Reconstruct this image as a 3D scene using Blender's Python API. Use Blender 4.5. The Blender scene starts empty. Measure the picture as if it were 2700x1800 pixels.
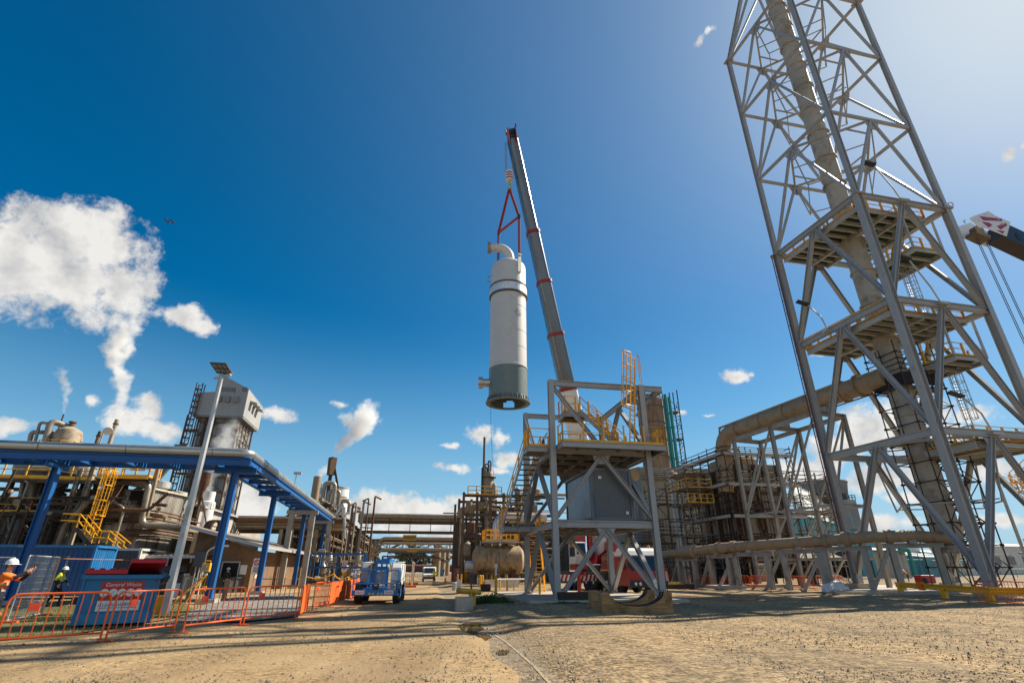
import bpy, math, random
from mathutils import Vector, Matrix
R = math.radians
V = Vector
random.seed(7)
scene = bpy.context.scene
col = scene.collection
# ---------------------------------------------------------------- camera
CAM_H, PITCH, FPX = 1.65, R(24.0), 1350.0
cam_d = bpy.data.cameras.new("camera")
cam_d.sensor_width = 36.0
cam_d.lens = 18.0
cam_d.clip_start, cam_d.clip_end = 0.1, 6000
cam = bpy.data.objects.new("camera", cam_d)
cam.location = (0, 0, CAM_H)
cam.rotation_euler = (R(90) + PITCH, 0, 0)
col.objects.link(cam)
scene.camera = cam
CS, SN = math.cos(PITCH), math.sin(PITCH)
def ray(px, py):
 u, v = (px - 1350) / FPX, (900 - py) / FPX
 return V((u, CS - v * SN, SN + v * CS))
def at(px, py, Y):
 d = ray(px, py); t = Y / d.y
 return V((d.x * t, Y, CAM_H + d.z * t))
def hgt(px, py, z):
 d = ray(px, py); t = (z - CAM_H) / d.z
 return V((d.x * t, d.y * t, z))
def gnd(px, py): return hgt(px, py, 0.0)
# ---------------------------------------------------------------- sun and sky
SUN_AZ, SUN_EL = R(61.5), R(43)
sun_dir = V((math.sin(SUN_AZ) * math.cos(SUN_EL), math.cos(SUN_AZ) * math.cos(SUN_EL), math.sin(SUN_EL)))
sl = bpy.data.lights.new("sun", 'SUN')
sl.energy, sl.angle, sl.color = 5.0, R(0.4), (1.0, 0.90, 0.74)
so = bpy.data.objects.new("sun", sl)
so.rotation_euler = sun_dir.to_track_quat('Z', 'Y').to_euler()
so.location = (60, 40, 90)
col.objects.link(so)
scene.view_settings.view_transform = 'Standard'
scene.view_settings.look = 'None'
scene.view_settings.exposure = 0.8
scene.view_settings.gamma = 1.0
world = bpy.data.worlds.new("World")
scene.world = world
world.use_nodes = True
SKY_STRENGTH = 0.0535
# cloud patches of the sky: (direction through px, py; angular half sizes in px; weight)
CLOUDS = [(120,700,290,150,1.0),(230,640,190,110,.9),(330,760,110,90,.8),(470,822,95,38,.72),(520,850,50,30,.6),(395,1075,52,40,.62),(330,1110,60,40,.6),(420,1130,85,26,.66),(238,1062,34,20,.5),(10,1135,90,32,.7),
(735,1092,55,24,.6),(1190,1234,48,18,.62),(1150,1234,24,18,.5),(1190,1170,28,12,.45),(1262,1150,36,32,.62),(1320,1160,30,22,.5),(1330,1212,45,24,.66),(1310,1235,60,12,.5),
(670,1310,85,62,.85),(610,1350,90,40,.7),(1000,1340,120,46,.95),(1090,1350,140,40,.9),(1220,1365,120,30,.85),(930,1360,120,26,.85),(1250,1325,90,24,.75),(860,1345,60,26,.8),(1150,1390,200,26,.9),(1330,1370,50,50,.6),
(1938,992,42,22,.78),(1975,985,20,10,.5),(1800,1098,20,11,.5),(1872,1102,18,6,.36),(2290,1130,120,70,.85),(2400,1080,120,60,.85),(2200,1190,110,60,.8),(2120,1240,110,50,.7),(2330,1260,150,40,.8),(2470,1160,90,60,.7),(2440,1300,100,34,.7),(2160,1330,80,40,.75),(2640,1370,130,28,.7),(2560,1090,70,30,.5),(2620,1230,80,30,.6),(2250,1380,200,24,.7),(2160,940,26,8,.36),
(1840,108,24,14,.4),(1875,86,15,12,.38),(2652,395,26,28,.44),(2690,370,20,10,.4),(900,1060,30,10,.3)]
def build_world():
 nt = world.node_tree; N, L = nt.nodes, nt.links
 N.clear()
 out = N.new('ShaderNodeOutputWorld'); bg = N.new('ShaderNodeBackground')
 bg.inputs['Strength'].default_value = SKY_STRENGTH
 L.new(bg.outputs[0], out.inputs[0])
 sky = N.new('ShaderNodeTexSky'); sky.sky_type = 'NISHITA'; sky.sun_disc = False
 sky.sun_elevation, sky.sun_rotation = SUN_EL, SUN_AZ
 sky.altitude, sky.air_density, sky.dust_density, sky.ozone_density = 0, 1.0, 0.25, 3.2
 hs = N.new('ShaderNodeHueSaturation'); hs.inputs['Saturation'].default_value = 1.62; hs.inputs['Value'].default_value = 1.12
 hs.inputs['Hue'].default_value = 0.492
 L.new(sky.outputs[0], hs.inputs['Color'])
 def math_(op, a, b=None, c=None, clamp=False):
  n = N.new('ShaderNodeMath'); n.operation = op; n.use_clamp = clamp
  for i, x in enumerate((a, b, c)):
   if x is None: continue
   if isinstance(x, (int, float)): n.inputs[i].default_value = x
   else: L.new(x, n.inputs[i])
  return n.outputs[0]
 tc = N.new('ShaderNodeTexCoord'); sp = N.new('ShaderNodeSeparateXYZ')
 L.new(tc.outputs['Generated'], sp.inputs[0])
 low = N.new('ShaderNodeMapRange'); low.interpolation_type = 'SMOOTHSTEP'; L.new(sp.outputs[2], low.inputs[0])
 low.inputs[1].default_value, low.inputs[2].default_value, low.inputs[3].default_value, low.inputs[4].default_value = -.02, .45, .9, 0
 hz = N.new('ShaderNodeMix'); hz.data_type = 'RGBA'; L.new(low.outputs[0], hz.inputs[0]); L.new(hs.outputs[0], hz.inputs[6]); hz.inputs[7].default_value = (3.6, 6.4, 8.6, 1)
 dp = N.new('ShaderNodeVectorMath'); dp.operation = 'DOT_PRODUCT'; L.new(tc.outputs['Generated'], dp.inputs[0]); dp.inputs[1].default_value = sun_dir
 dpm = math_('MAXIMUM', dp.outputs['Value'], 0.0); au = math_('ADD', math_('MULTIPLY', math_('POWER', dpm, 20.0), .68), math_('MULTIPLY', math_('POWER', dpm, 3.5), .27))
 hz2 = N.new('ShaderNodeMix'); hz2.data_type = 'RGBA'; L.new(au, hz2.inputs[0]); L.new(hz.outputs[2], hz2.inputs[6]); hz2.inputs[7].default_value = (7.4, 8.3, 8.9, 1)
 az = math_('ARCTAN2', sp.outputs[0], sp.outputs[1]); el = math_('ARCSINE', sp.outputs[2])
 cb = N.new('ShaderNodeCombineXYZ'); L.new(az, cb.inputs[0]); L.new(el, cb.inputs[1])
 ang = cb.outputs[0]
 def azel(px, py):
  d = ray(px, py).normalized(); return math.atan2(d.x, d.y), math.asin(d.z)
 def noise(vec, scale, detail, rough, off=(0, 0, 0)):
  mp = N.new('ShaderNodeMapping'); L.new(vec, mp.inputs[0]); mp.inputs['Location'].default_value = off
  n = N.new('ShaderNodeTexNoise'); n.inputs['Scale'].default_value = scale
  n.inputs['Detail'].default_value = detail; n.inputs['Roughness'].default_value = rough
  L.new(mp.outputs[0], n.inputs['Vector']); return n
 # warp the blob field so outlines billow
 wn = noise(ang, 9, 5, .55)
 wv = N.new('ShaderNodeVectorMath'); wv.operation = 'MULTIPLY_ADD'
 L.new(wn.outputs['Color'], wv.inputs[0]); wv.inputs[1].default_value = (.06, .05, 0); wv.inputs[2].default_value = (-.03, -.025, 0)
 wa = N.new('ShaderNodeVectorMath'); wa.operation = 'ADD'; L.new(ang, wa.inputs[0]); L.new(wv.outputs[0], wa.inputs[1])
 FILL_CLOUDS = [(150, 34, 20, 10), (195, 28, 26, 11), (170, 12, 50, 6)]   # added unseen clouds that brighten shaded fronts (az, el, sizes in degrees)
 def field(vec):
  cur = None
  for a_, e_, ra, re_ in FILL_CLOUDS:
   for k_ in (0, -360):
    if -200 < a_ + k_ < 200:
     s = N.new('ShaderNodeVectorMath'); s.operation = 'SUBTRACT'; L.new(vec, s.inputs[0]); s.inputs[1].default_value = (R(a_ + k_), R(e_), 0)
     m = N.new('ShaderNodeVectorMath'); m.operation = 'MULTIPLY'; L.new(s.outputs[0], m.inputs[0]); m.inputs[1].default_value = (1 / R(ra * 1.3), 1 / R(re_ * 1.3), 0)
     l = N.new('ShaderNodeVectorMath'); l.operation = 'LENGTH'; L.new(m.outputs[0], l.inputs[0])
     f = math_('SUBTRACT', 1.0, l.outputs['Value'], clamp=True); cur = f if cur is None else math_('MAXIMUM', cur, f)
  for px, py, rx, ry, w in CLOUDS:
   a, e = azel(px, py); a2, _ = azel(px + rx, py); _, e2 = azel(px, py - ry)
   s = N.new('ShaderNodeVectorMath'); s.operation = 'SUBTRACT'; L.new(vec, s.inputs[0]); s.inputs[1].default_value = (a, e, 0)
   m = N.new('ShaderNodeVectorMath'); m.operation = 'MULTIPLY'; L.new(s.outputs[0], m.inputs[0])
   m.inputs[1].default_value = (1 / (1.5 * abs(a2 - a)), 1 / (1.5 * abs(e2 - e)), 0)
   l = N.new('ShaderNodeVectorMath'); l.operation = 'LENGTH'; L.new(m.outputs[0], l.inputs[0])
   f = math_('MULTIPLY', math_('SUBTRACT', 1.0, l.outputs['Value'], clamp=True), w ** .5)
   cur = f if cur is None else math_('MAXIMUM', cur, f)
  return cur
 fld = field(wa.outputs[0])
 n1 = noise(ang, 24, 12, .66); n0 = noise(ang, 8, 4, .5)
 d0 = math_('ADD', fld, math_('MULTIPLY', math_('SUBTRACT', n1.outputs[0], .5), 1.35))
 d0 = math_('ADD', d0, math_('MULTIPLY', math_('SUBTRACT', n0.outputs[0], .5), .5))
 nr = N.new('ShaderNodeMapRange'); L.new(fld, nr.inputs[0]); nr.inputs[1].default_value, nr.inputs[2].default_value, nr.inputs[3].default_value, nr.inputs[4].default_value = 0.0, .16, -.7, 0
 d0 = math_('ADD', d0, nr.outputs[0])
 mr = N.new('ShaderNodeMapRange'); mr.interpolation_type = 'SMOOTHSTEP'
 L.new(d0, mr.inputs[0]); mr.inputs[1].default_value, mr.inputs[2].default_value = .20, .58
 # self shading: the same billows seen a little toward the sun
 n2 = noise(ang, 15, 7, .58); n3 = noise(ang, 15, 7, .58, (-.022, -.030, 0))
 dif = math_('MULTIPLY', math_('SUBTRACT', n2.outputs[0], n3.outputs[0]), 2.6)
 core = math_('MULTIPLY', math_('SUBTRACT', d0, .55, clamp=True), -.30)
 sh = math_('ADD', math_('ADD', .78, dif), core, clamp=True)
 mixc = N.new('ShaderNodeMix'); mixc.data_type = 'RGBA'
 L.new(sh, mixc.inputs[0]); mixc.inputs[6].default_value = (5.2, 5.3, 5.5, 1); mixc.inputs[7].default_value = (9.6, 9.35, 8.9, 1)
 mx = N.new('ShaderNodeMix'); mx.data_type = 'RGBA'
 L.new(math_('MULTIPLY', mr.outputs[0], .97), mx.inputs[0]); L.new(hz2.outputs[2], mx.inputs[6]); L.new(mixc.outputs[2], mx.inputs[7])
 L.new(mx.outputs[2], bg.inputs[0])
build_world()
cy = scene.cycles
cy.max_bounces, cy.diffuse_bounces, cy.glossy_bounces, cy.transmission_bounces, cy.transparent_max_bounces, cy.volume_bounces = 6, 3, 3, 4, 8, 3
cy.volume_step_rate = 2.0
cy.sample_clamp_indirect = 6.0
# ---------------------------------------------------------------- geometry helpers
GA = R(10.4)                                        # the plant's grid is turned a little from the view axis
E = V((math.cos(GA), math.sin(GA), 0)); Nn = V((-math.sin(GA), math.cos(GA), 0)); Z = V((0, 0, 1))
X3, Y3 = V((1, 0, 0)), V((0, 1, 0))
class G:
 """collects faces for ONE mesh object"""
 def __init__(s): s.v, s.f = [], []
 def add(s, vs, fs):
  b = len(s.v); s.v += [V(p) for p in vs]; s.f += [tuple(b + i for i in f) for f in fs]; return s
 def box(s, c, e, n, sx, sy, sz, z=Z):           # centre of the base, axes and full sizes
  c = V(c); e = V(e) * sx / 2; n = V(n) * sy / 2; z = V(z) * sz
  p = [c - e - n, c + e - n, c + e + n, c - e + n]
  return s.add(p + [q + z for q in p], [(3, 2, 1, 0), (4, 5, 6, 7), (0, 1, 5, 4), (1, 2, 6, 5), (2, 3, 7, 6), (3, 0, 4, 7)])
 def frame(s, p, q, up=None):
  p, q = V(p), V(q); d = (q - p); ln = d.length; d = d / ln if ln else Z.copy()
  u = V(up) if up is not None else (Z if abs(d.z) < .9 else Nn)
  a = d.cross(u)
  if a.length < 1e-6: a = d.cross(X3)
  a.normalize(); b = a.cross(d).normalized()
  return p, q, a, b
 def bar(s, p, q, w, h=None, up=None):           # rectangular bar
  h = h or w; p, q, a, b = s.frame(p, q, up); a = a * w / 2; b = b * h / 2
  r = [p - a - b, p + a - b, p + a + b, p - a + b, q - a - b, q + a - b, q + a + b, q - a + b]
  return s.add(r, [(0, 1, 2, 3), (7, 6, 5, 4), (0, 4, 5, 1), (1, 5, 6, 2), (2, 6, 7, 3), (3, 7, 4, 0)])
 def ibar(s, p, q, w, h, up=None, t=.12):        # rolled I / H section, h along up
  p, q, a, b = s.frame(p, q, up); x, y = w / 2, h / 2; tf = h * t; tw = w * t
  pr = [(-x, -y), (x, -y), (x, -y + tf), (tw, -y + tf), (tw, y - tf), (x, y - tf), (x, y), (-x, y), (-x, y - tf), (-tw, y - tf), (-tw, -y + tf), (-x, -y + tf)]
  n = 12
  vs = [p + a * i + b * j for i, j in pr] + [q + a * i + b * j for i, j in pr]
  fs = [(i, (i + 1) % n, n + (i + 1) % n, n + i) for i in range(n)]
  caps = [(0, 1, 2, 11), (11, 2, 3, 10), (10, 3, 4, 9), (9, 4, 5, 8), (8, 5, 6, 7)]
  fs += [c[::-1] for c in caps] + [tuple(n + i for i in c) for c in caps]
  return s.add(vs, fs)
 def tube(s, pts, r, n=8, r2=None, caps=True):   # tube through points
  pts = [V(p) for p in pts]; m = len(pts); rings = []
  prev = None
  for i, p in enumerate(pts):
   d0 = (pts[i] - pts[i - 1]).normalized() if i else None
   d1 = (pts[i + 1] - pts[i]).normalized() if i < m - 1 else None
   t = (d0 or d1) if d0 is None or d1 is None else (d0 + d1)
   if t.length < 1e-6: t = d1
   t = t.normalized()
   if prev is None:
    a = t.cross(Z if abs(t.z) < .95 else X3).normalized()
   else:
    a = (prev - t * prev.dot(t)).normalized()
   prev = a; b = t.cross(a)
   sc = 1.0
   if d0 is not None and d1 is not None: sc = min(1.5, 1 / max(.5, d0.dot(t)))
   rr = r if r2 is None else r + (r2 - r) * i / (m - 1)
   rings.append([p + (a * math.cos(k * 2 * math.pi / n) + b * math.sin(k * 2 * math.pi / n)) * rr * (sc if n > 6 else 1) for k in range(n)])
  vs = [q for rg in rings for q in rg]
  fs = [(i * n + k, i * n + (k + 1) % n, (i + 1) * n + (k + 1) % n, (i + 1) * n + k) for i in range(m - 1) for k in range(n)]
  if caps: fs += [tuple(range(n))[::-1], tuple((m - 1) * n + k for k in range(n))]
  return s.add(vs, fs)
 def lathe(s, prof, c, n=24, axis=Z, ref=None, cap=True):   # prof: (radius, height along axis)
  c = V(c); ax = V(axis).normalized(); a = V(ref) if ref else ax.cross(X3 if abs(ax.x) < .9 else Y3); a = (a - ax * a.dot(ax)).normalized(); b = ax.cross(a)
  vs = [c + ax * h + (a * math.cos(k * 2 * math.pi / n) + b * math.sin(k * 2 * math.pi / n)) * max(r, 1e-4) for r, h in prof for k in range(n)]
  m = len(prof)
  fs = [(i * n + k, i * n + (k + 1) % n, (i + 1) * n + (k + 1) % n, (i + 1) * n + k) for i in range(m - 1) for k in range(n)]
  if cap: fs += [tuple(range(n))[::-1], tuple((m - 1) * n + k for k in range(n))]
  return s.add(vs, fs)
 def prism(s, poly, d):                          # planar outline pushed along d
  poly = [V(p) for p in poly]; d = V(d); n = len(poly)
  return s.add(poly + [p + d for p in poly], [tuple(range(n))[::-1], tuple(range(n, 2 * n))] + [(i, (i + 1) % n, n + (i + 1) % n, n + i) for i in range(n)])
 def corr(s, p, q, z0, z1, pitch=.35, dep=.07, z0b=None, z1b=None, th=.05):   # corrugated sheet standing on p-q
  p, q = V(p), V(q); d = q - p; ln = d.length; d.normalize(); nn = V((d.y, -d.x, 0))
  k = max(2, int(ln / pitch)); us = []
  for i in range(k):
   a = i / k; w = 1 / k
   us += [(a, 0), (a + w * .35, 0), (a + w * .5, 1), (a + w * .85, 1)]
  us.append((1, 0)); z0b = z0 if z0b is None else z0b; z1b = z1 if z1b is None else z1b
  vs = []
  for u, h in us:
   x = p + d * (u * ln) + nn * (h * dep)
   vs += [V((x.x, x.y, z0 + (z0b - z0) * u)), V((x.x, x.y, z1 + (z1b - z1) * u))]
  fs = [(2 * i, 2 * i + 2, 2 * i + 3, 2 * i + 1) for i in range(len(us) - 1)]
  return s.add(vs, fs)
def bend(pts, r, k=5):
 """round the inner corners of a polyline"""
 pts = [V(p) for p in pts]; out = [pts[0]]
 for i in range(1, len(pts) - 1):
  a, b, c = pts[i - 1], pts[i], pts[i + 1]
  r1 = min(r, (a - b).length * .45, (c - b).length * .45)
  p, q = b + (a - b).normalized() * r1, b + (c - b).normalized() * r1
  for j in range(k + 1):
   t = j / k; out.append(p * (1 - t) ** 2 + b * 2 * t * (1 - t) + q * t * t)
 out.append(pts[-1]); return out
def thing(name, label, cat, loc=(0, 0, 0), group=None, kind=None):
 o = bpy.data.objects.new(name, None); col.objects.link(o); o.location = loc; o.empty_display_size = .3
 tag(o, label, cat, group, kind); return o
def tag(o, label=None, cat=None, group=None, kind=None):
 if label: o["label"] = label
 if cat: o["category"] = cat
 if group: o["group"] = group
 if kind: o["kind"] = kind
 return o
def origin(o):
 p = V(o.location)
 while o.parent: o = o.parent; p += V(o.location)
 return p
def part(name, g, m, parent=None, smooth=False, loc=None, label=None, bevel=0):
 me = bpy.data.meshes.new(name)
 og = origin(parent) if parent else V(loc or (0, 0, 0))
 me.from_pydata([p - og for p in g.v], [], g.f); me.materials.append(m)
 o = bpy.data.objects.new(name, me); col.objects.link(o)
 if parent: o.parent = parent
 else: o.location = og
 if smooth:
  me.polygons.foreach_set('use_smooth', [True] * len(me.polygons))
  try: me.set_sharp_from_angle(angle=R(42))
  except Exception: pass
 if bevel:
  b = o.modifiers.new('bevel', 'BEVEL'); b.width = bevel; b.segments = 2; b.limit_method = 'ANGLE'
 if label: o["label"] = label
 me.validate(); me.update()
 return o
KIDS = {}
def copy_tree(o, parent=None):
 c = o.copy(); col.objects.link(c)
 if parent is not None: c.parent = parent
 for ch in [x for x in o.children]: copy_tree(ch, c)
 return c
def place(o, loc, rz=0, label=None, group=None):
 o.location = loc; o.rotation_euler = (0, 0, rz)
 if label: o["label"] = label
 if group: o["group"] = group
 return o
# ---------------------------------------------------------------- materials
MATS = {}
def mat(name, c, rough=.6, metal=0.0, var=.18, scale=1.5, bump=0.0, bscale=30, dirt=None, damt=.45, dscale=1.2, streak=False, spec=.5, coat=0.0, grain=0):
 if name in MATS: return MATS[name]
 m = bpy.data.materials.new(name); m.use_nodes = True; MATS[name] = m
 nt = m.node_tree; N, L = nt.nodes, nt.links; bs = N['Principled BSDF']
 bs.inputs['Roughness'].default_value = rough; bs.inputs['Metallic'].default_value = metal
 bs.inputs['Specular IOR Level'].default_value = spec; bs.inputs['Coat Weight'].default_value = coat
 tc = N.new('ShaderNodeTexCoord'); co = tc.outputs['Object']
 n = N.new('ShaderNodeTexNoise'); n.inputs['Scale'].default_value = scale; n.inputs['Detail'].default_value = 6; n.inputs['Roughness'].default_value = .65
 L.new(co, n.inputs['Vector'])
 rp = N.new('ShaderNodeValToRGB'); L.new(n.outputs[0], rp.inputs[0])
 lo, hi = 1 - var, 1 + var * .8
 rp.color_ramp.elements[0].position, rp.color_ramp.elements[1].position = .3, .7
 rp.color_ramp.elements[0].color = (c[0] * lo, c[1] * lo, c[2] * lo, 1); rp.color_ramp.elements[1].color = (min(1, c[0] * hi), min(1, c[1] * hi), min(1, c[2] * hi), 1)
 cur = rp.outputs[0]
 if dirt:
  mp = N.new('ShaderNodeMapping'); L.new(co, mp.inputs[0]); mp.inputs['Location'].default_value = (3.1, 7.7, 1.3)
  if streak: mp.inputs['Scale'].default_value = (1, 1, .12)
  d = N.new('ShaderNodeTexNoise'); d.inputs['Scale'].default_value = dscale; d.inputs['Detail'].default_value = 8; d.inputs['Roughness'].default_value = .7
  L.new(mp.outputs[0], d.inputs['Vector'])
  r2 = N.new('ShaderNodeMapRange'); L.new(d.outputs[0], r2.inputs[0]); r2.inputs[1].default_value = .62 - damt * .35; r2.inputs[2].default_value = .78 - damt * .2; r2.interpolation_type = 'SMOOTHSTEP'
  mx = N.new('ShaderNodeMix'); mx.data_type = 'RGBA'; L.new(r2.outputs[0], mx.inputs[0]); L.new(cur, mx.inputs[6]); mx.inputs[7].default_value = (*dirt, 1)
  cur = mx.outputs[2]
 if grain:
  wv = N.new('ShaderNodeTexNoise'); mp = N.new('ShaderNodeMapping'); L.new(co, mp.inputs[0]); mp.inputs['Scale'].default_value = (1, 1, 14)
  L.new(mp.outputs[0], wv.inputs['Vector']); wv.inputs['Scale'].default_value = grain; wv.inputs['Detail'].default_value = 5
  mx = N.new('ShaderNodeMix'); mx.data_type = 'RGBA'; mx.blend_type = 'MULTIPLY'; mx.inputs[0].default_value = .7; L.new(cur, mx.inputs[6])
  r3 = N.new('ShaderNodeValToRGB'); r3.color_ramp.elements[0].color = (.45, .4, .36, 1); r3.color_ramp.elements[0].position = .35; r3.color_ramp.elements[1].position = .6; L.new(wv.outputs[0], r3.inputs[0])
  L.new(r3.outputs[0], mx.inputs[7]); cur = mx.outputs[2]
 L.new(cur, bs.inputs['Base Color'])
 if rough > .15:
  rr = N.new('ShaderNodeMapRange'); L.new(n.outputs[0], rr.inputs[0]); rr.inputs[3].default_value = rough * .82; rr.inputs[4].default_value = min(1, rough * 1.18); L.new(rr.outputs[0], bs.inputs['Roughness'])
 if bump:
  b = N.new('ShaderNodeBump'); b.inputs['Strength'].default_value = bump; b.inputs['Distance'].default_value = .03
  bn = N.new('ShaderNodeTexNoise'); bn.inputs['Scale'].default_value = bscale; bn.inputs['Detail'].default_value = 4; L.new(co, bn.inputs['Vector']); L.new(bn.outputs[0], b.inputs['Height']); L.new(b.outputs[0], bs.inputs['Normal'])
 return m
RUST = (.12, .05, .022)
galv = mat('galvanised_steel', (.50, .50, .49), .42, .35, .14, .7, dirt=(.24, .23, .21), damt=.3, dscale=.6)
greyst = mat('grey_painted_steel', (.355, .35, .34), .48, .1, .08, .8, dirt=(.25, .23, .20), damt=.2)
greyst2 = mat('pale_weathered_steel', (.31, .29, .255), .55, .05, .12, .9, dirt=(.2, .16, .12), damt=.35)
dksteel = mat('dark_steel', (.055, .055, .06), .5, .4, .2)
blackp = mat('black_plastic', (.018, .018, .02), .5)
rubber = mat('black_rubber', (.022, .021, .02), .85, bump=.3)
dirtyrubber = mat('dusty_rubber', (.05, .043, .035), .9, dirt=(.16, .12, .08), damt=.5, dscale=4)
yel = mat('safety_yellow', (.86, .41, .01), .45, dirt=(.35, .16, .02), damt=.2, var=.1)
yel2 = mat('weathered_yellow', (.68, .36, .025), .55, dirt=(.25, .11, .02), damt=.4)
orng = mat('orange_paint', (.82, .12, .008), .4, var=.08, dirt=(.45, .09, .03), damt=.25, dscale=5)
blue = mat('blue_paint', (.002, .095, .32), .5, var=.14, dirt=(.02, .075, .19), damt=.3, dscale=2.5)
blue2 = mat('bin_blue', (.012, .17, .36), .5, var=.15, dirt=(.05, .12, .17), damt=.35, dscale=3)
blue3 = mat('lift_blue', (.012, .16, .42), .4, var=.1)
contblue = mat('container_blue', (.008, .075, .24), .5, var=.2, dirt=(.05, .08, .12), damt=.3, streak=True, dscale=2)
contgrey = mat('container_grey', (.075, .08, .09), .55, dirt=(.05, .04, .03), damt=.3, streak=True)
contwhite = mat('container_white', (.62, .60, .55), .55, dirt=(.3, .22, .14), damt=.35, streak=True)
red = mat('red_paint', (.33, .008, .01), .35, var=.1, coat=.3)
redlid = mat('red_plastic', (.48, .012, .018), .5, var=.12)
whitep = mat('white_paint', (.72, .72, .70), .4, var=.06, dirt=(.45, .42, .36), damt=.15)
vesselw = mat('vessel_white', (.56, .555, .54), .5, var=.06, scale=.5, dirt=(.44, .43, .41), damt=.25, dscale=.7)
vesselg = mat('vessel_grey_green', (.16, .20, .185), .4, var=.06, dirt=(.2, .22, .2), damt=.2)
rustm = mat('rust', RUST, .85, .1, .4, 2.5, bump=.3, dirt=(.05, .025, .014), damt=.5)
rustp = mat('rusty_pipe', (.15, .09, .05), .75, .1, .3, 1.2, dirt=RUST, damt=.55, dscale=1.5)
brownp = mat('tan_pipe', (.32, .235, .145), .65, .1, .15, .8, dirt=(.22, .145, .085), damt=.4, dscale=1.2)
palep = mat('lagged_pipe', (.30, .26, .20), .42, .35, .2, 1.0, dirt=(.20, .14, .09), damt=.4, dscale=2)
pipesil = mat('silver_pipe', (.50, .48, .44), .32, .75, .08, 1.5, dirt=(.38, .35, .3), damt=.3)
stackm = mat('stack_steel', (.40, .36, .295), .6, .05, .2, .6, dirt=(.24, .19, .135), damt=.45, dscale=.8, bump=.1, bscale=4)
boomgrey = mat('boom_steel', (.15, .16, .17), .28, .75, .1, .4)
concrete = mat('concrete', (.42, .37, .30), .85, 0, .2, 1.5, dirt=(.28, .23, .17), damt=.4, bump=.2, bscale=25)
wood = mat('timber', (.42, .235, .09), .7, 0, .25, 1.2, dirt=(.16, .08, .03), damt=.4, dscale=1.6, grain=1.6, bump=.15, bscale=18)
corrm = mat('corrugated_weathered', (.44, .41, .35), .5, .25, .2, .35, dirt=(.16, .10, .06), damt=.5, streak=True, dscale=1.1)
corrd = mat('corrugated_grey', (.24, .24, .235), .55, .25, .2, .4, dirt=(.10, .075, .05), damt=.45, streak=True, dscale=1.0)
beige = mat('beige_cladding', (.34, .295, .215), .55, .1, .12, .3, dirt=(.25, .19, .12), damt=.4, streak=True, dscale=.9)
brick = mat('brown_brick', (.20, .115, .06), .85, 0, .2, 3, dirt=(.12, .07, .04), damt=.4, bump=.2)
roofm = mat('weathered_roof', (.30, .25, .195), .7, .1, .25, .8, dirt=(.16, .10, .06), damt=.5)
glass = mat('dark_glass', (.02, .025, .03), .06, 0, .05, spec=.8)
darkin = mat('dark_interior', (.012, .011, .01), .9)
skin = mat('skin', (.48, .25, .16), .55, var=.08)
navy = mat('navy_cloth', (.007, .008, .02), .85, var=.25, bump=.3, bscale=60)
hvor = mat('hi_vis_orange', (.86, .17, .012), .75, var=.1, bump=.2, bscale=40)
hvye = mat('hi_vis_yellow', (.62, .60, .015), .75, var=.1, bump=.2, bscale=40)
silvert = mat('reflective_tape', (.55, .56, .55), .3, .3, var=.05)
redbr = mat('sling_red', (.33, .035, .025), .7)
ropem = mat('wire_rope', (.06, .06, .065), .5, .6)
teal = mat('teal_paint', (.02, .22, .20), .5, var=.12)
tealroof = mat('teal_sheet', (.12, .36, .40), .5, .1, .15, .5, dirt=(.1, .22, .24), damt=.4, streak=True)
chrome = mat('polished_metal', (.6, .6, .6), .2, 1.0, .05)
def text_obj(name, body, size, loc, xdir, updir, m, parent, depth=.004, align='CENTER', shear=0, xs=1.0):
 c = bpy.data.curves.new(name, 'FONT'); c.body = body; c.size = size; c.extrude = depth; c.align_x = align; c.align_y = 'CENTER'; c.shear = shear
 c.materials.append(m)
 t = bpy.data.objects.new(name, c); col.objects.link(t)
 x = V(xdir).normalized(); u = V(updir); u = (u - x * u.dot(x)).normalized(); n = x.cross(u)
 mw = Matrix(((x.x * xs, u.x, n.x, 0), (x.y * xs, u.y, n.y, 0), (x.z * xs, u.z, n.z, 0), (0, 0, 0, 1)))
 dg = bpy.context.evaluated_depsgraph_get(); me = bpy.data.meshes.new_from_object(t.evaluated_get(dg))
 bpy.data.objects.remove(t); bpy.data.curves.remove(c)
 og = origin(parent)
 me.transform(Matrix.Translation(V(loc) - og) @ mw)
 if not me.materials: me.materials.append(m)
 o = bpy.data.objects.new(name, me); col.objects.link(o); o.parent = parent
 return o
def handrail(g, pts, h=1.1, r=.042, post=1.5, kick=True, mid=True):
 """posts, two rails and a toe board along deck-level points"""
 pts = [V(p) for p in pts]
 for k in ((h, h * .52) if mid else (h,)): g.tube([p + Z * k for p in pts], r, 6)
 for a, b in zip(pts, pts[1:]):
  n = max(1, round((b - a).length / post))
  for i in range(n + 1):
   p = a + (b - a) * i / n; g.bar(p, p + Z * h, r * 2.4)
  if kick: g.bar(a + Z * .07, b + Z * .07, .02, .14)
 return g
def ladder(g, p, q, side, w=.5, r=.03, step=.3):
 p, q = V(p), V(q); s = V(side).normalized() * w / 2
 g.tube([p - s, q - s], r, 6); g.tube([p + s, q + s], r, 6)
 n = int((q - p).length / step)
 for i in range(1, n): c = p + (q - p) * i / n; g.tube([c - s, c + s], r * .7, 4)
 return g
def cage(g, p, q, side, out, w=.75, r=.028, hoop=.8):
 p, q = V(p), V(q); s = V(side).normalized(); o = V(out).normalized(); n = max(2, int((q - p).length / hoop))
 arc = [s * math.cos(a) * w / 2 + o * (math.sin(a) * w * .9) for a in [math.pi * k / 8 for k in range(9)]]
 for i in range(n + 1):
  c = p + (q - p) * i / n; g.tube([c + a for a in arc], r, 5)
 for a in arc[::1]: g.tube([p + a, q + a], r * .8, 4)
 return g
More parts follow.
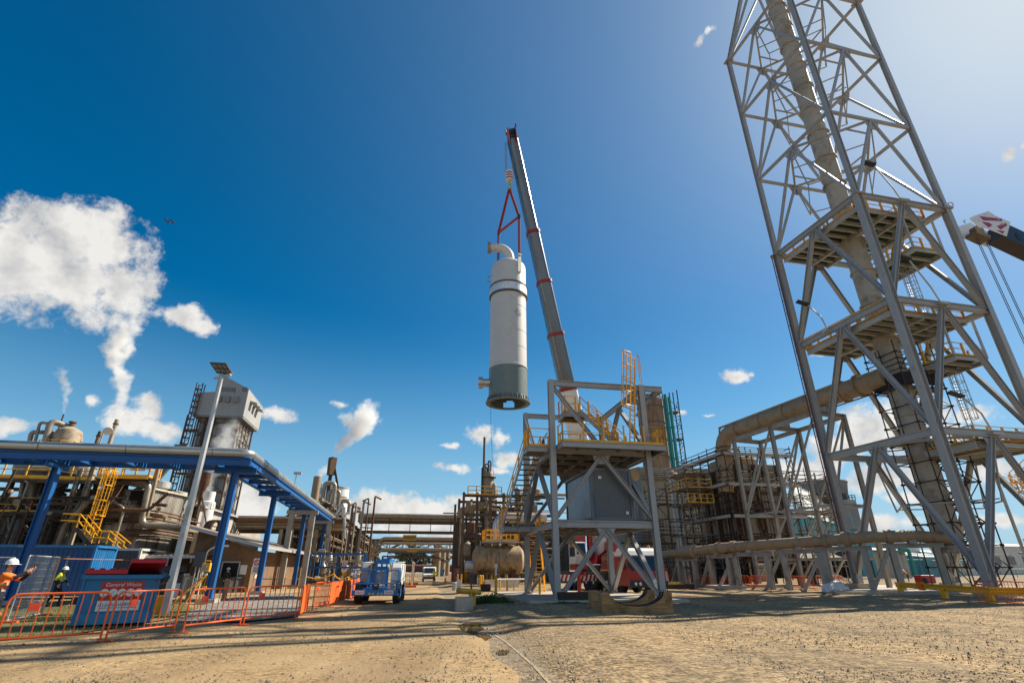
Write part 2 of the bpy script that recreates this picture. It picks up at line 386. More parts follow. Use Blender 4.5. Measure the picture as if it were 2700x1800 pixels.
# ---------------------------------------------------------------- ground
def ground_mat(name, c1, c2, c3, stone=1.0, damp=0.0):
 m = bpy.data.materials.new(name); m.use_nodes = True
 nt = m.node_tree; N, L = nt.nodes, nt.links; bs = N['Principled BSDF']; bs.inputs['Roughness'].default_value = .95; bs.inputs['Specular IOR Level'].default_value = .2
 tc = N.new('ShaderNodeTexCoord'); co = tc.outputs['Object']
 def nz(s, d=6, r=.6, sc=(1, 1, 1)):
  mp = N.new('ShaderNodeMapping'); L.new(co, mp.inputs[0]); mp.inputs['Scale'].default_value = sc; mp.inputs['Rotation'].default_value = (0, 0, -GA)
  n = N.new('ShaderNodeTexNoise'); n.inputs['Scale'].default_value = s; n.inputs['Detail'].default_value = d; n.inputs['Roughness'].default_value = r; L.new(mp.outputs[0], n.inputs['Vector']); return n.outputs[0]
 def ramp(f, a, b):
  r = N.new('ShaderNodeMapRange'); r.interpolation_type = 'SMOOTHSTEP'; L.new(f, r.inputs[0]); r.inputs[1].default_value = a; r.inputs[2].default_value = b; return r.outputs[0]
 def mix(f, a, b, mode='MIX'):
  x = N.new('ShaderNodeMix'); x.data_type = 'RGBA'; x.blend_type = mode
  if isinstance(f, float): x.inputs[0].default_value = f
  else: L.new(f, x.inputs[0])
  for i, q in ((6, a), (7, b)):
   if isinstance(q, tuple): x.inputs[i].default_value = (*q, 1)
   else: L.new(q, x.inputs[i])
  return x.outputs[2]
 big = ramp(nz(.16, 7, .62), .38, .62); trk2 = ramp(nz(.8, 6, .65, (.12, 1, 1)), .50, .70); trk = ramp(nz(.55, 5, .6, (1, .09, 1)), .42, .66)
 c = mix(big, c1, c2); c = mix(trk, c, c3); c = mix(trk2, c, mix(1.0, c, (.74, .72, .70), 'MULTIPLY'))
 vo = N.new('ShaderNodeTexVoronoi'); vo.inputs['Scale'].default_value = 11; vo.inputs['Randomness'].default_value = 1; L.new(co, vo.inputs['Vector'])
 hv = N.new('ShaderNodeSeparateColor'); L.new(vo.outputs['Color'], hv.inputs[0])
 st = N.new('ShaderNodeValToRGB'); L.new(hv.outputs[0], st.inputs[0]); st.color_ramp.elements[0].color = (.30, .28, .26, 1); st.color_ramp.elements[1].color = (1.7, 1.62, 1.5, 1)
 patch = ramp(nz(.5, 6, .6), .52 - .26 * stone, .66 - .2 * stone)
 mm = N.new('ShaderNodeMath'); mm.operation = 'MULTIPLY'; L.new(patch, mm.inputs[0]); mm.inputs[1].default_value = .35 + .55 * min(stone, 1)
 c = mix(mm.outputs[0], c, mix(1.0, c, st.outputs[0], 'MULTIPLY'))
 v3 = N.new('ShaderNodeTexVoronoi'); v3.inputs['Scale'].default_value = 5.5; L.new(co, v3.inputs['Vector'])
 peb = N.new('ShaderNodeMapRange'); L.new(v3.outputs['Distance'], peb.inputs[0]); peb.inputs[1].default_value = .13; peb.inputs[2].default_value = .09
 c = mix(peb.outputs[0], c, mix(.55, c, (.07, .06, .05)))
 fine = nz(70, 3, .6); c = mix(.45, c, mix(fine, (.45, .43, .40), (1.5, 1.5, 1.5)), 'MULTIPLY')
 L.new(c, bs.inputs['Base Color'])
 b = N.new('ShaderNodeBump'); b.inputs['Strength'].default_value = .9; b.inputs['Distance'].default_value = .035
 inv = N.new('ShaderNodeMath'); inv.operation = 'MULTIPLY_ADD'; L.new(vo.outputs['Distance'], inv.inputs[0]); inv.inputs[1].default_value = -1.1 * stone; L.new(nz(9, 7, .68), inv.inputs[2])
 L.new(inv.outputs[0], b.inputs['Height']); L.new(b.outputs[0], bs.inputs['Normal'])
 return m
roadm = ground_mat('compacted_dirt', (0.310, 0.216, 0.112), (0.382, 0.277, 0.155), (0.238, 0.166, 0.090), .3)
gravm = ground_mat('crushed_gravel', (0.259, 0.198, 0.122), (0.338, 0.248, 0.140), (0.202, 0.155, 0.097), .9)
bluegr = ground_mat('blue_metal_gravel', (0.216, 0.209, 0.194), (0.288, 0.277, 0.256), (0.194, 0.187, 0.173), 1.1)
yardm = ground_mat('hardstand_dirt', (0.216, 0.173, 0.122), (0.288, 0.230, 0.158), (0.180, 0.144, 0.108), .6)
def sheet(name, outline, z, m, sub=0, wob=0):
 g = G(); g.add([V((p[0], p[1], z)) for p in outline], [tuple(range(len(outline)))])
 o = part(name, g, m); o["kind"] = 'structure'; return o
def gridsheet(name, f, nu, nv, m, kind='structure'):
 g = G(); vs = [f(i / nu, j / nv) for j in range(nv + 1) for i in range(nu + 1)]
 g.add(vs, [(j * (nu + 1) + i, j * (nu + 1) + i + 1, (j + 1) * (nu + 1) + i + 1, (j + 1) * (nu + 1) + i) for j in range(nv) for i in range(nu)])
 o = part(name, g, m, smooth=True); o["kind"] = kind; return o
from mathutils import noise as mnoise
S = 3000
sheet('ground', [(-S, -S), (S, -S), (S, S), (-S, S)], -.06, yardm)
# the dirt road along the plant grid, its right edge a shallow gutter
gut = [gnd(1445, 1815), gnd(1385, 1745), gnd(1318, 1685), gnd(1262, 1650), gnd(1215, 1612), gnd(1195, 1585), gnd(1180, 1565), gnd(1165, 1548)]
gut = [V((2.3, -2, 0)), V((1.6, 5, 0))] + gut + [V((-11, 75, 0)), V((-26, 150, 0))]
def along(pl, t):
 t *= len(pl) - 1; i = min(int(t), len(pl) - 2); return pl[i].lerp(pl[i + 1], t - i)
def road_f(u, v):
 r = along(gut, v); l = V((-34 if r.y < 40 else -34 - (r.y - 40) * .18, r.y, 0)); x = l.x + (r.x - l.x) * u ** .5
 h = mnoise.fractal(V((x * .25, r.y * .25, 0)), 1, 2, 4) * .03 + mnoise.noise(V((x * .9, r.y * .12, 3))) * .012
 h -= .10 * max(0, 1 - abs(x - r.x) / .8) if u > .5 else 0
 return V((x, r.y, h - .005))
gridsheet('dirt_road', road_f, 70, 150, roadm)
def grav_f(u, v):
 r = along(gut, v); x = r.x + (r.x + 75 - r.x) * u ** 2.2
 h = mnoise.fractal(V((x * .3, r.y * .3, 5)), 1, 2, 4) * .05
 e = min(1, (x - r.x) / 1.6); h = h * e + .10 * e * max(0, 1 - (x - r.x) / 9) - .11 * (1 - e)
 return V((x, r.y, h - .005))
gridsheet('gravel_yard', grav_f, 90, 150, gravm)
# a flat concrete kerb beside the gutter and the puddles standing in it
g = G()
kp = [gut[i] + V((.16, 0, .0)) for i in range(1, 6)]
for a, b in zip(kp, kp[1:]): g.bar(a - Z * .1, b - Z * .1, .06, .10)
tag(part('kerb_edging', g, mat('dusty_kerb', (.33, .25, .15), .95, var=.2)), kind='structure')
wm = bpy.data.materials.new('muddy_water'); wm.use_nodes = True
b_ = wm.node_tree.nodes['Principled BSDF']; b_.inputs['Base Color'].default_value = (.10, .06, .02, 1); b_.inputs['Roughness'].default_value = .04
for (px, py, rx, ry) in ((1228, 1655, .55, 1.6), (1268, 1674, .3, .7), (1326, 1712, .14, .45), (1180, 1642, .5, .25), (1250, 1640, .4, .5)):
 c = gnd(px, py); g = G(); n = 18
 g.add([V((c.x + math.cos(k / n * 6.283) * rx * (.75 + .5 * random.random()), c.y + math.sin(k / n * 6.283) * ry * (.75 + .5 * random.random()), -.045)) for k in range(n)], [tuple(range(n))])
 tag(part('puddle', g, wm), kind='structure')

# loose stones strewn over road and yard
rn = random.Random(11); vs, fs = [], []
for i in range(24000):
 Y = 8.5 + 26 * rn.random() ** 1.7; X = rn.uniform(-1, 1) * Y * 1.05
 gx = along(gut, 0.0).x
 k = rn.random()
 e = next((q for q in gut if q.y > Y), gut[-1]).x
 if X < e and mnoise.noise(V((X * .5, Y * .5, 1))) < .05 and rn.random() < .75: continue
 r = rn.uniform(.008, .022) * (1.7 if rn.random() < .06 else 1); c = V((X, Y, .015 + mnoise.fractal(V((X * .25, Y * .25, 0)), 1, 2, 4) * .03 if X < e else .03)); b = len(vs)
 for d in ((1, 0, 0), (0, 1, 0), (-1, 0, 0), (0, -1, 0), (0, 0, .8), (0, 0, -.8)): vs.append(c + V(d) * r * rn.uniform(.6, 1.3))
 fs += [(b, b + 1, b + 4), (b + 1, b + 2, b + 4), (b + 2, b + 3, b + 4), (b + 3, b, b + 4), (b + 1, b, b + 5), (b + 2, b + 1, b + 5), (b + 3, b + 2, b + 5), (b, b + 3, b + 5)]
g = G(); g.add(vs, fs); tag(part('loose_stones', g, mat('stone', (.27, .22, .155), .9, 0, .6, 1.3)), kind='stuff')
# ---------------------------------------------------------------- tall braced stack tower on the right
def stack_tower():
 YF = 38.0
 F, L_, Rr = V((.845 * YF, YF, 0)), V((.774 * YF, 1.265 * YF, 0)), V((1.106 * YF, 1.058 * YF, 0))
 B = L_ + Rr - F; C = (L_ + Rr) / 2
 corners = [F, Rr, B, L_]
 lv = [.7, 11.25, 22.5, 33.5, 44.1, 54.8, 64.6, 76.2]
 def node(c, k): return corners[c].lerp(C, .5 if k == 7 else 0) + Z * lv[k]
 t = thing('stack_tower', 'tall grey lattice steel tower holding up a round exhaust stack', 'tower', (F.x, F.y, 0))
 for c in range(4):
  g = G(); w = .8
  d = (corners[c] - corners[(c + 1) % 4]).normalized()
  g.ibar(corners[c] + Z * .05, node(c, 3), .58, .62, d); leg = part('leg', g, greyst, t)
  g2 = G(); g2.ibar(node(c, 3) + Z * .05, node(c, 6), .43, .48, d); g2.ibar(node(c, 6), node(c, 7), .42, .45, d)
  part('upper_leg', g2, greyst, leg)
  g3 = G(); g3.box(corners[c] - Z * .0, E, Nn, 1.6, 1.6, .6); part('base_plinth', g3, concrete, leg)
  g4 = G()
  for k in (3, 6):
   g4 = G(); g4.box(node(c, k) - Z * .06, E, Nn, .95, .95, .12); part('splice_flange', g4, greyst, leg)
  g4 = G(); g4.tube([node(c, 3) + Z * .2 + d * .6 + V((.24 * math.cos(a), 0, .24 * math.sin(a))) for a in [k * .6 for k in range(11)]], .05, 5); part('lifting_eye', g4, greyst, leg)
 for k in range(0, 7):
  for c in range(4):
   a0, b0, a1, b1 = node(c, k), node((c + 1) % 4, k), node(c, k + 1), node((c + 1) % 4, k + 1)
   m1 = (a1 + b1) / 2; s = 1.0 if k < 3 else .74
   if k < 6:
    g = G()
    (g.ibar if k < 3 else g.bar)(a1, b1, .36 * s, .55 * s if k < 3 else .29, Z); part('girt', g, greyst, t)
   for p in (a0, b0):
    g = G(); q = p.lerp(m1, .985); p2 = p + (q - p) * .015 + (Z * .3 if k == 0 else Z * 0)
    if k < 3: g.ibar(p2, q, .38, .36, (b0 - a0).normalized())
    else: g.bar(p2, q, .24, .24)
    part('diagonal_brace', g, greyst, t)
   # gusset plates where the braces meet
   if k < 6:
    g = G(); d = (b1 - a1).normalized(); g.prism([m1 + d * .9 - Z * .3, m1 + d * .5 - Z * 1.3, m1 - d * .5 - Z * 1.3, m1 - d * .9 - Z * .3], Z.cross(d) * .04)
    part('gusset_plate', g, greyst, t)
 # plan bracing: a square set on its point at each upper level, thin struts to the stack
 for k in (4, 5, 6, 1):
  mids = [(node(c, k) + node((c + 1) % 4, k)) / 2 for c in range(4)]
  g = G()
  for i in range(4):
   g.bar(mids[i], mids[(i + 1) % 4], .2)
   a = mids[i].lerp(mids[(i + 1) % 4], .3); b = mids[i].lerp(mids[(i - 1) % 4], .3); g.bar(a, b, .14)
   q = (mids[i] + mids[(i + 1) % 4]) / 2; cc = V((C.x, C.y, lv[k])); g.bar(q, cc + (q - cc).normalized() * 1.0, .1)
   # sub struts hung under the chevrons
   h = mids[i] - Z * 4.9; g.bar(mids[i], h.lerp(cc - Z * 4.9, .18), .1); g.bar(h.lerp(cc - Z * 4.9, .18), mids[(i + 1) % 4].lerp(cc, .2) - Z * 4.7, .09)
  part('plan_bracing', g, greyst, t)
 # decks at the three lower levels, on the back side of the front corner, round the stack
 for k, ext in ((3, 1), (2, 1), (1, 0)):
  z = lv[k] - .45
  def pt(u, v, dz=0): return (F + (Rr - F) * u + (L_ - F) * v) + Z * (z + dz)
  u0, u1, v0, v1 = (.06, .86, .10, .98) if k != 1 else (.42, 1.0, .05, .5)
  deck = thing_part('platform', t)
  g = G(); hole = V((C.x, C.y, 0))
  nst = 9
  for i in range(nst):
   va, vb = v0 + (v1 - v0) * i / nst, v0 + (v1 - v0) * (i + 1) / nst
   for (ua, ub) in ((u0, .40), (.60, u1)) if (va < .6 and vb > .4 and k != 1) else ((u0, u1),):
    if k != 1 and ua == u0 and ub > .5 and va > .62: ub = .6
    a, b, c_, d_ = pt(ua, va), pt(ub, va), pt(ub, vb), pt(ua, vb)
    g.prism([a, b, c_, d_], Z * .06)
  part('grating', g, gratm, deck)
  g = G()
  for i in range(nst + 1):
   v = v0 + (v1 - v0) * i / nst
   g.ibar(pt(u0, v, -.22), pt(u1 if v < .64 or k == 1 else .6, v, -.22), .2, .34, Z)
  for u in (u0, .40, .6, u1):
   g.ibar(pt(u, v0, -.3), pt(u, v1 if u < .7 or k == 1 else .62, -.3), .26, .5, Z)
  part('floor_joist', g, palesteel, deck)
  g = G()
  pts = [pt(u0, v1, .06), pt(u0, v0, .06), pt(u1, v0, .06), pt(u1, min(v1, .62), .06)]
  handrail(g, pts, 1.15, .06, 1.6)
  if k != 1: handrail(g, [pt(.42, .4, .06), pt(.58, .4, .06), pt(.58, .58, .06)], 1.1, .04)
  part('handrail', g, yel, deck)
  if ext:                                     # small lower balcony on the right with its rails
   g = G(); zz = -3.6
   g.prism([pt(.62, .12, zz), pt(.97, .12, zz), pt(.97, .6, zz), pt(.62, .6, zz)], Z * .07); part('grating', g, gratm, deck)
   g = G()
   for v in (.12, .24, .36, .48, .6): g.ibar(pt(.62, v, zz - .2), pt(.97, v, zz - .2), .16, .3, Z)
   for u in (.62, .97): g.ibar(pt(u, .12, zz - .25), pt(u, .6, zz - .25), .2, .4, Z)
   for u, v in ((.62, .12), (.97, .12), (.97, .6), (.62, .6)): g.bar(pt(u, v, zz), pt(u, v, 0), .16)
   g.bar(pt(.7, .12, 0), pt(.97, .12, zz + .2), .14)
   part('floor_joist', g, palesteel, deck)
   g = G(); handrail(g, [pt(.62, .6, zz + .07), pt(.62, .12, zz + .07), pt(.97, .12, zz + .07), pt(.97, .6, zz + .07)], 1.15, .06, 1.3); part('handrail', g, yel, deck)
 # caged ladders from the low deck up to the balconies
 lad = thing_part('caged_ladder', t)
 for z0, z1, u, v in ((11.3, 18.5, .93, .40), (22.5, 29.6, .84, .42), (18.5, 22.9, .74, .30), (29.6, 33.9, .74, .30)):
  p = F + (Rr - F) * u + (L_ - F) * v
  g = G(); ladder(g, p + Z * z0, p + Z * (z1 + 1.1), E, .6, .045); cage(g, p + Z * (z0 + 2.4), p + Z * (z1 + 1.1), E, -Nn, .95, .035)
  part('ladder', g, palesteel, lad)
 # stair flight and cable ladder
 p = L_ + V((-.55, -.1, 0)); g = G(); ladder(g, p + Z * 3, p + Z * 33.5, Nn, .34, .05, 1.4); part('cable_ladder', g, mat('red_brown_conduit', (.13, .045, .03), .7), t)
 # floodlights on posts
 for q, d in ((F.lerp(Rr, .5) + Z * 33.7, .8), (F.lerp(Rr, .5) + Z * 22.7, .9), (F.lerp(Rr, .52) + Z * 11.4, -1.2), (L_.lerp(F, .35) + Z * 22.6, -.5)):
  fl = thing_part('floodlight', t)
  g = G(); top = q + V((-1.2, .2, 4.6 if d > 0 else 3.0)); g.tube([q + Z * .2, q + V((-.3, 0, 1.5)), top], .07, 6); g.box(q - Z * .3 + V((-.1, -.3, 0)), E, Nn, 1.0, .5, .18); part('post', g, palesteel, fl)
  g = G(); g.box(top + V((-.5, -.1, 0)), V((.9, 0, -.35)).normalized(), Y3, 1.1, .5, .16, V((.35, 0, .9)).normalized()); part('lamp_head', g, dksteel, fl)
 return t, F, L_, Rr, B, C, lv
def thing_part(name, parent, loc=None):
 o = bpy.data.objects.new(name, None); col.objects.link(o); o.parent = parent; o.empty_display_size = .2; return o
gratm = mat('green_grating', (.03, .065, .045), .7, .2, .25)
palesteel = mat('pale_grey_steel', (.44, .44, .42), .5, .2, .1)
tower, TF, TL, TR, TB, TC, TLV = stack_tower()
# ---- the exhaust stack itself
SC = V((.797 * 44.3, 44.3, 0))
st = thing('exhaust_stack', 'round weathered steel exhaust stack standing up the middle of the lattice tower', 'stack', SC)
rr = random.Random(3)
z = 3.0; sec = 0
while z < 73:
 h = 3.7; r = .97
 g = G(); g.lathe([(r, z), (r, z + h)], SC, 28, cap=False)
 part('shell_section', g, stackm, st, smooth=True)
 g = G(); g.lathe([(r, z - .09), (r + .13, z - .09), (r + .13, z + .09), (r, z + .09)], SC, 28, cap=False)
 if sec % 2 == 0:
  for k in range(20):
   a = k / 20 * 6.283; g.box(SC + V((math.cos(a) * (r + .11), math.sin(a) * (r + .11), z - .17)), X3, Y3, .09, .09, .3)
 part('flange_ring', g, stackm, st)
 z += h; sec += 1
# ---- horizontal duct from the stack to the boiler, on its own trestle
DZ = 17.85
dA = SC + V((-.9, 0, DZ)) ; dB = V((27.0, 65.0, 17.4)); dirD = (V((dB.x, dB.y, 0)) - V((dA.x, dA.y, 0))).normalized()
duct = thing('exhaust_duct', 'thick tan duct running from the stack back to the scaffolded boiler', 'duct', (dB.x, dB.y, 0))
pts = bend([dA, dB, dB + V((-.5, .4, -7))], 2.1, 7)
g = G(); g.tube(pts[:], .92, 24); part('duct_shell', g, brownp, duct, smooth=True)
for f in (.12, .2, .36, .52, .68, .86, .97):
 c = dA.lerp(dB, f); g = G(); g.lathe([(.9, -.08), (1.04 if f > .2 else 1.14, -.08), (1.04 if f > .2 else 1.14, .08), (.9, .08)], c, 24, axis=dB - dA, cap=False)
 part('stiffener_ring', g, brownp, duct)
g = G()
sd = dirD.cross(Z)
for f0, f1, o in ((.2, .99, 1), (.2, .99, -1)): g.bar(dA.lerp(dB, f0) + sd * o * .56 + Z * .82, dA.lerp(dB, f1) + sd * o * .56 + Z * .82, .13, .22)
g.tube([dA.lerp(dB, .05) + sd * .7 - Z * .9, dA.lerp(dB, .99) + sd * .7 - Z * .9], .07, 6); g.tube([dA.lerp(dB, .3) - sd * .4 - Z * 1.0, dA.lerp(dB, .8) - sd * .4 - Z * 1.0], .05, 6)
part('side_rail', g, brownp, duct)
tr = thing('duct_trestle', 'grey four bent steel trestle carrying the tan duct beside the tower', 'trestle', gnd(2180, 1556))
def bent(f, wid=2.0):
 c = dA.lerp(dB, f); c = V((c.x, c.y, 0)); return c + sd * wid, c - sd * wid
fs = (.30, .56, .82)
for f in fs:
 zt = dA.lerp(dB, f).z - 1.5
 for p in bent(f):
  g = G(); g.ibar(p, p + Z * zt, .34, .36, dirD); part('column', g, greyst2, tr)
 a, b = bent(f)
 g = G(); g.ibar(a + Z * (zt - .2) , b + Z * (zt - .2), .3, .45, Z); g.bar(a + Z * 7.2, b + Z * 7.2, .18, .24)
 g.bar(a + Z * (zt - .4), b + Z * 7.4, .18); g.box(dA.lerp(dB, f) - Z * 1.55, dirD, sd, .65, 1.1, .65); part('cross_beam', g, greyst2, tr)
for f0, f1 in zip(fs, fs[1:]):
 for s in (0, 1):
  a, b = bent(f0)[s], bent(f1)[s]; za, zb = dA.lerp(dB, f0).z - 1.7, dA.lerp(dB, f1).z - 1.7
  g = G(); g.ibar(a + Z * za, b + Z * zb, .28, .44, Z); part('long_beam', g, greyst2, tr)
  g = G(); g.bar(a + Z * 7.2, b + Z * 7.2, .16, .2); g.bar(a + Z * za, b + Z * 7.2, .16); g.bar(a + Z * 7.0, b + Z * .6, .16); g.bar(a + Z * 2.6, b + Z * 2.6, .16); part('side_brace', g, greyst2, tr)
# ---- low tan pipe across the tower's foot on its stools
lp = thing('low_pipeline', 'long tan pipe crossing low behind the yellow guard rail', 'pipe', gnd(2280, 1555))
pp = [SC + V((-.2, -.6, 3.9)), at(2400, 1412, 44.2), at(2285, 1415, 45.2), at(2190, 1424, 47), at(1910, 1443, 54), at(1790, 1457, 62), at(1740, 1462, 66)]
g = G(); g.tube(pp, .45, 18); part('pipe_shell', g, brownp, lp, smooth=True)
for f, seg, w, r in ((.5, 1, .45, .53), (.55, 2, .5, .58), (.04, 3, .3, .56), (.9, 3, .45, .55), (.1, 4, .45, .56), (.75, 4, 1.3, .68)):
 a, b = pp[seg], pp[seg + 1]; d = (b - a).normalized(); c = a.lerp(b, f)
 if w <= .5: g = G(); g.lathe([(.44, -w / 2), (r, -w / 2), (r, w / 2), (.44, w / 2)], c, 18, axis=d, cap=False)
 else: g = G(); g.lathe([(.5, -w), (r, -w * .9), (r, w * .9), (.5, w)], c, 18, axis=d, cap=False)
 part('flange', g, brownp, lp)
for px, Y in ((2235, 49.5), (2425, 50.0), (2120, 57), (1985, 63), (1900, 67), (1812, 75)):
 # stool positions under the pipe
 for a, b in zip(pp, pp[1:]):
  pa, pb = a.x / a.y, b.x / b.y
  ux = ray(px, 1500); k = ux.x / ux.y
  if min(pa, pb) <= k <= max(pa, pb):
   f = (k * a.y - a.x) / ((b.x - a.x) - k * (b.y - a.y)); c = a.lerp(b, f); d = V((b.x - a.x, b.y - a.y, 0)).normalized(); s2 = d.cross(Z)
   stl = thing('pipe_stool', {2235: 'grey steel pipe stool standing between the white bag and the tower', 2425: 'grey steel pipe stool behind the yellow guard rail, closest to the stack foot', 2120: 'grey steel pipe stool behind the white bag and hanging jacket', 1985: 'grey steel pipe stool between the hanging jacket and the red bucket', 1900: 'grey steel pipe stool beside the red bucket', 1812: 'grey steel pipe stool behind the straw planter'}[px], 'pipe support', (c.x, c.y, 0), 'stools carrying the low tan pipe')
   for sg in (-1, 1):
    g = G(); q = c + d * sg * 1.5; q.z = 0; g.ibar(q, q + Z * (c.z - .85), .42, .45, s2); part('leg', g, greyst2, stl)
   g = G(); q = V((c.x, c.y, c.z - .72)); g.ibar(q - d * 2.1, q + d * 2.1, .3, .35, Z); g.box(q + Z * .1, d, s2, .5, .7, .3); part('head_beam', g, greyst2, stl)
   g = G(); g.bar(V((c.x, c.y, 0)) + d * 3.6, q + d * 1.7 - Z * .2, .24); part('raker', g, greyst2, stl)
   break
# concrete pads under tower and trestles
g = G(); pad = [hgt(2205, 1566, 0), hgt(2480, 1568, 0), hgt(2640, 1556, 0), V((52, 52, 0)), V((36, 62, 0)), hgt(2150, 1538, 0)]
g.prism(pad, Z * .18); tag(part('concrete_pad', g, concrete), kind='structure')
# ---------------------------------------------------------------- tube scaffold inside the tower
def scaffold(t, o, ax, ay, nx, ny, nz, bx, by, bz, seed=1, z0=0, decks=(), rails=(), miss=.0, m_pole=None, r=.045, brace=True, taper=None):
 """o corner, ax/ay directions; bays nx x ny, lifts nz"""
 rn = random.Random(seed); m_pole = m_pole or scafm
 P = lambda i, j, k: o + ax * (i * bx) + ay * (j * by) + Z * (z0 + k * bz)
 g = G()
 n = 0
 for i in range(nx + 1):
  for j in range(ny + 1):
   if 0 < i < nx and 0 < j < ny: continue
   g = G(); top = nz + rn.choice((.15, .4, .7)); g.tube([P(i, j, 0), P(i, j, top)], r, 6)
   for k in range(1, nz + 1): g.box(P(i, j, k) - Z * .09, ax, ay, r * 3.6, r * 3.6, .18)
   part('standard', g, m_pole, t); n += 1
 for k in range(1, nz + 1):
  g = G()
  for dz in ((0,) if k not in rails else (0, .5, 1.0)):
   for j in (0, ny):
    g.tube([P(-.12, j, k) + Z * dz, P(nx + .12, j, k) + Z * dz], r * .95, 6)
   for i in (0, nx):
    g.tube([P(i, -.12, k) + Z * dz, P(i, ny + .12, k) + Z * dz], r * .95, 6)
  for i in range(1, nx): g.tube([P(i, 0, k), P(i, ny, k)], r * .9, 6)
  part('ledger', g, m_pole, t)
  if k in decks:
   g = G(); w = .26; cnt = int(by * ny / w)
   for c in range(cnt):
    if rn.random() < .06: continue
    a = P(0, 0, k) + ay * (c * w + w / 2) + Z * .06; g.bar(a, a + ax * (nx * bx), w * .92, .05)
   part('plank_deck', g, mat('scaffold_plank', (.30, .235, .16), .8, 0, .3, 1.0, dirt=(.45, .43, .4), damt=.3), t)
 if brace:
  for k in range(nz):
   for (i0, j0, i1, j1) in ((0, 0, 1, 0), (nx, 0, nx, 1), (nx - 1, ny, nx, ny)):
    if rn.random() < .75:
     a, b = (P(i0, j0, k), P(i1, j1, k + 1)) if k % 2 else (P(i1, j1, k), P(i0, j0, k + 1))
     g = G(); g.tube([a, b], r * .85, 5); part('diagonal_tube', g, m_pole, t)
 return P
scafm = mat('scaffold_tube', (.055, .05, .047), .6, .5, .35, 2, dirt=(.16, .09, .05), damt=.4)
scafl = mat('galvanised_scaffold', (.22, .20, .18), .6, .4, .35, 2, dirt=(.12, .06, .03), damt=.5)
d1, d2 = (TR - TF).normalized(), (TL - TF).normalized()
o_ = TF + d1 * 3.5 + d2 * 3.9
sc = thing('access_scaffold', 'dark tube scaffold climbing inside the foot of the lattice tower', 'scaffold', o_)
scaffold(sc, o_, d1, d2, 3, 2, 12, 1.42, 1.5, 1.62, 5, .2, decks=(7, 10), rails=(11,), r=.052)
g = G()
for k in (10,):
 a = o_ + Z * (k * 1.62 + .4); w = d1 * 4.26
 for s in (V((0, 0, 0)), d2 * 3.0): g.prism([a + s, a + s + w, a + s + w + Z * 1.1, a + s + Z * 1.1], d2 * .04)
 g.prism([a, a + d2 * 3.0, a + d2 * 3.0 + Z * 1.1, a + Z * 1.1], d1 * .04)
part('mesh_screen', g, mat('black_mesh', (.015, .015, .017), .9), sc)
g = G(); a = o_ + d1 * 1 + Z * .3
for k in range(6):
 p, q = (a, a + d1 * 2.7) if k % 2 == 0 else (a + d1 * 2.7, a); p = p + Z * (k * 1.62) + d2 * .6; q = q + Z * ((k + 1) * 1.62) + d2 * .6
 ladder(g, p, q, d2, .7, .06, .3)
part('stair_flight', g, scafm, sc)
# small stair tower of pale steel on the far right of the tower's base
o2 = TR + d1 * 1.5 + d2 * 1.0
s2 = thing('stair_tower', 'pale steel stair tower with yellow rails at the right edge of the lattice tower', 'stair tower', o2)
g = G()
for i in (0, 2.6):
 for j in (0, 4.2): g.bar(o2 + d1 * i + d2 * j, o2 + d1 * i + d2 * j + Z * 10.8, .18)
part('post', g, palesteel, s2)
for k in range(4):
 g = G(); z = .6 + k * 2.6; p = o2 + d1 * .7 + Z * z; q = p + d2 * 4 + Z * 2.4
 if k % 2: p, q = V((q.x, q.y, p.z)) + d1 * 1.2, V((p.x, p.y, q.z)) + d1 * 1.2
 ladder(g, p, q, d1, 1.0, .08, .32); part('stair_flight', g, palesteel, s2)
 g = G(); handrail(g, [p + d1 * .5, q + d1 * .5], 1.0, .035, 1.2, kick=False); handrail(g, [p - d1 * .5, q - d1 * .5], 1.0, .035, 1.2, kick=False); part('handrail', g, yel, s2)
# ---------------------------------------------------------------- steel platform tower in the middle
PO = V((2.46, 31.0, 0))
def pl(a, b, z): return PO + E * a + Nn * b + Z * z
W_, D_ = 6.1, 7.8
L1, L2, L3 = 4.25, 8.45, 12.75
pf = thing('platform_tower', 'grey steel platform tower with yellow rails standing on a concrete slab', 'platform', PO)
cols = [(0, 0), (W_, 0), (W_, D_), (0, D_)]
for a, b in cols:
 g = G(); g.ibar(pl(a, b, .2), pl(a, b, L3), .34, .36, Nn); c = part('column', g, greyst, pf)
 g = G(); g.box(pl(a, b, .17), E, Nn, .6, .6, .04)
 for i in (-.22, .22):
  for j in (-.22, .22): g.tube([pl(a + i, b + j, .17), pl(a + i, b + j, .3)], .02, 6)
 part('base_plate', g, greyst, c)
def beam(name, p, q, w=.22, h=.36, up=Z):
 g = G(); g.ibar(p, q, w, h, up); return part(name, g, greyst, pf)
for z in (L1, L2):
 for i in range(4):
  (a, b), (c, d) = cols[i], cols[(i + 1) % 4]
  beam('beam', pl(a, b, z - .2), pl(c, d, z - .2))
beam('beam', pl(.1, 0, L3 - .2), pl(W_ + 1.5, 0, L3 - .2)); beam('beam', pl(.1, D_, L3 - .2), pl(W_, D_, L3 - .2)); beam('beam', pl(W_, 0, L3 - .24), pl(W_, D_, L3 - .24))
beam('beam', pl(W_ + 1.4, .0, L3 - .24), pl(W_ + 1.4, 2.6, L3 - .24)); beam('beam', pl(W_, 2.6, L3 - .26), pl(W_ + 1.5, 2.6, L3 - .26)); beam('beam', pl(W_, 1.3, L3 - .26), pl(W_ + 1.4, 1.3, L3 - .26), .16, .26)
beam('diagonal_brace', pl(W_ + 1.3, 1.3, L3 - .4), pl(W_ + .1, 1.3, L3 - 1.7), .16, .18)
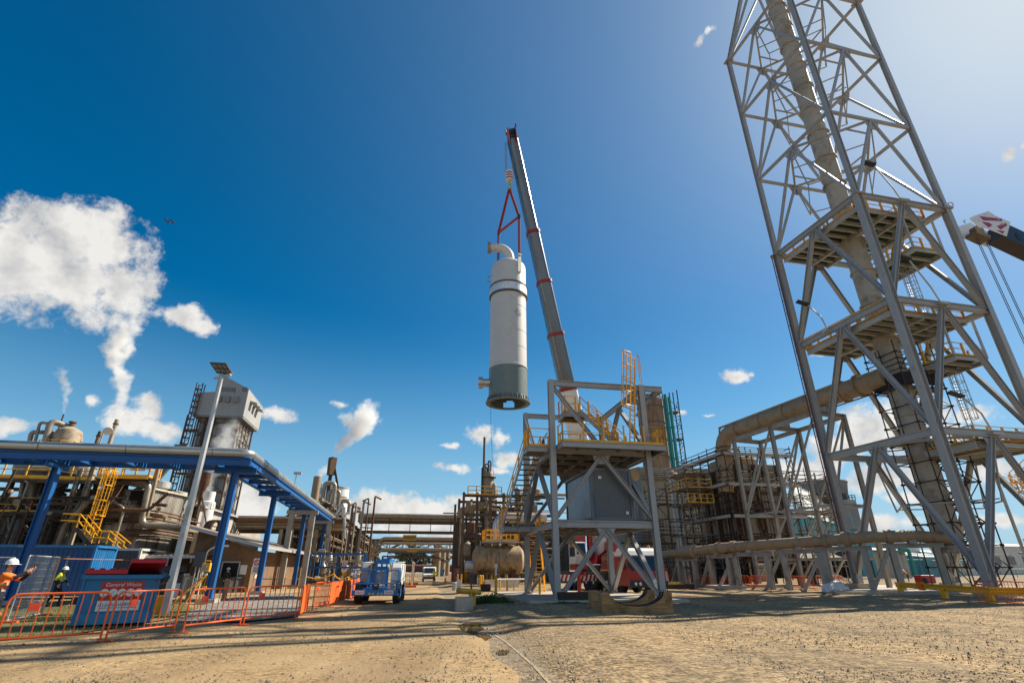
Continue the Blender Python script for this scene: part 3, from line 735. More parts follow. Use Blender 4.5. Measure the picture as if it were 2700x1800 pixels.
def chevron(p0, p1, zlo, zhi, w=.26):
 a, b = pl(*p0, 0), pl(*p1, 0); m = (a + b) / 2 + Z * (zhi - .42); up = (b - a).normalized()
 for p in (a, b):
  s = p + Z * (zlo + .1) + (m - p).normalized() * .35; beam('diagonal_brace', V((s.x, s.y, zlo + .15)), m, w, .22, up)
 g = G(); g.prism([m + up * .55 + Z * .02, m + up * .35 - Z * .5, m - up * .35 - Z * .5, m - up * .55 + Z * .02], Nn.cross(up).normalized() * .01 + up.cross(Z) * .02); part('gusset_plate', g, greyst, pf)
for i in range(4):
 for zlo, zhi in ((.2, L1), (L1, L2)): chevron(cols[i], cols[(i + 1) % 4], zlo, zhi)
chevron(cols[1], cols[2], L2, L3)
beam('diagonal_brace', pl(.15, .02, L3 - .45), pl(3.1, .02, L2 + .05), .24, .22, E); beam('diagonal_brace', pl(0, D_ - .1, L3 - .5), pl(0, 3.9, L2), .2, .2, E)
# decks with their joists
def deck(name, a0, a1, b0, b1, z, step=1.25, parent=pf, plate=dksteel):
 g = G(); g.prism([pl(a0, b0, z), pl(a1, b0, z), pl(a1, b1, z), pl(a0, b1, z)], Z * .05); d = part(name, g, plate, parent)
 g = G(); n = max(1, round((a1 - a0) / step))
 for i in range(1, n): a = a0 + (a1 - a0) * i / n; g.ibar(pl(a, b0 + .08, z - .11), pl(a, b1 - .08, z - .11), .14, .2, Z)
 n = max(1, round((b1 - b0) / 2.0))
 for i in range(1, n): b = b0 + (b1 - b0) * i / n; g.ibar(pl(a0 + .08, b, z - .15), pl(a1 - .08, b, z - .15), .14, .24, Z)
 part('joist', g, greyst2, d)
 g = G()
 for p, q in ((pl(a0, b0, z - .14), pl(a1, b0, z - .14)), (pl(a1, b0 + .07, z - .14), pl(a1, b1 - .07, z - .14)), (pl(a1, b1, z - .14), pl(a0, b1, z - .14)), (pl(a0, b1 - .07, z - .14), pl(a0, b0 + .07, z - .14))): g.ibar(p, q, .14, .32, Z)
 part('edge_beam', g, greyst, d)
 return d
deck('deck', .25, 6.75, -1.3, D_ + .4, L2 + .05)
deck('landing', -1.45, -.2, .3, 1.75, L2 + .05)
deck('landing', -1.9, .9, D_ - 1.7, D_ + .6, L1 + .05)
deck('lower_deck', .2, W_ - .1, .2, D_ - .1, L1 + .02)
deck('landing', 1.5, 3.0, 2.2, 3.8, 11.35)
def rail(pts, h=1.1, post=1.4, r=.034): g = G(); handrail(g, pts, h, r, post); return part('handrail', g, yel, pf)
zz = L2 + .1
rail([pl(.3, -.3, zz), pl(.3, -1.25, zz), pl(6.7, -1.25, zz), pl(6.7, .9, zz)])
rail([pl(6.7, 1.9, zz), pl(6.7, D_ + .3, zz), pl(.3, D_ + .3, zz), pl(.3, 2.2, zz)])
rail([pl(.9, 1.4, zz), pl(3.6, 1.4, zz), pl(4.4, 2.6, zz)], post=1.3)
rail([pl(-1.4, 1.7, zz), pl(-1.4, .35, zz), pl(-.1, .35, zz)], post=.9)
z1 = L1 + .1
rail([pl(-1.85, D_ - 1.6, z1), pl(-1.85, D_ + .55, z1), pl(.8, D_ + .55, z1)]); rail([pl(1.0, D_ + .1, z1), pl(W_, D_ + .1, z1)])
rail([pl(2.3, 2.25, 11.4), pl(1.55, 2.25, 11.4), pl(1.55, 3.75, 11.4), pl(3.0, 3.75, 11.4)], post=.8)
# stair flights: treads between two stringers, yellow rails above
def stair(p, q, side, w, n, tread=dksteel, sm=greyst, rl=yel, hr=1.0, both=True):
 s = V(side).normalized() * w / 2; d = q - p; f = V((d.x, d.y, 0)).normalized()
 st = thing_part('stair_flight', pf)
 g = G()
 for i in range(n): c = p + d * ((i + .5) / n); g.bar(c - s, c + s, .26, .045, Z)
 part('treads', g, tread, st)
 g = G()
 for sg in (-1, 1): g.bar(p + s * sg, q + s * sg, .06, .26)
 part('stringers', g, sm, st)
 for sg in ((-1, 1) if both else (1,)):
  g = G(); a, b = p + s * sg, q + s * sg
  for k in (hr, hr * .52): g.tube([a + Z * k, b + Z * k], .034, 6)
  for i in range(5): c = a + (b - a) * (i / 4); g.bar(c, c + Z * hr, .08)
  part('handrail', g, rl, st)
 return st
stair(pl(-1.55, D_ - 1.7, L1 + .05), pl(-.85, 1.75, L2 + .05), E, 1.05, 15)
stair(pl(1.5, D_ + 3.1, .1), pl(.45, D_ + .2, L1), E, .95, 16, yel, yel)
stair(pl(4.75, .55, L2 + .1), pl(2.95, 2.35, 11.4), (E + Nn) * .7, 1.25, 11, yel)
# caged ladder leaning at the right hand column
cl = thing_part('caged_ladder', pf)
p, q = pl(4.9, -.55, L2 + .1), pl(5.75, -.1, 14.6)
g = G(); ladder(g, p, q, E * .55 + Nn * .4, .55, .045, .28); part('ladder', g, yel, cl)
g = G(); cage(g, p.lerp(q, .42), q + Z * .25, Nn * .5 + E * .35, -E - Nn * .5, 1.15, .038, .85); part('cage', g, yel, cl)
g = G()
for k in (12.85,):
 g.tube([pl(W_ - .1, -.3, k), pl(W_ - .1, -.3, k + 2.0), pl(W_ + .35, .4, k + 2.0), pl(W_ + .35, .4, k)], .03, 6)
part('grab_rail', g, yel, cl)
g = G()
for sx in (0, .28): g.tube([pl(6.35 + sx, -1.1, L2), pl(6.35 + sx, -1.1, L2 + 1.05), pl(6.35 + sx, -.75, L2 + 1.2), pl(6.35 + sx, -.5, L2 + .6)], .06, 6)
part('gate_post', g, yel, pf)
# slab, footing and cable trays
g = G(); g.prism([pl(-1.7, -.75, 0), pl(W_ + 1.2, -.75, 0), pl(W_ + 1.2, D_ + 4.6, 0), pl(-1.7, D_ + 4.6, 0)], Z * .16); tag(part('concrete_slab', g, concrete), kind='structure')
# grey cabin on the lower deck
cbm = mat('cabin_grey', (.13, .14, .155), .45, .1, .08, .6, dirt=(.2, .2, .2), damt=.2); cbl = mat('cabin_sheen_side', (.36, .40, .45), .35, .45, .1, .4, dirt=(.28, .31, .34), damt=.4)  # side panel paler than the shaded front, its sheen put into the colour
cb = thing('site_cabin', 'grey ribbed container cabin on the lower deck of the platform tower', 'cabin', pl(3.7, .5, L1 + .08))
c0 = (2.45, .45); cw, cdp, ch = 2.5, 5.2, 3.0; zc = L1 + .08
g = G(); g.prism([pl(c0[0], c0[1], zc), pl(c0[0] + cw, c0[1], zc), pl(c0[0] + cw, c0[1] + cdp, zc), pl(c0[0], c0[1] + cdp, zc)], Z * ch); part('shell', g, cbm, cb)
g = G(); g.corr(pl(c0[0] + .18, c0[1] - .015, 0), pl(c0[0] + cw - .18, c0[1] - .015, 0), zc + .2, zc + ch - .25, .1, .025); part('end_panel', g, cbm, cb)
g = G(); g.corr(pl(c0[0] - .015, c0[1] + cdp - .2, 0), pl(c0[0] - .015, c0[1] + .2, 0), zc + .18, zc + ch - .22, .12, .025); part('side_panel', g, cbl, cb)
for (a, b) in ((0, 0), (cw, 0), (0, cdp)):
 g = G(); g.box(pl(c0[0] + a, c0[1] + b, zc - .01), E, Nn, .17, .17, ch + .04); part('corner_post', g, cbm, cb)
for z in (zc - .01, zc + ch - .13): g = G(); g.bar(pl(c0[0] + .1, c0[1] - .05, z + .08), pl(c0[0] + cw - .1, c0[1] - .05, z + .08), .09, .17); g.bar(pl(c0[0] - .05, c0[1] + .1, z + .08), pl(c0[0] - .05, c0[1] + cdp - .1, z + .08), .09, .17); part('edge_rail', g, cbm, cb)
g = G(); g.box(pl(c0[0] + .55, c0[1] - .06, zc + ch - .62), E, Nn, .2, .08, .16); part('vent_box', g, whitep, cb); g = G(); g.box(pl(c0[0] + cw - .35, c0[1] - .06, zc + .35), E, Nn, .16, .08, .16); part('vent_box', g, whitep, cb)
# red extinguisher, hydrants, blue hose hanging at the cabin edge
fe = thing('fire_extinguisher', 'red fire extinguisher standing on the upper landing behind the yellow rail', 'extinguisher', pl(-.35, .9, zz))
g = G(); g.lathe([(.02, 0), (.1, .02), (.1, .45), (.06, .56), (.03, .6)], pl(-.35, .9, zz), 12); part('cylinder', g, red, fe, smooth=True)
g = G(); g.tube([pl(-.35, .9, zz + .58), pl(-.1, .8, zz + .95)], .03, 6); part('horn', g, blackp, fe)
hz_ = thing('fire_hydrant', 'tall red fire hydrant pillar behind the platform tower', 'hydrant', gnd(1529, 1572))
b0 = gnd(1529, 1572); g = G(); g.tube([b0, b0 + Z * 1.45], .13, 12); part('pillar', g, red, hz_, smooth=True)
g = G(); g.tube([b0 + Z * 1.35 - X3 * .5, b0 + Z * 1.35 + X3 * .5], .12, 10); g.lathe([(.15, 0), (.17, .1), (.05, .2)], b0 + Z * 1.45, 10); part('outlet', g, red, hz_)
# blue straps on the cabin
g = G(); g.tube(bend([pl(2.5, .35, zc + 1.6), pl(2.55, .33, zc + .6), pl(2.72, .33, zc + .1)], .3), .025, 5); tag(part('hanging_strap', g, mat('strap_blue', (.01, .2, .42), .6)), 'blue strap hanging down the left corner of the grey cabin', 'strap')
# timber cradles in front of the tower
def cradle(px, py, ln, lab, dp=.5, h=.78):
 o = gnd(px, py); e = V((.992, .12, 0)).normalized(); n = V((-e.y, e.x, 0))
 t = thing('timber_cradle', lab, 'cradle', o, 'timber cradles in front of the platform')
 prof = [(0, 0), (ln, 0), (ln, h), (ln * .885, h)]
 m = 14; r0 = ln * .385
 for i in range(1, m): a = math.pi * i / m; prof.append((ln / 2 + math.cos(a) * r0 * 1.0, h - math.sin(a) * h * .66))
 prof.append((ln * .115, h)); prof.append((0, h))
 g = G(); pts = [o + e * x + Z * z for x, z in prof]
 # block cut in beams: body in three boards plus the carved arc, one mesh per timber body
 m2 = len(pts); arc = pts[3:-1]
 vs = []; fs = []
 for d_ in (0, dp):
  vs += [p + n * d_ for p in arc] + [V((p.x, p.y, 0)) + n * d_ for p in arc]
 k = len(arc)
 for i in range(k - 1):
  fs += [(i, k + i, k + i + 1, i + 1), (2 * k + i + 1, 3 * k + i + 1, 3 * k + i, 2 * k + i), (i, i + 1, 2 * k + i + 1, 2 * k + i)]
 g.add(vs, fs); part('carved_block', g, wood, t)
 for x0, x1 in ((0, ln * .115), (ln * .885, ln)):
  g = G(); g.prism([o + e * x0, o + e * x1, o + e * x1 + Z * h, o + e * x0 + Z * h], n * dp); part('end_block', g, wood, t)
 g = G()
 a2 = [p + Z * .03 for p in arc]
 for i in range(k - 1):
  q0, q1 = a2[i], a2[i + 1]
  for off, w in ((.02, .17), (.28, .17)):
   g.add([q0 + n * off, q1 + n * off, q1 + n * (off + w), q0 + n * (off + w), q0 + n * off - Z * .05, q1 + n * off - Z * .05, q1 + n * (off + w) - Z * .05, q0 + n * (off + w) - Z * .05], [(0, 1, 2, 3), (0, 4, 5, 1), (3, 2, 6, 7), (7, 6, 5, 4)])
 part('rubber_strip', g, rubber, t)
 for x in (.06, ln - .3, ln - .12):
  for dd in (.12, .35): g = G(); g.tube([o + e * x + n * dd + Z * h, o + e * x + n * dd + Z * (h + .12)], .015, 5); part('bolt', g, dksteel, t)
cradle(1588, 1618, 3.05, 'large timber cradle block with curved rubber lined cutout, front of the pair')
cradle(1560, 1606, 3.05, 'second timber cradle block, half hidden behind the front cradle')
# dark timber stack and green tarp at the slab's front corner
ts = thing('timber_stack', 'low stack of dark stained timber beams on the slab by the front column', 'timber stack', pl(-.2, .4, .16))
for r_ in range(2):
 g = G(); g.box(pl(1.0, -.2, .16 + r_ * .2), E, Nn, 2.1, .3, .19); part('beam', g, mat('dark_timber', (.05, .03, .02), .8, 0, .3, 2), ts)
tp = thing('green_tarp', 'crumpled dark green tarp on the gravel at the front column', 'tarp', pl(.1, -.9, 0))
g = G(); nx, ny = 26, 7
vs = [pl(-1.1 + 2.7 * i / nx, -1.15 + .6 * j / ny, max(.004, .03 + .16 * mnoise.fractal(V((i * .35, j * .6, 2)), 1, 2, 4) + .05) * math.sin(math.pi * max(.02, min(.98, i / nx))) ** .5 * math.sin(math.pi * max(.02, min(.98, j / ny))) ** .5) for j in range(ny + 1) for i in range(nx + 1)]
g.add(vs, [(j * (nx + 1) + i, j * (nx + 1) + i + 1, (j + 1) * (nx + 1) + i + 1, (j + 1) * (nx + 1) + i) for j in range(ny) for i in range(nx)]); part('sheet', g, mat('green_cloth', (.012, .06, .03), .8), tp, smooth=True)
# ---------------------------------------------------------------- mobile crane behind the platform and the vessel it lifts
TIP = at(1352, 372, 42.9); PIV = V((8.65, 52.0, 3.0))
cr = thing('mobile_crane', 'red mobile crane with long grey telescopic boom holding up the white vessel', 'crane', V((9.4, 44, 0)))
bd = (TIP - PIV).normalized(); bl = (TIP - PIV).length
bs_ = bd.cross(Y3).normalized(); bu = bs_.cross(bd).normalized()
def boom_sec(p, q, w, h):
 g = G(); n = 20; pr = []
 for k in range(n):
  a = k / n * 2 * math.pi; x, y = math.cos(a), math.sin(a)
  ex = .55 if y < 0 else .32                  # rounded belly, flatter top
  pr.append((math.copysign(abs(x) ** ex, x) * w / 2, math.copysign(abs(y) ** ex, y) * h / 2))
 vs = [p + bs_ * x + bu * y for x, y in pr] + [q + bs_ * x + bu * y for x, y in pr]
 g.add(vs, [(i, (i + 1) % n, n + (i + 1) % n, n + i) for i in range(n)] + [tuple(range(n))[::-1], tuple(range(n, 2 * n))]); return g
def bpt(py):                                        # point of the boom line seen at row py
 lo, hi = 0.0, 1.0
 for _ in range(40):
  m = (lo + hi) / 2; p = PIV.lerp(TIP, m) - V((0, 0, CAM_H)); v = (p.z * CS - p.y * SN) / (p.y * CS + p.z * SN); y = 900 - FPX * v
  if y > py: lo = m
  else: hi = m
 return lo
marks = [0] + [bpt(y) for y in (1027, 884, 746, 615)] + [1.0]
ws = [(1.75, 2.0), (1.60, 1.8), (1.46, 1.62), (1.32, 1.46), (1.2, 1.3)]
boom = thing_part('boom', cr)
for i in range(5):
 p, q = PIV.lerp(TIP, marks[i]), PIV.lerp(TIP, marks[i + 1])
 part('boom_section', boom_sec(p, q, *ws[i]), whitep if i == 0 else boomgrey, boom, smooth=True)
 if i < 4:
  w, h = ws[i]; part('boom_collar', boom_sec(q - bd * .16, q + bd * .16, w + .16, h + .16), mat('collar_red', (.25, .012, .015), .45), boom)
  g = G()
  for k in range(6): g.box(q - bd * 1.5 * (k + 1) + bs_ * (w / 2 + .005) + bu * .2, bd, bu, .16, .1, .02, bs_)
  part('boom_pin', g, blackp, boom)
# boom head with sheaves
hd = TIP
g = G()
for s in (-.42, .42):
 o_ = hd + bs_ * s
 g.prism([o_ - bd * .5 + bu * .6, o_ - bd * .6 - bu * .75, o_ + bd * .5 - bu * 1.35, o_ + bd * 1.0 - bu * 1.2, o_ + bd * 1.1 + bu * .2, o_ + bd * .7 + bu * .7], bs_ * .07)
part('boom_head', g, mat('head_red_white', (.45, .10, .08), .45), boom)
g = G()
for c in (hd + bd * .55 - bu * .95, hd + bd * .6 + bu * .25):
 for s in (-.3, -.1, .1, .3): g.lathe([(.1, -.05), (.36, -.05), (.3, 0), (.36, .05), (.1, .05)], c + bs_ * s, 16, axis=bs_)
g.tube([hd + bd * .9 - bs_ * .5, hd + bd * .9 + bs_ * .6], .06, 6); g.tube([hd + bd * 1.0 + bs_ * .5, hd + bd * 1.5 + bs_ * .55], .07, 6); g.tube([hd + bd * .9 - bu * 1.1 - bs_ * .5, hd + bd * 1.3 - bu * 1.1 - bs_ * .5], .07, 6)
part('sheave_block', g, dksteel, boom)
# carrier
cf = V((.25, -.968, 0)).normalized(); cs_ = V((-cf.y, cf.x, 0))     # forward and, facing the camera, its right
FR = V((9.75, 40.3, 0))
def cp(f, s, z): return FR - cf * f + cs_ * s + Z * z
g = G(); g.prism([cp(.6, -1.3, .75), cp(.6, 1.3, .75), cp(16, 1.3, .75), cp(16, -1.3, .75)], Z * .75); part('chassis', g, dksteel, cr)
cab = thing_part('carrier_cab', cr)
prof = [(0, .55), (-.02, 1.55), (.22, 2.55), (.5, 3.0), (2.3, 3.05), (2.6, 2.4), (2.6, .55)]
g = G(); g.prism([cp(f, -1.42, z) for f, z in prof[:3]] + [cp(2.6, -1.42, 2.55), cp(2.6, -1.42, .55)], cs_ * 2.84); part('cab_body', g, red, cab, bevel=.05)
g = G(); g.prism([cp(.2, -1.4, 2.56), cp(.42, -1.34, 2.98), cp(.9, -1.3, 3.12), cp(2.2, -1.3, 3.12), cp(2.6, -1.4, 2.56)], cs_ * 2.78); part('cab_roof', g, whitep, cab, bevel=.08)
g = G(); g.prism([cp(-.03, -1.28, 1.62), cp(-.03, 1.28, 1.62), cp(.17, 1.22, 2.5), cp(.17, -1.22, 2.5)], cf * .03); part('windscreen', g, glass, cab)
g = G(); g.prism([cp(.5, -1.43, 1.65), cp(.65, -1.43, 2.45), cp(1.5, -1.43, 2.45), cp(1.5, -1.43, 1.65)], -cs_ * .02); part('side_window', g, glass, cab)
g = G(); g.box(cp(-.03, 0, .5), cs_, cf, 2.9, .2, .42); part('bumper', g, blackp, cab)
for s in (-1.1, -.75, .75, 1.1):
 g = G(); g.lathe([(.11, 0), (.11, .03), (.05, .05)], cp(-.16, s, .74), 12, axis=cf); part('headlight', g, chrome, cab)
for s in (-1.55, 1.55):
 g = G(); g.tube([cp(.1, s * .92, 2.5), cp(-.25, s, 2.4)], .03, 6); g.box(cp(-.25, s, 1.75), cs_, cf, .22, .1, .6); part('mirror', g, blackp, cab)
g = G(); g.box(cp(-.025, .15, 1.12), cs_, cf, .62, .03, .24); part('number_panel', g, blackp, cab)
text_obj('fleet_number', '450', .26, cp(-.06, .15, 1.24), cs_, Z, mat('number_yellow', (.75, .8, .02), .5), cab)
text_obj('windscreen_sign', 'GRC', .2, cp(.15, -.2, 2.36), cs_, Z + cf * -.2, whitep, cab)
g = G(); g.box(cp(-.14, .2, .62), cs_, cf, .5, .02, .14); part('number_plate', g, whitep, cab)
for s in (-.9, .9): g = G(); g.lathe([(.1, 0), (.1, .16), (.06, .22)], cp(1.2, s, 3.12), 10); part('beacon', g, mat('amber', (.8, .2, .01), .3), cab, smooth=True)
# hazard boards and red engine housing
g = G(); g.prism([cp(2.75, -1.45, 1.5), cp(2.75, -1.45, 2.75), cp(3.1, -1.45, 2.95), cp(4.6, -1.45, 2.75), cp(5.2, -1.45, 1.5)], cs_ * 2.9); hsg = part('engine_housing', g, mat('maroon_paint', (.20, .012, .03), .35, coat=.3), cr, bevel=.06)
text_obj('lettering', 'BORGIO', .42, cp(3.85, -1.47, 2.45), -cf * -1 if False else cf, Z, mat('gold_lettering', (.5, .38, .12), .5), hsg)
g = G(); g.box(cp(3.95, -1.46, 1.58), cf, cs_, 2.2, .02, .08); part('stripe', g, yel, hsg)
def haz(name, f0, f1, s, z0, h, par):
 """red and white slanted board"""
 b = G(); b.prism([cp(f0, s, z0), cp(f1, s, z0), cp(f1, s, z0 + h), cp(f0, s, z0 + h)], cs_ * (.04 if s > 0 else -.04)); o = part(name, b, whitep, par)
def hazboard(name, p, q, h, m_par, nrm, n=8):
 g = G(); d = q - p; g.prism([p, q, q + Z * h, p + Z * h], nrm * .05); o = part(name, g, whitep, m_par)
 g = G()
 for i in range(n):
  a = p + d * (i / n) + nrm * .056; w = d / n * .5; k = d / n * .45
  top = Z * h
  e_ = a + k if i < n - 1 else a + k * .9
  g.add([a, a + w, a + w + k + top, a + k + top], [(0, 1, 2, 3), (3, 2, 1, 0)])
 part('red_stripe', g, red, o); return o
cam_n = -Y3
for f, s0, s1 in ((6.2, -1.5, -4.6), (6.0, 1.5, 3.6)):
 a, b = cp(f, s0, 1.05), cp(f, s1, 1.05)
 g = G(); g.bar(a, b + (b - a).normalized() * .3, .5, .45); ob = part('outrigger_beam', g, dksteel, cr)
 lo, hi = (b, a) if b.x < a.x else (a, b)
 hazboard('hazard_board', lo - Z * .22 + cf * .3, hi - Z * .22 + cf * .3, .46, cr, cf, 9 if s0 < 0 else 6)
 g = G(); g.tube([b, V((b.x, b.y, .15))], .12, 10); g.box(V((b.x, b.y, 0)), E, Nn, 1.2, 1.2, .14); part('jack', g, dksteel, ob)
hazboard('hazard_board', cp(2.75, -1.5, .7), cp(2.72, -1.1, .7), .7, cr, cf, 3)
hazboard('hazard_board', cp(.7, 1.5, .9), cp(.7, 1.95, .9), .65, cr, cf, 3)
for f in (2.0, 4.2, 6.9, 8.5, 11.2, 12.8):
 for s in (-1.15, 1.15):
  g = G(); sg = 1 if s > 0 else -1; c = cp(f, s, .72)
  g.lathe([(.35, .2), (.62, .22), (.72, .14), (.72, -.14), (.62, -.22), (.35, -.2)], c, 22, axis=cs_); w = part('wheel', g, rubber, cr, smooth=True)
  g = G(); g.lathe([(.36, sg * .1), (.38, sg * .2), (.2, sg * .16), (.12, sg * .24), (.0, sg * .24)], c, 18, axis=cs_); part('rim', g, whitep, w)
# upper works: operator's cab, red slew frame, ram
SLW = cp(10.5, 0, 1.5)
g = G(); g.lathe([(1.2, 0), (1.2, .5), (1.0, .55)], SLW, 24); part('slew_ring', g, dksteel, cr)
g = G()
bx = V((bd.x, bd.y, 0)).normalized(); by = bx.cross(Z)
for s in (-.95, .95): g.prism([PIV + by * s + bx * 2.6 - Z * .9, PIV + by * s + bx * 2.6 - Z * .3, PIV + by * s + Z * .7, PIV + by * s - bx * 1.5 + Z * .6, PIV + by * s - bx * 4.2 + Z * .2, PIV + by * s - bx * 4.2 - Z * .9], by * .12)
g.prism([PIV - by * .95 - bx * 4.2 - Z * .9, PIV + by * .95 - bx * 4.2 - Z * .9, PIV + by * .95 + bx * 2.6 - Z * .9, PIV - by * .95 + bx * 2.6 - Z * .9], Z * .3)
part('slew_frame', g, red, cr)
g = G(); rp_ = PIV + bx * 2.2 - Z * .4; g.tube([rp_, rp_.lerp(PIV.lerp(TIP, .2) - bu * .9, .62)], .28, 14); rm = part('lift_ram', g, red, cr, smooth=True)
g = G(); g.tube([rp_.lerp(PIV.lerp(TIP, .2) - bu * .9, .6), PIV.lerp(TIP, .2) - bu * .9], .18, 12); part('piston_rod', g, chrome, rm, smooth=True)
oc = cp(8.4, -1.75, 2.1)
opc = thing_part('operator_cab', cr)
def ocp(f, s, z): return oc - cf * f + cs_ * s + Z * z
g = G(); g.prism([ocp(.2, -.5, 0), ocp(-.2, -.5, .7), ocp(0, -.5, 1.75), ocp(1.4, -.5, 1.85), ocp(1.7, -.5, 0)], cs_ * 1.0); part('cab_shell', g, whitep, opc, bevel=.06)
g = G(); g.prism([ocp(-.16, -.42, .75), ocp(-.16, .42, .75), ocp(.0, .42, 1.68), ocp(.0, -.42, 1.68)], cf * .03); g.prism([ocp(.1, -.52, .6), ocp(.15, -.52, 1.62), ocp(1.2, -.52, 1.66), ocp(1.4, -.52, .6)], -cs_ * .02); part('cab_glass', g, glass, opc)
for dx, dz, hh in ((-1.2, 1.4, 3.3), (1.9, 1.2, 2.6)):      # red winch housings seen past the braces
 g = G(); g.box(cp(10.4, dx * 1.05, dz + .2), cs_, cf, 1.1, 1.6, hh); part('winch_housing', g, red, cr, bevel=.08)
g = G(); g.box(cp(9.0, 1.6, 1.6), cs_, cf, .8, 1.4, 1.5); part('red_cabinet', g, red, cr, bevel=.05)
# ---- ropes, hook block, slings, spreader
top = hd + bd * .45 - bu * 1.15
VX = V((-.35, 42.9, 0))                              # the vessel's axis in plan
blk = at(1343, 464, 42.9)
hb = thing('hook_block', 'red and white striped hook block hanging from the crane boom head', 'hook block', blk)
g = G(); pr = [(-.3, -.62), (-.4, -.16), (-.4, .3), (-.26, .66), (.26, .66), (.4, .3), (.4, -.16), (.3, -.62)]
g.prism([blk + X3 * x + Z * z - Y3 * .3 for x, z in pr], Y3 * .6); part('cheek', g, whitep, hb, bevel=.04)
g = G()
for k in (-.42, -.08, .26):
 for sg in (-1, 1):
  a = blk - Y3 * .31 + Z * k; g.add([a + V((0, 0, .2)), a + V((0, 0, .02)), a + V((sg * .36, 0, -.16)), a + V((sg * .36, 0, .01))], [(0, 1, 2, 3), (3, 2, 1, 0)])
part('stripe', g, red, hb)
g = G(); g.tube([blk - Z * .75, blk - Z * 1.2], .12, 8); g.tube([blk - Z * 1.2 + V((.24 * math.sin(a), 0, -.3 + .28 * math.cos(a))) for a in [k * .5 for k in range(10)]], .09, 8); part('hook', g, mat('hook_yellow', (.45, .48, .05), .5), hb)
for dx in (-.42, -.3, .3, .42):
 g = G(); g.tube([blk + X3 * dx + Z * .6, V((blk.x + dx * 1.15, 42.9 + dx * .1, TIP.z - .2))], .03, 5); part('hoist_rope', g, mat('pale_rope', (.3, .28, .26), .5, .5), hb)
v_bot = at(1341, 1062, 42.9).z; v_top = 29.3
R_ = 1.68
vs_ = thing('process_vessel', 'tall white cylindrical vessel with grey green skirt hanging from the crane', 'vessel', V((VX.x, VX.y, v_bot)))
H = v_top - v_bot
sk = v_bot + 3.1
g = G()
prof = [(R_, sk)]
for z in (.22, .52, .66): prof += [(R_, sk + (H - 3.1) * z)]
prof += [(R_, v_top - .95)] + [(R_ * math.cos(a), v_top - .95 + .95 * math.sin(a)) for a in [k * math.pi / 2 / 9 for k in range(1, 10)]]
g.lathe(prof, VX, 48, cap=False); part('shell', g, vesselw, vs_, smooth=True)
for zf in (.16, .30, .52, .60):
 z = sk + (H - 3.1) * zf; g = G(); g.lathe([(R_ - .02, z - .03), (R_ + .014, z - .02), (R_ + .014, z + .02), (R_ - .02, z + .03)], VX, 48, cap=False); part('weld_seam', g, vesselw, vs_, smooth=True)
g = G(); g.lathe([(R_ + .01, sk - .1), (R_ + .07, sk - .06), (R_ + .07, sk + .06), (R_ + .01, sk + .1)], VX, 48, cap=False); part('skirt_ring', g, vesselw, vs_)
g = G(); zr = (v_bot, v_bot + .06, v_bot + .3, v_bot + .55, v_bot + .72, sk - .05)
g.lathe([(R_ + .02, z) for z in zr] + [(R_ - .05, z) for z in zr[::-1]] + [(R_ + .02, v_bot)], VX, 72, cap=False)
def hole(f):                                        # a round access hole through the back of the skirt
 c = sum((g.v[i] for i in f), V()) / 4 - VX; return c.y > 0 and c.z < v_bot + .73 and c.z > v_bot + .04 and abs(c.x - .12) < (.5 if c.z < v_bot + .5 else .3)
g.f = [f for f in g.f if not hole(f)]; skp = part('skirt', g, vesselg, vs_, smooth=True)
g = G(); g.lathe([(R_ - .12, v_bot - .08), (R_ + .26, v_bot - .08), (R_ + .26, v_bot), (R_ - .12, v_bot), (R_ - .12, v_bot - .08)], VX, 48, cap=False)
for k in range(24):
 a = k / 24 * 6.283; d = V((math.cos(a), math.sin(a), 0)); t_ = Z.cross(d)
 if abs(k - 6) < 2: continue
 for sg in (-.14, .14): g.prism([VX + d * R_ + t_ * sg + Z * v_bot, VX + d * (R_ + .22) + t_ * sg + Z * v_bot, VX + d * (R_ + .1) + t_ * sg + Z * (v_bot + .42), VX + d * R_ + t_ * sg + Z * (v_bot + .42)], t_ * .03)
part('base_ring', g, vesselg, skp)
g = G(); g.lathe([(.02, sk + .2), (R_ * .8, sk + .5), (R_ - .06, sk + 1)], VX, 32, cap=False); part('bottom_dish', g, mat('dish_dark', (.05, .05, .045), .7), skp)
zb = v_top - 3.65
g = G(); g.lathe([(R_, zb - .34), (R_ + .10, zb - .32), (R_ + .10, zb + .5), (R_, zb + .52)], VX, 48, cap=False); part('foil_wrap', g, mat('wrap_foil', (.66, .68, .70), .42, .35, .2, 2.2, bump=.4, bscale=6), vs_, smooth=True)
for zz_ in (zb - .42, zb + .56):
 g = G(); g.lathe([(R_, zz_ - .06), (R_ + .12, zz_ - .06), (R_ + .12, zz_ + .06), (R_, zz_ + .06)], VX, 48, cap=False)
 for k in range(60): a = k / 60 * 6.283; g.box(VX + V((math.cos(a), math.sin(a), 0)) * (R_ + .1) + Z * (zz_ - .1), X3, Y3, .06, .06, .2)
 part('bolted_flange', g, mat('flange_dark', (.10, .09, .075), .5, .4), vs_)
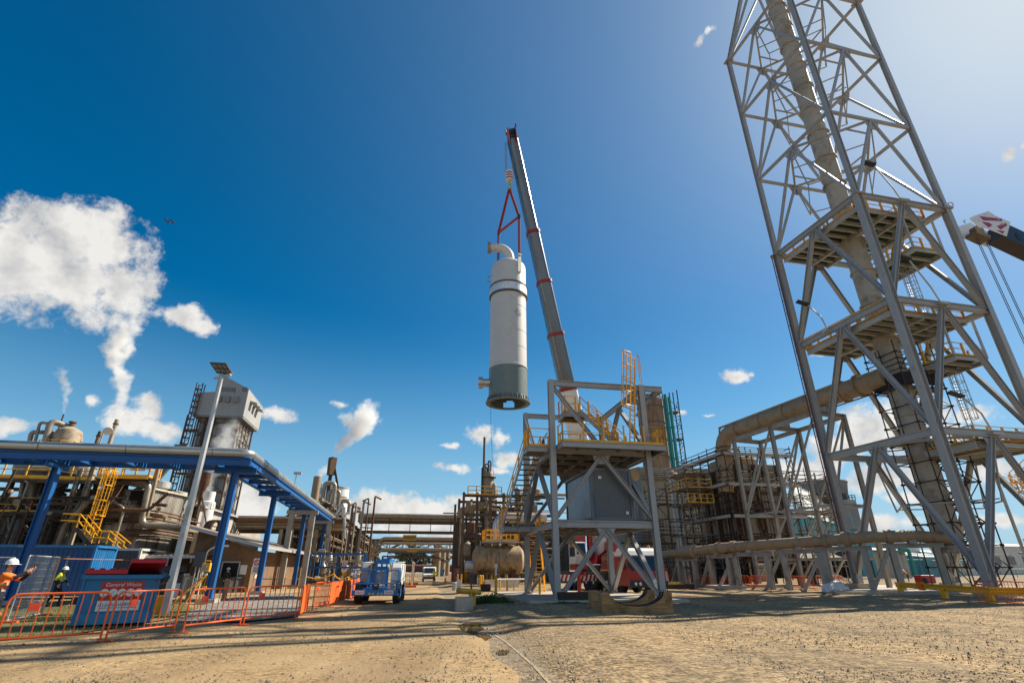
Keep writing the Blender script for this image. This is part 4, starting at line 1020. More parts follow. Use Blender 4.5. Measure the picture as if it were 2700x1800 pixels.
# elbow nozzle at the top
nb = VX + V((.15, 0, 0)) + Z * (v_top - .15)
pts = [nb] + [nb + V((-1.25 + 1.25 * math.cos(a), -.1 * math.sin(a), .5 + 1.25 * math.sin(a))) for a in [k * math.pi / 2 / 9 for k in range(10)]] + [nb + V((-2.05, -.1, 1.75))]
g = G(); g.tube(pts, .44, 22); el = part('outlet_elbow', g, vesselw, vs_, smooth=True)
g = G(); g.lathe([(.44, -.08), (.60, -.08), (.60, .0), (.44, .0)], pts[-1], 24, axis=-X3); g.lathe([(.2, .02), (.60, .02), (.60, .14), (.05, .14)], pts[-1], 24, axis=-X3)
for k in range(16): a = k / 16 * 6.283; g.tube([pts[-1] + V((.14, .53 * math.cos(a), .53 * math.sin(a))), pts[-1] + V((-.2, .53 * math.cos(a), .53 * math.sin(a)))], .03, 5)
part('elbow_flange', g, mat('rusty_bolts', (.34, .29, .24), .5, .4, .3, 8), el)
g = G(); nz_ = VX + Z * (v_bot + 1.75) + V((-R_, -.3, 0)); g.lathe([(.36, -.1), (.36, .55), (.52, .55), (.52, .7), (.48, .7), (.48, .74), (.52, .74), (.52, .9), (.1, .9)], nz_, 24, axis=-X3); part('side_nozzle', g, pipesil, vs_)
for zz_ in (v_top - 1.75, v_top - 2.3):
 g = G(); p = VX + Z * zz_ + V((-R_ - .0, -.15, 0)); g.tube([p, p - X3 * .28], .05, 8); g.tube([p - X3 * .28, p - X3 * .34], .11, 10); part('instrument_nozzle', g, mat('brass_red', (.5, .2, .04), .5), vs_)
# star mark and trunnion
lg = VX + V((.62 * R_ * 1.0, 0, 0)); a_ = math.radians(-58)
def onv(a, z, d=0): return VX + V((math.cos(a), math.sin(a), 0)) * (R_ + d) + Z * z
zs = v_top - 6.3
g = G()
for k in range(8):
 b = k * math.pi / 4; c0_, c1_ = .14, .42
 p = onv(a_ + math.cos(b) * c0_ / R_, zs + math.sin(b) * c0_, .006); q = onv(a_ + math.cos(b) * c1_ / R_, zs + math.sin(b) * c1_, .006); g.bar(p, q, .05, .012, onv(a_, 0) - VX)
part('star_mark', g, mat('blue_mark', (.05, .12, .28), .6), vs_)
for sgn, ang in ((1, R(-52)), (-1, R(128))):
 d = V((math.cos(ang), math.sin(ang), 0)); t_ = Z.cross(d)
 g = G(); c = VX + d * (R_ + .0) + Z * (v_top - 1.25); g.prism([c - t_ * .22 - Z * .7, c + t_ * .22 - Z * .7, c + t_ * .16 + Z * 1.35, c - t_ * .16 + Z * 1.35], d * .09); g.tube([c + Z * 1.2 - t_ * .2 + d * .05, c + Z * 1.2 + t_ * .2 + d * .05], .1, 10); part('lifting_lug', g, vesselw, vs_)
lugs = [VX + V((math.cos(a), math.sin(a), 0)) * (R_ + .03) + Z * (v_top + .1) for a in (R(-52), R(128))]
sp_r = at(1371, 568, lugs[0].y); sp_l = at(1316, 617, lugs[1].y)
spz = (sp_r.z + sp_l.z) / 2
sp_r = V((lugs[0].x, lugs[0].y, spz)); sp_l = V((lugs[1].x, lugs[1].y, spz))
hk = blk - Z * 1.7
rg = thing('lifting_sling', 'red slings and spreader bar between hook block and white vessel', 'sling', hk)
for a, b, w in ((hk, sp_l, .14), (hk, sp_r, .14), (sp_l, lugs[1], .12), (sp_r, lugs[0], .12)):
 g = G(); o_ = V((.07, 0, 0)); g.tube([a - o_, b - o_], w / 2, 7); g.tube([a + o_, b + o_], w / 2, 7); part('sling_leg', g, redbr, rg)
g = G(); g.tube([sp_l, sp_r], .13, 10); part('spreader_bar', g, mat('spreader_red', (.40, .03, .03), .5), rg)
for p in (sp_l, sp_r): g = G(); g.box(p - Z * .25, X3, Y3, .25, .14, .5); part('shackle', g, dksteel, rg)
g = G(); tl = VX + Z * v_bot + V((-1.5, -.4, 0)); g.tube([tl, tl + V((.1, 0, -3)), tl + V((.5, .3, -8.5)), tl + V((.9, .5, -13))], .014, 4); tag(part('tag_line', g, ropem), 'thin tag line trailing from the bottom of the hanging vessel', 'rope')
# ---------------------------------------------------------------- second crane reaching in from the right
c2o = V((118.0, 55.0, 0))
hp = at(2588, 598, 45.0)
c2 = thing('crane', 'second crane whose dark boom with red and white head enters at the right', 'crane', c2o)
a_, b_ = hp, V((114.0, 56.0, 6)); d = (b_ - a_).normalized(); sd2 = d.cross(Z).normalized(); u2 = sd2.cross(d).normalized()
def box2(g, p, q, w, h0, h1):
 vs = []
 for c, h in ((p, h0), (q, h1)): vs += [c - sd2 * w / 2 - u2 * h / 2, c + sd2 * w / 2 - u2 * h / 2, c + sd2 * w / 2 + u2 * h / 2, c - sd2 * w / 2 + u2 * h / 2]
 g.add(vs, [(3, 2, 1, 0), (4, 5, 6, 7), (0, 1, 5, 4), (1, 2, 6, 5), (2, 3, 7, 6), (3, 0, 4, 7)])
sg_ = sd2 if sd2.y < 0 else -sd2
g = G(); box2(g, a_ + d * 1.6, a_ + d * 30, 1.6, 2.05, 2.1); b2m = part('boom_section', g, mat('dark_boom', (.035, .035, .045), .4, .3), c2)
g = G(); box2(g, a_ + d * 30, b_, 1.8, 2.3, 2.4); part('boom_section', g, whitep, c2)
for k in range(9): g = G(); g.lathe([(.5, 0), (.53, .03), (.36, .05)], a_ + d * (3.5 + k * 2.4) + sg_ * .8, 16, axis=sg_); part('boom_dimple', g, mat('dark_dimple', (.02, .02, .025), .35, .3), b2m)
g = G(); box2(g, a_ + d * 1.6 + u2 * 1.1, b_ + u2 * 1.1, 1.3, .07, .07); part('top_plate', g, palesteel, c2)
g = G(); KS = 1.8
hp_ = [d * 1.25 + u2 * .68, d * .3 + u2 * .62, d * -.15 + u2 * .75, d * -1.1 - u2 * .25, d * -1.35 - u2 * .6, d * -.7 - u2 * .95, d * -.3 - u2 * .75, d * 1.0 - u2 * .62]
for s in (.52, -.58): g.prism([a_ + sg_ * s * KS + v * KS for v in hp_], sg_ * .06)
bh = part('boom_head', g, whitep, c2)
def stripe(g, pts): g.add([a_ + sg_ * (.52 * KS + .066) + d * x * KS + u2 * y * KS for x, y in pts], [tuple(range(len(pts))), tuple(range(len(pts)))[::-1]])
g = G(); stripe(g, [(-.75, -.05), (-.5, -.25), (.7, .42), (.7, .62)]); stripe(g, [(-.62, -.42), (-.15, -.62), (.1, -.3), (-.1, -.2)]); stripe(g, [(.35, -.2), (.6, -.35), (1.05, .3), (.95, .42)]); stripe(g, [(.3, -.55), (.75, -.6), (.85, -.3)])
part('red_stripe', g, red, bh)
g = G()
for x, y, r in ((.45, .45, .14), (.7, .2, .15), (-.75, -.4, .07), (-1.0, -.55, .06), (-.35, .28, .05)): g.lathe([(r, .0), (r, .02), (r * .5, .035)], a_ + sg_ * (.52 * KS + .07) + d * x * KS + u2 * y * KS, 16, axis=sg_)
part('pin_boss', g, palesteel, bh)
g = G()
for s in (-.25, 0, .25): g.lathe([(.1, -.07), (.57, -.07), (.5, 0), (.57, .07), (.1, .07)], a_ + d * -.54 - u2 * 1.0 + sd2 * s, 18, axis=sd2)
g.box(a_ - d * .4 - u2 * 2.05, d, sd2, 1.6, 1.2, .5, u2); part('sheave', g, mat('brown_steel', (.12, .09, .06), .5, .3), bh)
g = G(); q_ = a_ - d * 2.38 - u2 * .9; g.tube([q_ + sg_ * .5, q_ - d * .22 + sg_ * .5 - u2 * .25, q_ + sg_ * .5 - u2 * .45], .06, 6); part('jib_lug', g, palesteel, bh)
g = G(); g.tube([a_ + d * 2.1 + u2 * 1.35, a_ + d * 6 + u2 * 1.5, b_ + u2 * 1.6], .05, 5); g.box(a_ + d * 3.2 + u2 * 1.16, d, sd2, 1.9, .4, .27, u2); part('top_fittings', g, dksteel, c2)
for dx, dy in ((-.9, 0), (-.65, 0), (.33, -.2), (.57, -.2)):
 p = a_ + d * dx - u2 * 1.5; g = G(); g.tube([p, V((p.x + .4, p.y, 2.0))], .035, 5); part('hoist_rope', g, ropem, c2)
g = G(); g.box(V((116, 55, 0)), E, Nn, 8, 3, 2.5); part('carrier', g, whitep, c2)
g = G()
for i in (-3, -1.3, 1.3, 3): g.lathe([(.3, -1.5), (.7, -1.5), (.7, 1.5), (.3, 1.5)], V((116, 55, .7)) + E * i, 18, axis=Nn)
part('wheel', g, rubber, c2)
# ---------------------------------------------------------------- people
def person(loc, face, J, cl, label, helmet=whitep, group=None, extra=None):
 """one skinned body grown over a posed skeleton; J overrides joints (x right, y ahead, z up)"""
 D = dict(pelvis=(0, 0, .95), waist=(0, 0, 1.10), chest=(0, .01, 1.30), neck=(0, .02, 1.50), chin=(0, .05, 1.575), head=(0, .04, 1.66),
   lsh=(-.18, 0, 1.43), lel=(-.25, -.02, 1.15), lwr=(-.25, .12, .93), lha=(-.245, .16, .86), rsh=(.18, 0, 1.43), rel=(.25, -.02, 1.15), rwr=(.25, .12, .93), rha=(.245, .16, .86),
   lhip=(-.09, 0, .90), lkn=(-.11, .03, .50), lan=(-.12, -.02, .10), lto=(-.13, .17, .05), rhip=(.09, 0, .90), rkn=(.11, .03, .50), ran=(.12, -.02, .10), rto=(.13, .17, .05))
 D.update(J)
 rad = dict(pelvis=.15, waist=.145, chest=.165, neck=.062, chin=.07, head=.092, lsh=.085, rsh=.085, lel=.055, rel=.055, lwr=.042, rwr=.042, lha=.04, rha=.04, lhip=.105, rhip=.105, lkn=.072, rkn=.072, lan=.055, ran=.055, lto=.045, rto=.045)
 bones = [('pelvis', 'waist', 't'), ('waist', 'chest', 's'), ('chest', 'neck', 's'), ('neck', 'chin', 'k'), ('chin', 'head', 'k')]
 for s in 'lr':
  bones += [('chest', s + 'sh', 's'), (s + 'sh', s + 'el', 's'), (s + 'el', s + 'wr', 'c'), (s + 'wr', s + 'ha', 'k'), ('pelvis', s + 'hip', 't'), (s + 'hip', s + 'kn', 't'), (s + 'kn', s + 'an', 't'), (s + 'an', s + 'to', 'b')]
 P = {k: V(v) for k, v in D.items()}; R_ = dict(rad)
 for s in 'lr':                                  # four curled fingers and a thumb on each palm
  w, h = P[s + 'wr'], P[s + 'ha']; d = (h - w).normalized(); sd = d.cross(V((0, 1, .2))); sd = sd.normalized() if sd.length > .1 else V((1, 0, 0)); nrm = sd.cross(d)
  for i, (o, l) in enumerate(((-.03, .06), (-.01, .075), (.01, .07), (.03, .055))):
   a, b = 'f%s%d' % (s, i), 'g%s%d' % (s, i); P[a] = h + d * (.035 + l * .35) + sd * o; P[b] = P[a] + d * l * .35 + nrm * .03; R_[a], R_[b] = .0105, .009
   bones += [(s + 'ha', a, 'k'), (a, b, 'k')]
  a = 't' + s; P[a] = w.lerp(h, .5) + sd * -.055 + d * .035; R_[a] = .012; bones.append((s + 'wr', a, 'k'))
 import bmesh
 bm = bmesh.new(); sl_ = bm.verts.layers.skin.verify(); vv = {}
 for k, p in P.items():
  v = bm.verts.new(p); r = R_[k]; v[sl_].radius = (r, r * (.72 if k in ('pelvis', 'waist', 'chest') else 1)); v[sl_].use_root = (k == 'pelvis'); vv[k] = v
 for a, b, _ in bones: bm.edges.new((vv[a], vv[b]))
 me = bpy.data.meshes.new('tmp'); bm.to_mesh(me); bm.free()
 ob = bpy.data.objects.new('tmp', me); col.objects.link(ob)
 ob.modifiers.new('s', 'SKIN'); sb = ob.modifiers.new('u', 'SUBSURF'); sb.levels = 2
 dg = bpy.context.evaluated_depsgraph_get(); m2 = bpy.data.meshes.new_from_object(ob.evaluated_get(dg))
 bpy.data.objects.remove(ob); bpy.data.meshes.remove(me)
 order = ['s', 'c', 't', 'k', 'b', 'r']; m2.materials.clear()
 for k in order: m2.materials.append(cl[k])
 segs = [(P[a], P[b], m) for a, b, m in bones]
 for f in m2.polygons:
  c = V(f.center); best = None
  for a, b, m in segs:
   d = b - a; t = max(0, min(1, (c - a).dot(d) / max(1e-9, d.dot(d)))); dist = (c - (a + d * t)).length
   if best is None or dist < best[0]: best = (dist, m)
  m = best[1]
  if m == 's' and cl.get('bands') and abs(c.x) < .26:
   if 1.06 < c.z < 1.12 or 1.22 < c.z < 1.27: m = 'r'
  f.material_index = order.index(m); f.use_smooth = True
 root = thing('person', label, 'person', loc, group); root.rotation_euler = (0, 0, face)
 m2.name = 'body'; b = bpy.data.objects.new('body', m2); col.objects.link(b); b.parent = root
 H = P['head']
 def sub(name, g, m, smooth=True): o = part(name, g, m, None, smooth); o.parent = root; return o
 if helmet:
  g = G(); c = H + V((0, -.005, .02))
  pr = [(.135, .0), (.137, .02), (.13, .06), (.105, .105), (.06, .135), (.01, .145)]; g.lathe(pr, c, 20)
  n = 20; rim = [c + V((math.cos(a) * .15, math.sin(a) * (.165 + .06 * max(0, math.sin(a))), -.005)) for a in [k / n * 6.283 for k in range(n)]]; inn = [c + V((math.cos(a) * .125, math.sin(a) * .13, .015)) for a in [k / n * 6.283 for k in range(n)]]
  g.add(rim + inn, [(k, (k + 1) % n, n + (k + 1) % n, n + k) for k in range(n)])
  for x in (-.03, .03): g.tube([c + V((x, -.11, .07)), c + V((x, 0, .142)), c + V((x, .10, .09))], .012, 5)
  sub('helmet', g, helmet)
 g = G(); c = H
 g.lathe([(.005, .03), (.016, .015), (.014, 0)], c + V((0, .085, -.02)), 8, axis=V((0, 1, -.3))); sub('nose', g, skin)
 g = G()
 for x in (-.095, .095): g.lathe([(.01, -.012), (.03, 0), (.01, .012)], c + V((x, -.005, -.02)), 10, axis=X3)
 sub('ears', g, skin)
 g = G()
 for x in (-.035, .035): g.lathe([(.003, .012), (.011, .004), (.012, 0)], c + V((x, .084, .01)), 8, axis=Y3)
 g.bar(c + V((-.025, .086, -.058)), c + V((.025, .086, -.058)), .008, .008); sub('eyes_and_mouth', g, mat('eye_dark', (.05, .03, .025), .4))
 g = G(); g.lathe([(.1, -.05), (.103, 0), (.1, .04)], c + V((0, -.012, -.005)), 16, cap=False)
 g2 = G(); g2.add([p for p in g.v], [f for f in g.f if all(g.v[i].y < c.y + .02 for i in f)]); sub('hair', g2, mat('dark_hair', (.05, .03, .018), .8))
 if extra: extra(root, sub, P); root.scale = (1.05, 1.05, 1.05)
 return root
boots = mat('work_boots', (.03, .022, .016), .7)
black = mat('black_cloth', (.012, .012, .013), .85, bump=.2)
def heading(dx, dy): return math.atan2(-dx, dy)
def phone(root, sub, P):
 g = G(); c = (P['rha'] + P['lha']) / 2 + V((0, .05, .06)); g.box(c, X3, Y3, .155, .012, .08, V((.1, 0, 1)).normalized()); sub('phone', g, blackp, False)
 g = G()
 for k in range(2): g.tube([V((.2, -.06, .98)) + V((0, .02 * math.cos(a) , .05 * math.sin(a) - .12 * k)) for a in [i * .7 for i in range(10)]], .012, 5)
 sub('safety_glasses', g, mat('fluoro', (.6, .8, .02), .4))
w1 = hgt(-48, 1686, 0)
person(w1, heading(.86, .32), dict(lsh=(-.18, .03, 1.43), rsh=(.18, .03, 1.43), rel=(.26, .27, 1.36), rwr=(.10, .48, 1.52), rha=(.07, .52, 1.59), lel=(-.22, .28, 1.33), lwr=(-.05, .47, 1.50), lha=(-.02, .52, 1.57), head=(0, .05, 1.68), chin=(0, .06, 1.59)),
 dict(s=hvor, c=navy, t=navy, k=skin, b=boots, r=silvert, bands=1), 'worker in orange hi-vis shirt and white helmet raising a phone', extra=phone)
w2 = gnd(134, 1600)
person(w2, heading(.9, .3), dict(pelvis=(0, .05, .95), waist=(0, .03, 1.1), chest=(0, .03, 1.3), lkn=(-.1, .26, .52), lan=(-.1, .18, .1), lto=(-.1, .38, .06), rkn=(.1, -.04, .5), ran=(.1, -.28, .13), rto=(.1, -.1, .05), rel=(.26, -.1, 1.18), rwr=(.24, .08, .98), rha=(.24, .12, .91), lel=(-.26, .12, 1.18), lwr=(-.2, .3, 1.05), lha=(-.19, .34, .99), head=(0, .1, 1.64), chin=(0, .1, 1.56)),
 dict(s=hvye, c=black, t=black, k=skin, b=boots, r=silvert, bands=1), 'worker in yellow hi-vis top and black trousers walking behind the mesh fence')
w3 = gnd(589, 1563); 
person(w3, heading(.7, -.5), dict(), dict(s=black, c=black, t=black, k=skin, b=boots, r=silvert), 'worker in black with a white helmet standing by the long grey trough')
w4 = gnd(1144, 1541)
person(w4, heading(-.2, -1), dict(rel=(.33, 0, 1.2), rwr=(.2, .12, 1.05), rha=(.16, .14, 1.0), lel=(-.33, 0, 1.2), lwr=(-.2, .12, 1.05), lha=(-.16, .14, 1.0)), dict(s=hvye, c=hvye, t=mat('khaki_cloth', (.14, .09, .05), .85), k=skin, b=boots, r=silvert, bands=1), 'worker in yellow hi-vis shirt with hands on hips in front of the white van')
w5 = gnd(1053, 1541)
person(w5, heading(-.6, -.8), dict(lkn=(-.11, .1, .5), lan=(-.12, .08, .1), lto=(-.13, .27, .05)), dict(s=hvye, c=navy, t=navy, k=skin, b=boots, r=silvert, bands=1), 'worker in yellow vest and dark harness beyond the blue boom lift, left of two')
w6 = gnd(1063, 1538)
person(w6, heading(.6, .7), dict(rkn=(.11, .12, .5), ran=(.12, .1, .1), rto=(.13, .29, .05)), dict(s=hvye, c=hvye, t=mat('purple_navy', (.03, .025, .06), .85), k=skin, b=boots, r=silvert, bands=1), 'second worker in yellow beyond the blue boom lift, right of two')
w7 = gnd(2398, 1533)
person(w7, heading(-.6, .5), dict(waist=(0, .05, 1.08), chest=(0, .15, 1.24), neck=(0, .27, 1.38), chin=(0, .34, 1.42), head=(0, .38, 1.49), lsh=(-.18, .18, 1.34), rsh=(.18, .18, 1.34), rel=(.24, .34, 1.1), rwr=(.2, .48, .95), rha=(.2, .52, .9), lel=(-.24, .34, 1.1), lwr=(-.2, .48, .95), lha=(-.2, .52, .9)), dict(s=hvor, c=navy, t=navy, k=skin, b=boots, r=hvye, bands=1), 'worker in orange bending among the steel legs behind the yellow guard rail')
# ---------------------------------------------------------------- crowd barriers
def make_barrier(L=2.1, H=1.1, nb=11, plate=True, m=None):
 m = m or orng
 b = thing('crowd_barrier', 'orange tube crowd barrier', 'barrier'); g = G(); r = .025
 pts = [V((0, 0, .02)), V((0, 0, H)), V((L, 0, H)), V((L, 0, .02))]; g.tube(bend(pts, .22, 6), r, 8); g.tube([V((0, 0, .17)), V((L, 0, .17))], r, 8); part('frame', g, m, b, smooth=True)
 g = G()
 for i in range(1, nb + 1): x = L * i / (nb + 1); g.tube([V((x, 0, .17)), V((x, 0, H))], .014, 6)
 part('bars', g, m, b, smooth=True)
 for x in (0, L):
  g = G(); g.prism([V((x - .04, -.24, 0)), V((x + .04, -.24, 0)), V((x + .04, .24, 0)), V((x - .04, .24, 0))], Z * .018); part('foot', g, m, b)
 if plate: g = G(); g.bar(V((L * 2 / (nb + 1), -.015, .82)), V((L * 3.0 / (nb + 1), -.015, .82)), .012, .17); part('name_plate', g, mat('plate_orange', (.62, .06, .02), .5), b)
 return b
protos = {}
def barrier(p, q, label, group, nb=11, plate=True):
 L = round((q - p).length, 2)
 b = make_barrier(L, 1.1, nb, plate); b.location = (p.x, p.y, .02); d = q - p; b.rotation_euler = (0, 0, math.atan2(d.y, d.x)); b["label"] = label; b["group"] = group; return b
GB = 'orange barriers along the dirt road'
barrier(gnd(-22, 1711), gnd(262, 1690), 'orange crowd barrier in front of the orange shirted worker and bin, leftmost', GB, 9)
barrier(gnd(277, 1689), gnd(457, 1667), 'orange crowd barrier in front of the right half of the blue bin', GB, 9)
barrier(gnd(481, 1668), gnd(632, 1648), 'orange crowd barrier in front of the yellow survey tripod and blue column', GB, 9)
barrier(gnd(641, 1647), gnd(777, 1632), 'orange crowd barrier left of the solid orange corner panel', GB, 9)
barrier(gnd(822, 1611), gnd(862, 1599), 'open orange crowd barrier just right of the solid corner panel', GB, 11)
def mesh_barrier(p, q, label, h=1.08):
 d = q - p; L = d.length; e = d.normalized()
 t = thing('mesh_barrier', label, 'barrier', p, GB)
 g = G(); g.tube(bend([p, p + Z * h, q + Z * h, q], .12), .02, 8); part('frame', g, orng, t)
 g = G(); n = max(4, int(L / .06)); nn = V((e.y, -e.x, 0))
 vs = []
 for i in range(n + 1):
  o = p + d * i / n + nn * (.03 + .012 * math.sin(i * 1.7)); vs += [o + Z * .12, o + Z * (h - .02)]
 g.add(vs, [(2 * i, 2 * i + 2, 2 * i + 3, 2 * i + 1) for i in range(n)]); part('mesh_cover', g, mat('orange_mesh', (.85, .13, .015), .6, var=.15, scale=5), t)
 for x in (p, q): g = G(); g.box(x, e, nn, .1, .5, .02); part('foot', g, orng, t)
mesh_barrier(gnd(784, 1630), gnd(808, 1613), 'solid orange mesh barrier at the corner of the barrier line')
for a, b, l in (((866, 1598), (886, 1592), 'first'), ((888, 1591), (906, 1586), 'second'), ((908, 1585), (926, 1580), 'third'), ((929, 1578), (945, 1572), 'fourth')):
 mesh_barrier(gnd(*a), gnd(*b), '%s orange mesh barrier along the road toward the blue boom lift' % l)
# ---------------------------------------------------------------- general waste bin
FL, FR_ = V((-13.42, 17.7, 0)), V((-11.78, 18.92, 0))
be = (FR_ - FL).normalized(); bn = V((-be.y, be.x, 0)); BL = (FR_ - FL).length; BH = 1.5; BD = 1.25
bi = thing('waste_bin', 'blue steel general waste bin with red plastic lids, right lid propped open', 'bin', FL)
def bp(x, y, z): return FL + be * x + bn * y + Z * z
g = G(); t0 = .04
out = [(0, .0, .12), (BL, .0, .12), (BL, BD, .12), (0, BD, .12)]
for (x0, y0), (x1, y1) in (((0, 0), (BL, 0)), ((BL, 0), (BL, BD)), ((BL, BD), (0, BD)), ((0, BD), (0, 0))):
 a, b = bp(x0, y0, .1), bp(x1, y1, .1); d = (b - a).normalized(); n_ = V((-d.y, d.x, 0)) * .05; hA = BH
 g.prism([a, b, b + Z * (hA - .1), a + Z * (hA - .1)], n_)
g.prism([bp(0.06, .06, .1), bp(BL - .06, .06, .1), bp(BL - .06, BD - .06, .1), bp(.06, BD - .06, .1)], Z * .05)
part('body', g, blue2, bi)
g = G(); g.bar(bp(-.06, -.05, BH - .06), bp(BL + .06, -.05, BH - .06), .1, .12); g.bar(bp(-.05, 0, BH - .06), bp(-.05, BD, BH - .06), .1, .12); g.bar(bp(BL + .05, 0, BH - .06), bp(BL + .05, BD, BH - .06), .1, .12); part('top_rim', g, blue2, bi)
g = G(); g.prism([bp(0, -.012, .1), bp(BL, -.012, .1), bp(BL, -.012, .42), bp(0, -.012, .40)], -bn * .02); part('skirt_plate', g, mat('bin_blue_worn', (.03, .24, .42), .5, 0, .15, 2, dirt=(.02, .14, .27), damt=.5), bi)
for x in (.03, BL - .03): g = G(); g.bar(bp(x, -.02, .1), bp(x, -.02, BH - .1), .06, .05); part('corner_rib', g, blue2, bi)
g = G(); g.bar(bp(-.09, .35, .75), bp(-.09, 1.05, .75), .16, .2); part('fork_pocket', g, mat('pocket_dark', (.02, .05, .06), .7), bi)
hx = BL * .53
def lid(x0, x1, tilt, name):
 c, s = math.cos(tilt), math.sin(tilt); hy = BD + .02
 def q(x, y, z): dy = hy - y; return bp(x, hy - dy * c - z * s * 0 , BH + .03 + dy * s) + (Z * c + bn * s) * z
 g = G(); n = 12
 for i in range(1):
  vs = [q(x, y, z) for x in (x0, x1) for y in (-.1, BD + .05) for z in (-.03, .10)]
  g.add(vs, [(0, 1, 3, 2), (4, 6, 7, 5), (0, 4, 5, 1), (2, 3, 7, 6), (0, 2, 6, 4), (1, 5, 7, 3)])
 for k in range(4):
  a = x0 + (x1 - x0) * (k + .25) / 4; w = (x1 - x0) / 4 * .5
  vs = [q(a + dx, y, z) for dx in (0, w) for y in (.0, BD - .1) for z in (.10, .15)]
  g.add(vs, [(0, 1, 3, 2), (4, 6, 7, 5), (0, 4, 5, 1), (2, 3, 7, 6), (0, 2, 6, 4), (1, 5, 7, 3)])
 part(name, g, redlid, bi, bevel=.015)
lid(-.02, hx, R(1), 'lid'); lid(hx + .02, BL + .06, R(15), 'lid')
rn = random.Random(2); g = G()
for k in range(7):
 c = bp(hx + .15 + k * .15, .2 + rn.random() * .6, BH - .12); r = .2 + rn.random() * .08
 pr = [(r * math.sin(a) * (.9 + .2 * rn.random()), -r * math.cos(a) * .8) for a in [math.pi * i / 7 for i in range(8)]]; g.lathe(pr, c, 12)
tag(part('rubbish_bag', g, mat('bin_bag', (.012, .012, .013), .3, bump=.6, bscale=14), smooth=True), 'black rubbish bags heaped under the open red lid of the bin', 'bags', kind='stuff')
def sgn(x, z): return bp(x, -.016, z)
sx0, sx1 = BL * .245, BL * .80
redsign = mat('sign_red', (.50, .018, .012), .4, var=.05); whitesign = mat('sign_white', (.72, .72, .70), .4, var=.05); bluet = mat('sign_blue', (.02, .08, .32), .5)
g = G(); g.prism([sgn(sx0, .76), sgn(sx1, .76), sgn(sx1, 1.30), sgn(sx0, 1.30)], -bn * .006); sp_ = part('red_sign', g, redsign, bi)
g = G(); g.prism([sgn(sx0, .46), sgn(sx1, .46), sgn(sx1, .757), sgn(sx0, .757)], -bn * .006); sp2 = part('white_sign', g, whitesign, bi)
ct = (sx0 + sx1) / 2
text_obj('sign_text', 'General Waste', .155, sgn(ct, 1.21) - bn * .008, be, Z, whitesign, sp_, .002, shear=.15)
for k in range(5):
 x = sx0 + (sx1 - sx0) * (k + .5) / 5; c = sgn(x, .98) - bn * .007
 g = G(); g.lathe([(.0, 0), (.115, 0), (.115, .003), (0, .003)], c, 24, axis=-bn); ic = part('icon_disc', g, whitesign, sp_)
 g = G(); o = c - bn * .005
 for i in range(3): g.bar(o + be * (-.05 + .01 * i) + Z * (.03 - .03 * i), o + be * (.05 - .012 * i) + Z * (.035 - .03 * i), .004, .01)
 part('icon_drawing', g, mat('icon_grey', (.35, .36, .36), .6), ic)
 g = G(); o = c - bn * .006 + be * .07 - Z * .07
 if k < 2: g.bar(o - be * .04, o - Z * .03, .004, .014); g.bar(o - Z * .03, o + be * .05 + Z * .05, .004, .014); mm_ = mat('tick_green', (.03, .25, .05), .5)
 else: g.bar(o - be * .035 + Z * .035, o + be * .035 - Z * .035, .004, .014); g.bar(o - be * .035 - Z * .035, o + be * .035 + Z * .035, .004, .014); mm_ = redsign
 part('icon_mark', g, mm_, ic)
text_obj('sign_text', 'CLEANAWAY', .13, sgn(sx0 + .44, .63) - bn * .008, be, Z, bluet, sp2, .002, shear=.2)
text_obj('sign_text', '13 13 39', .12, sgn(sx1 - .26, .65) - bn * .008, be, Z, bluet, sp2, .002)
g = G(); g.bar(sgn(sx0 + .12, .55) - bn * .01, sgn(sx0 + .9, .55) - bn * .01, .003, .012); g.bar(sgn(sx1 - .45, .55) - bn * .01, sgn(sx1 - .08, .55) - bn * .01, .003, .012); part('small_print', g, bluet, sp2)
# small yellow wheelie tub beside it
yb = thing('yellow_tub', 'yellow plastic tub beside the blue bin and the lamp pole', 'tub', gnd(402, 1619))
o = gnd(402, 1619) + E * .05
g = G()
for z0, z1, a, b in ((0, .62, .17, .24),):
 g.add([o + be * x * s_ + bn * y * s_ + Z * z for z, s_ in ((z0, a), (z1, b)) for x, y in ((-1, -1), (1, -1), (1, 1), (-1, 1))], [(3, 2, 1, 0), (0, 1, 5, 4), (1, 2, 6, 5), (2, 3, 7, 6), (3, 0, 4, 7)])
part('tub_body', g, yel, yb, bevel=.02)
g = G(); g.box(o + Z * .62, be, bn, .54, .54, .06); g.box(o + Z * .30, be, bn, .44, .44, .03); part('rim', g, yel, yb)
# ---------------------------------------------------------------- tall lamp pole
lpz = 10.2; lb = gnd(432, 1619)
pol = thing('light_pole', 'tall grey tapered light pole with a floodlight on its crossbar', 'light pole', lb)
g = G(); g.lathe([(.24, 0), (.24, .03)], lb, 16); g.lathe([(.185, .03), (.085, lpz)], lb, 8); part('pole', g, galv, pol)
g = G(); g.bar(lb + Z * lpz - E * .45 + Nn * .35, lb + Z * lpz + E * .5 - Nn * .35, .1, .1); part('crossbar', g, galv, pol)
g = G(); c = lb + Z * (lpz + .15) + E * .12; up = V((-.45, -.55, .7)).normalized(); rt = E; nn = rt.cross(up)
g.box(c, rt, nn, .72, .14, .62, up)
for k in range(4): g.box(c - nn * .09 + rt * (-.24 + .16 * k), rt, nn, .05, .05, .6, up)
fl_ = part('floodlight', g, dksteel, pol)
g = G()
for i in range(3):
 for j in range(2): g.box(c + nn * .075 + rt * (-.22 + .22 * i) + up * (.08 + .27 * j), rt, nn, .17, .012, .2, up)
part('led_panel', g, mat('led_glass', (.16, .16, .15), .2), fl_)
g = G(); g.tube([lb + Z * lpz, c], .05, 6); part('bracket', g, dksteel, pol)
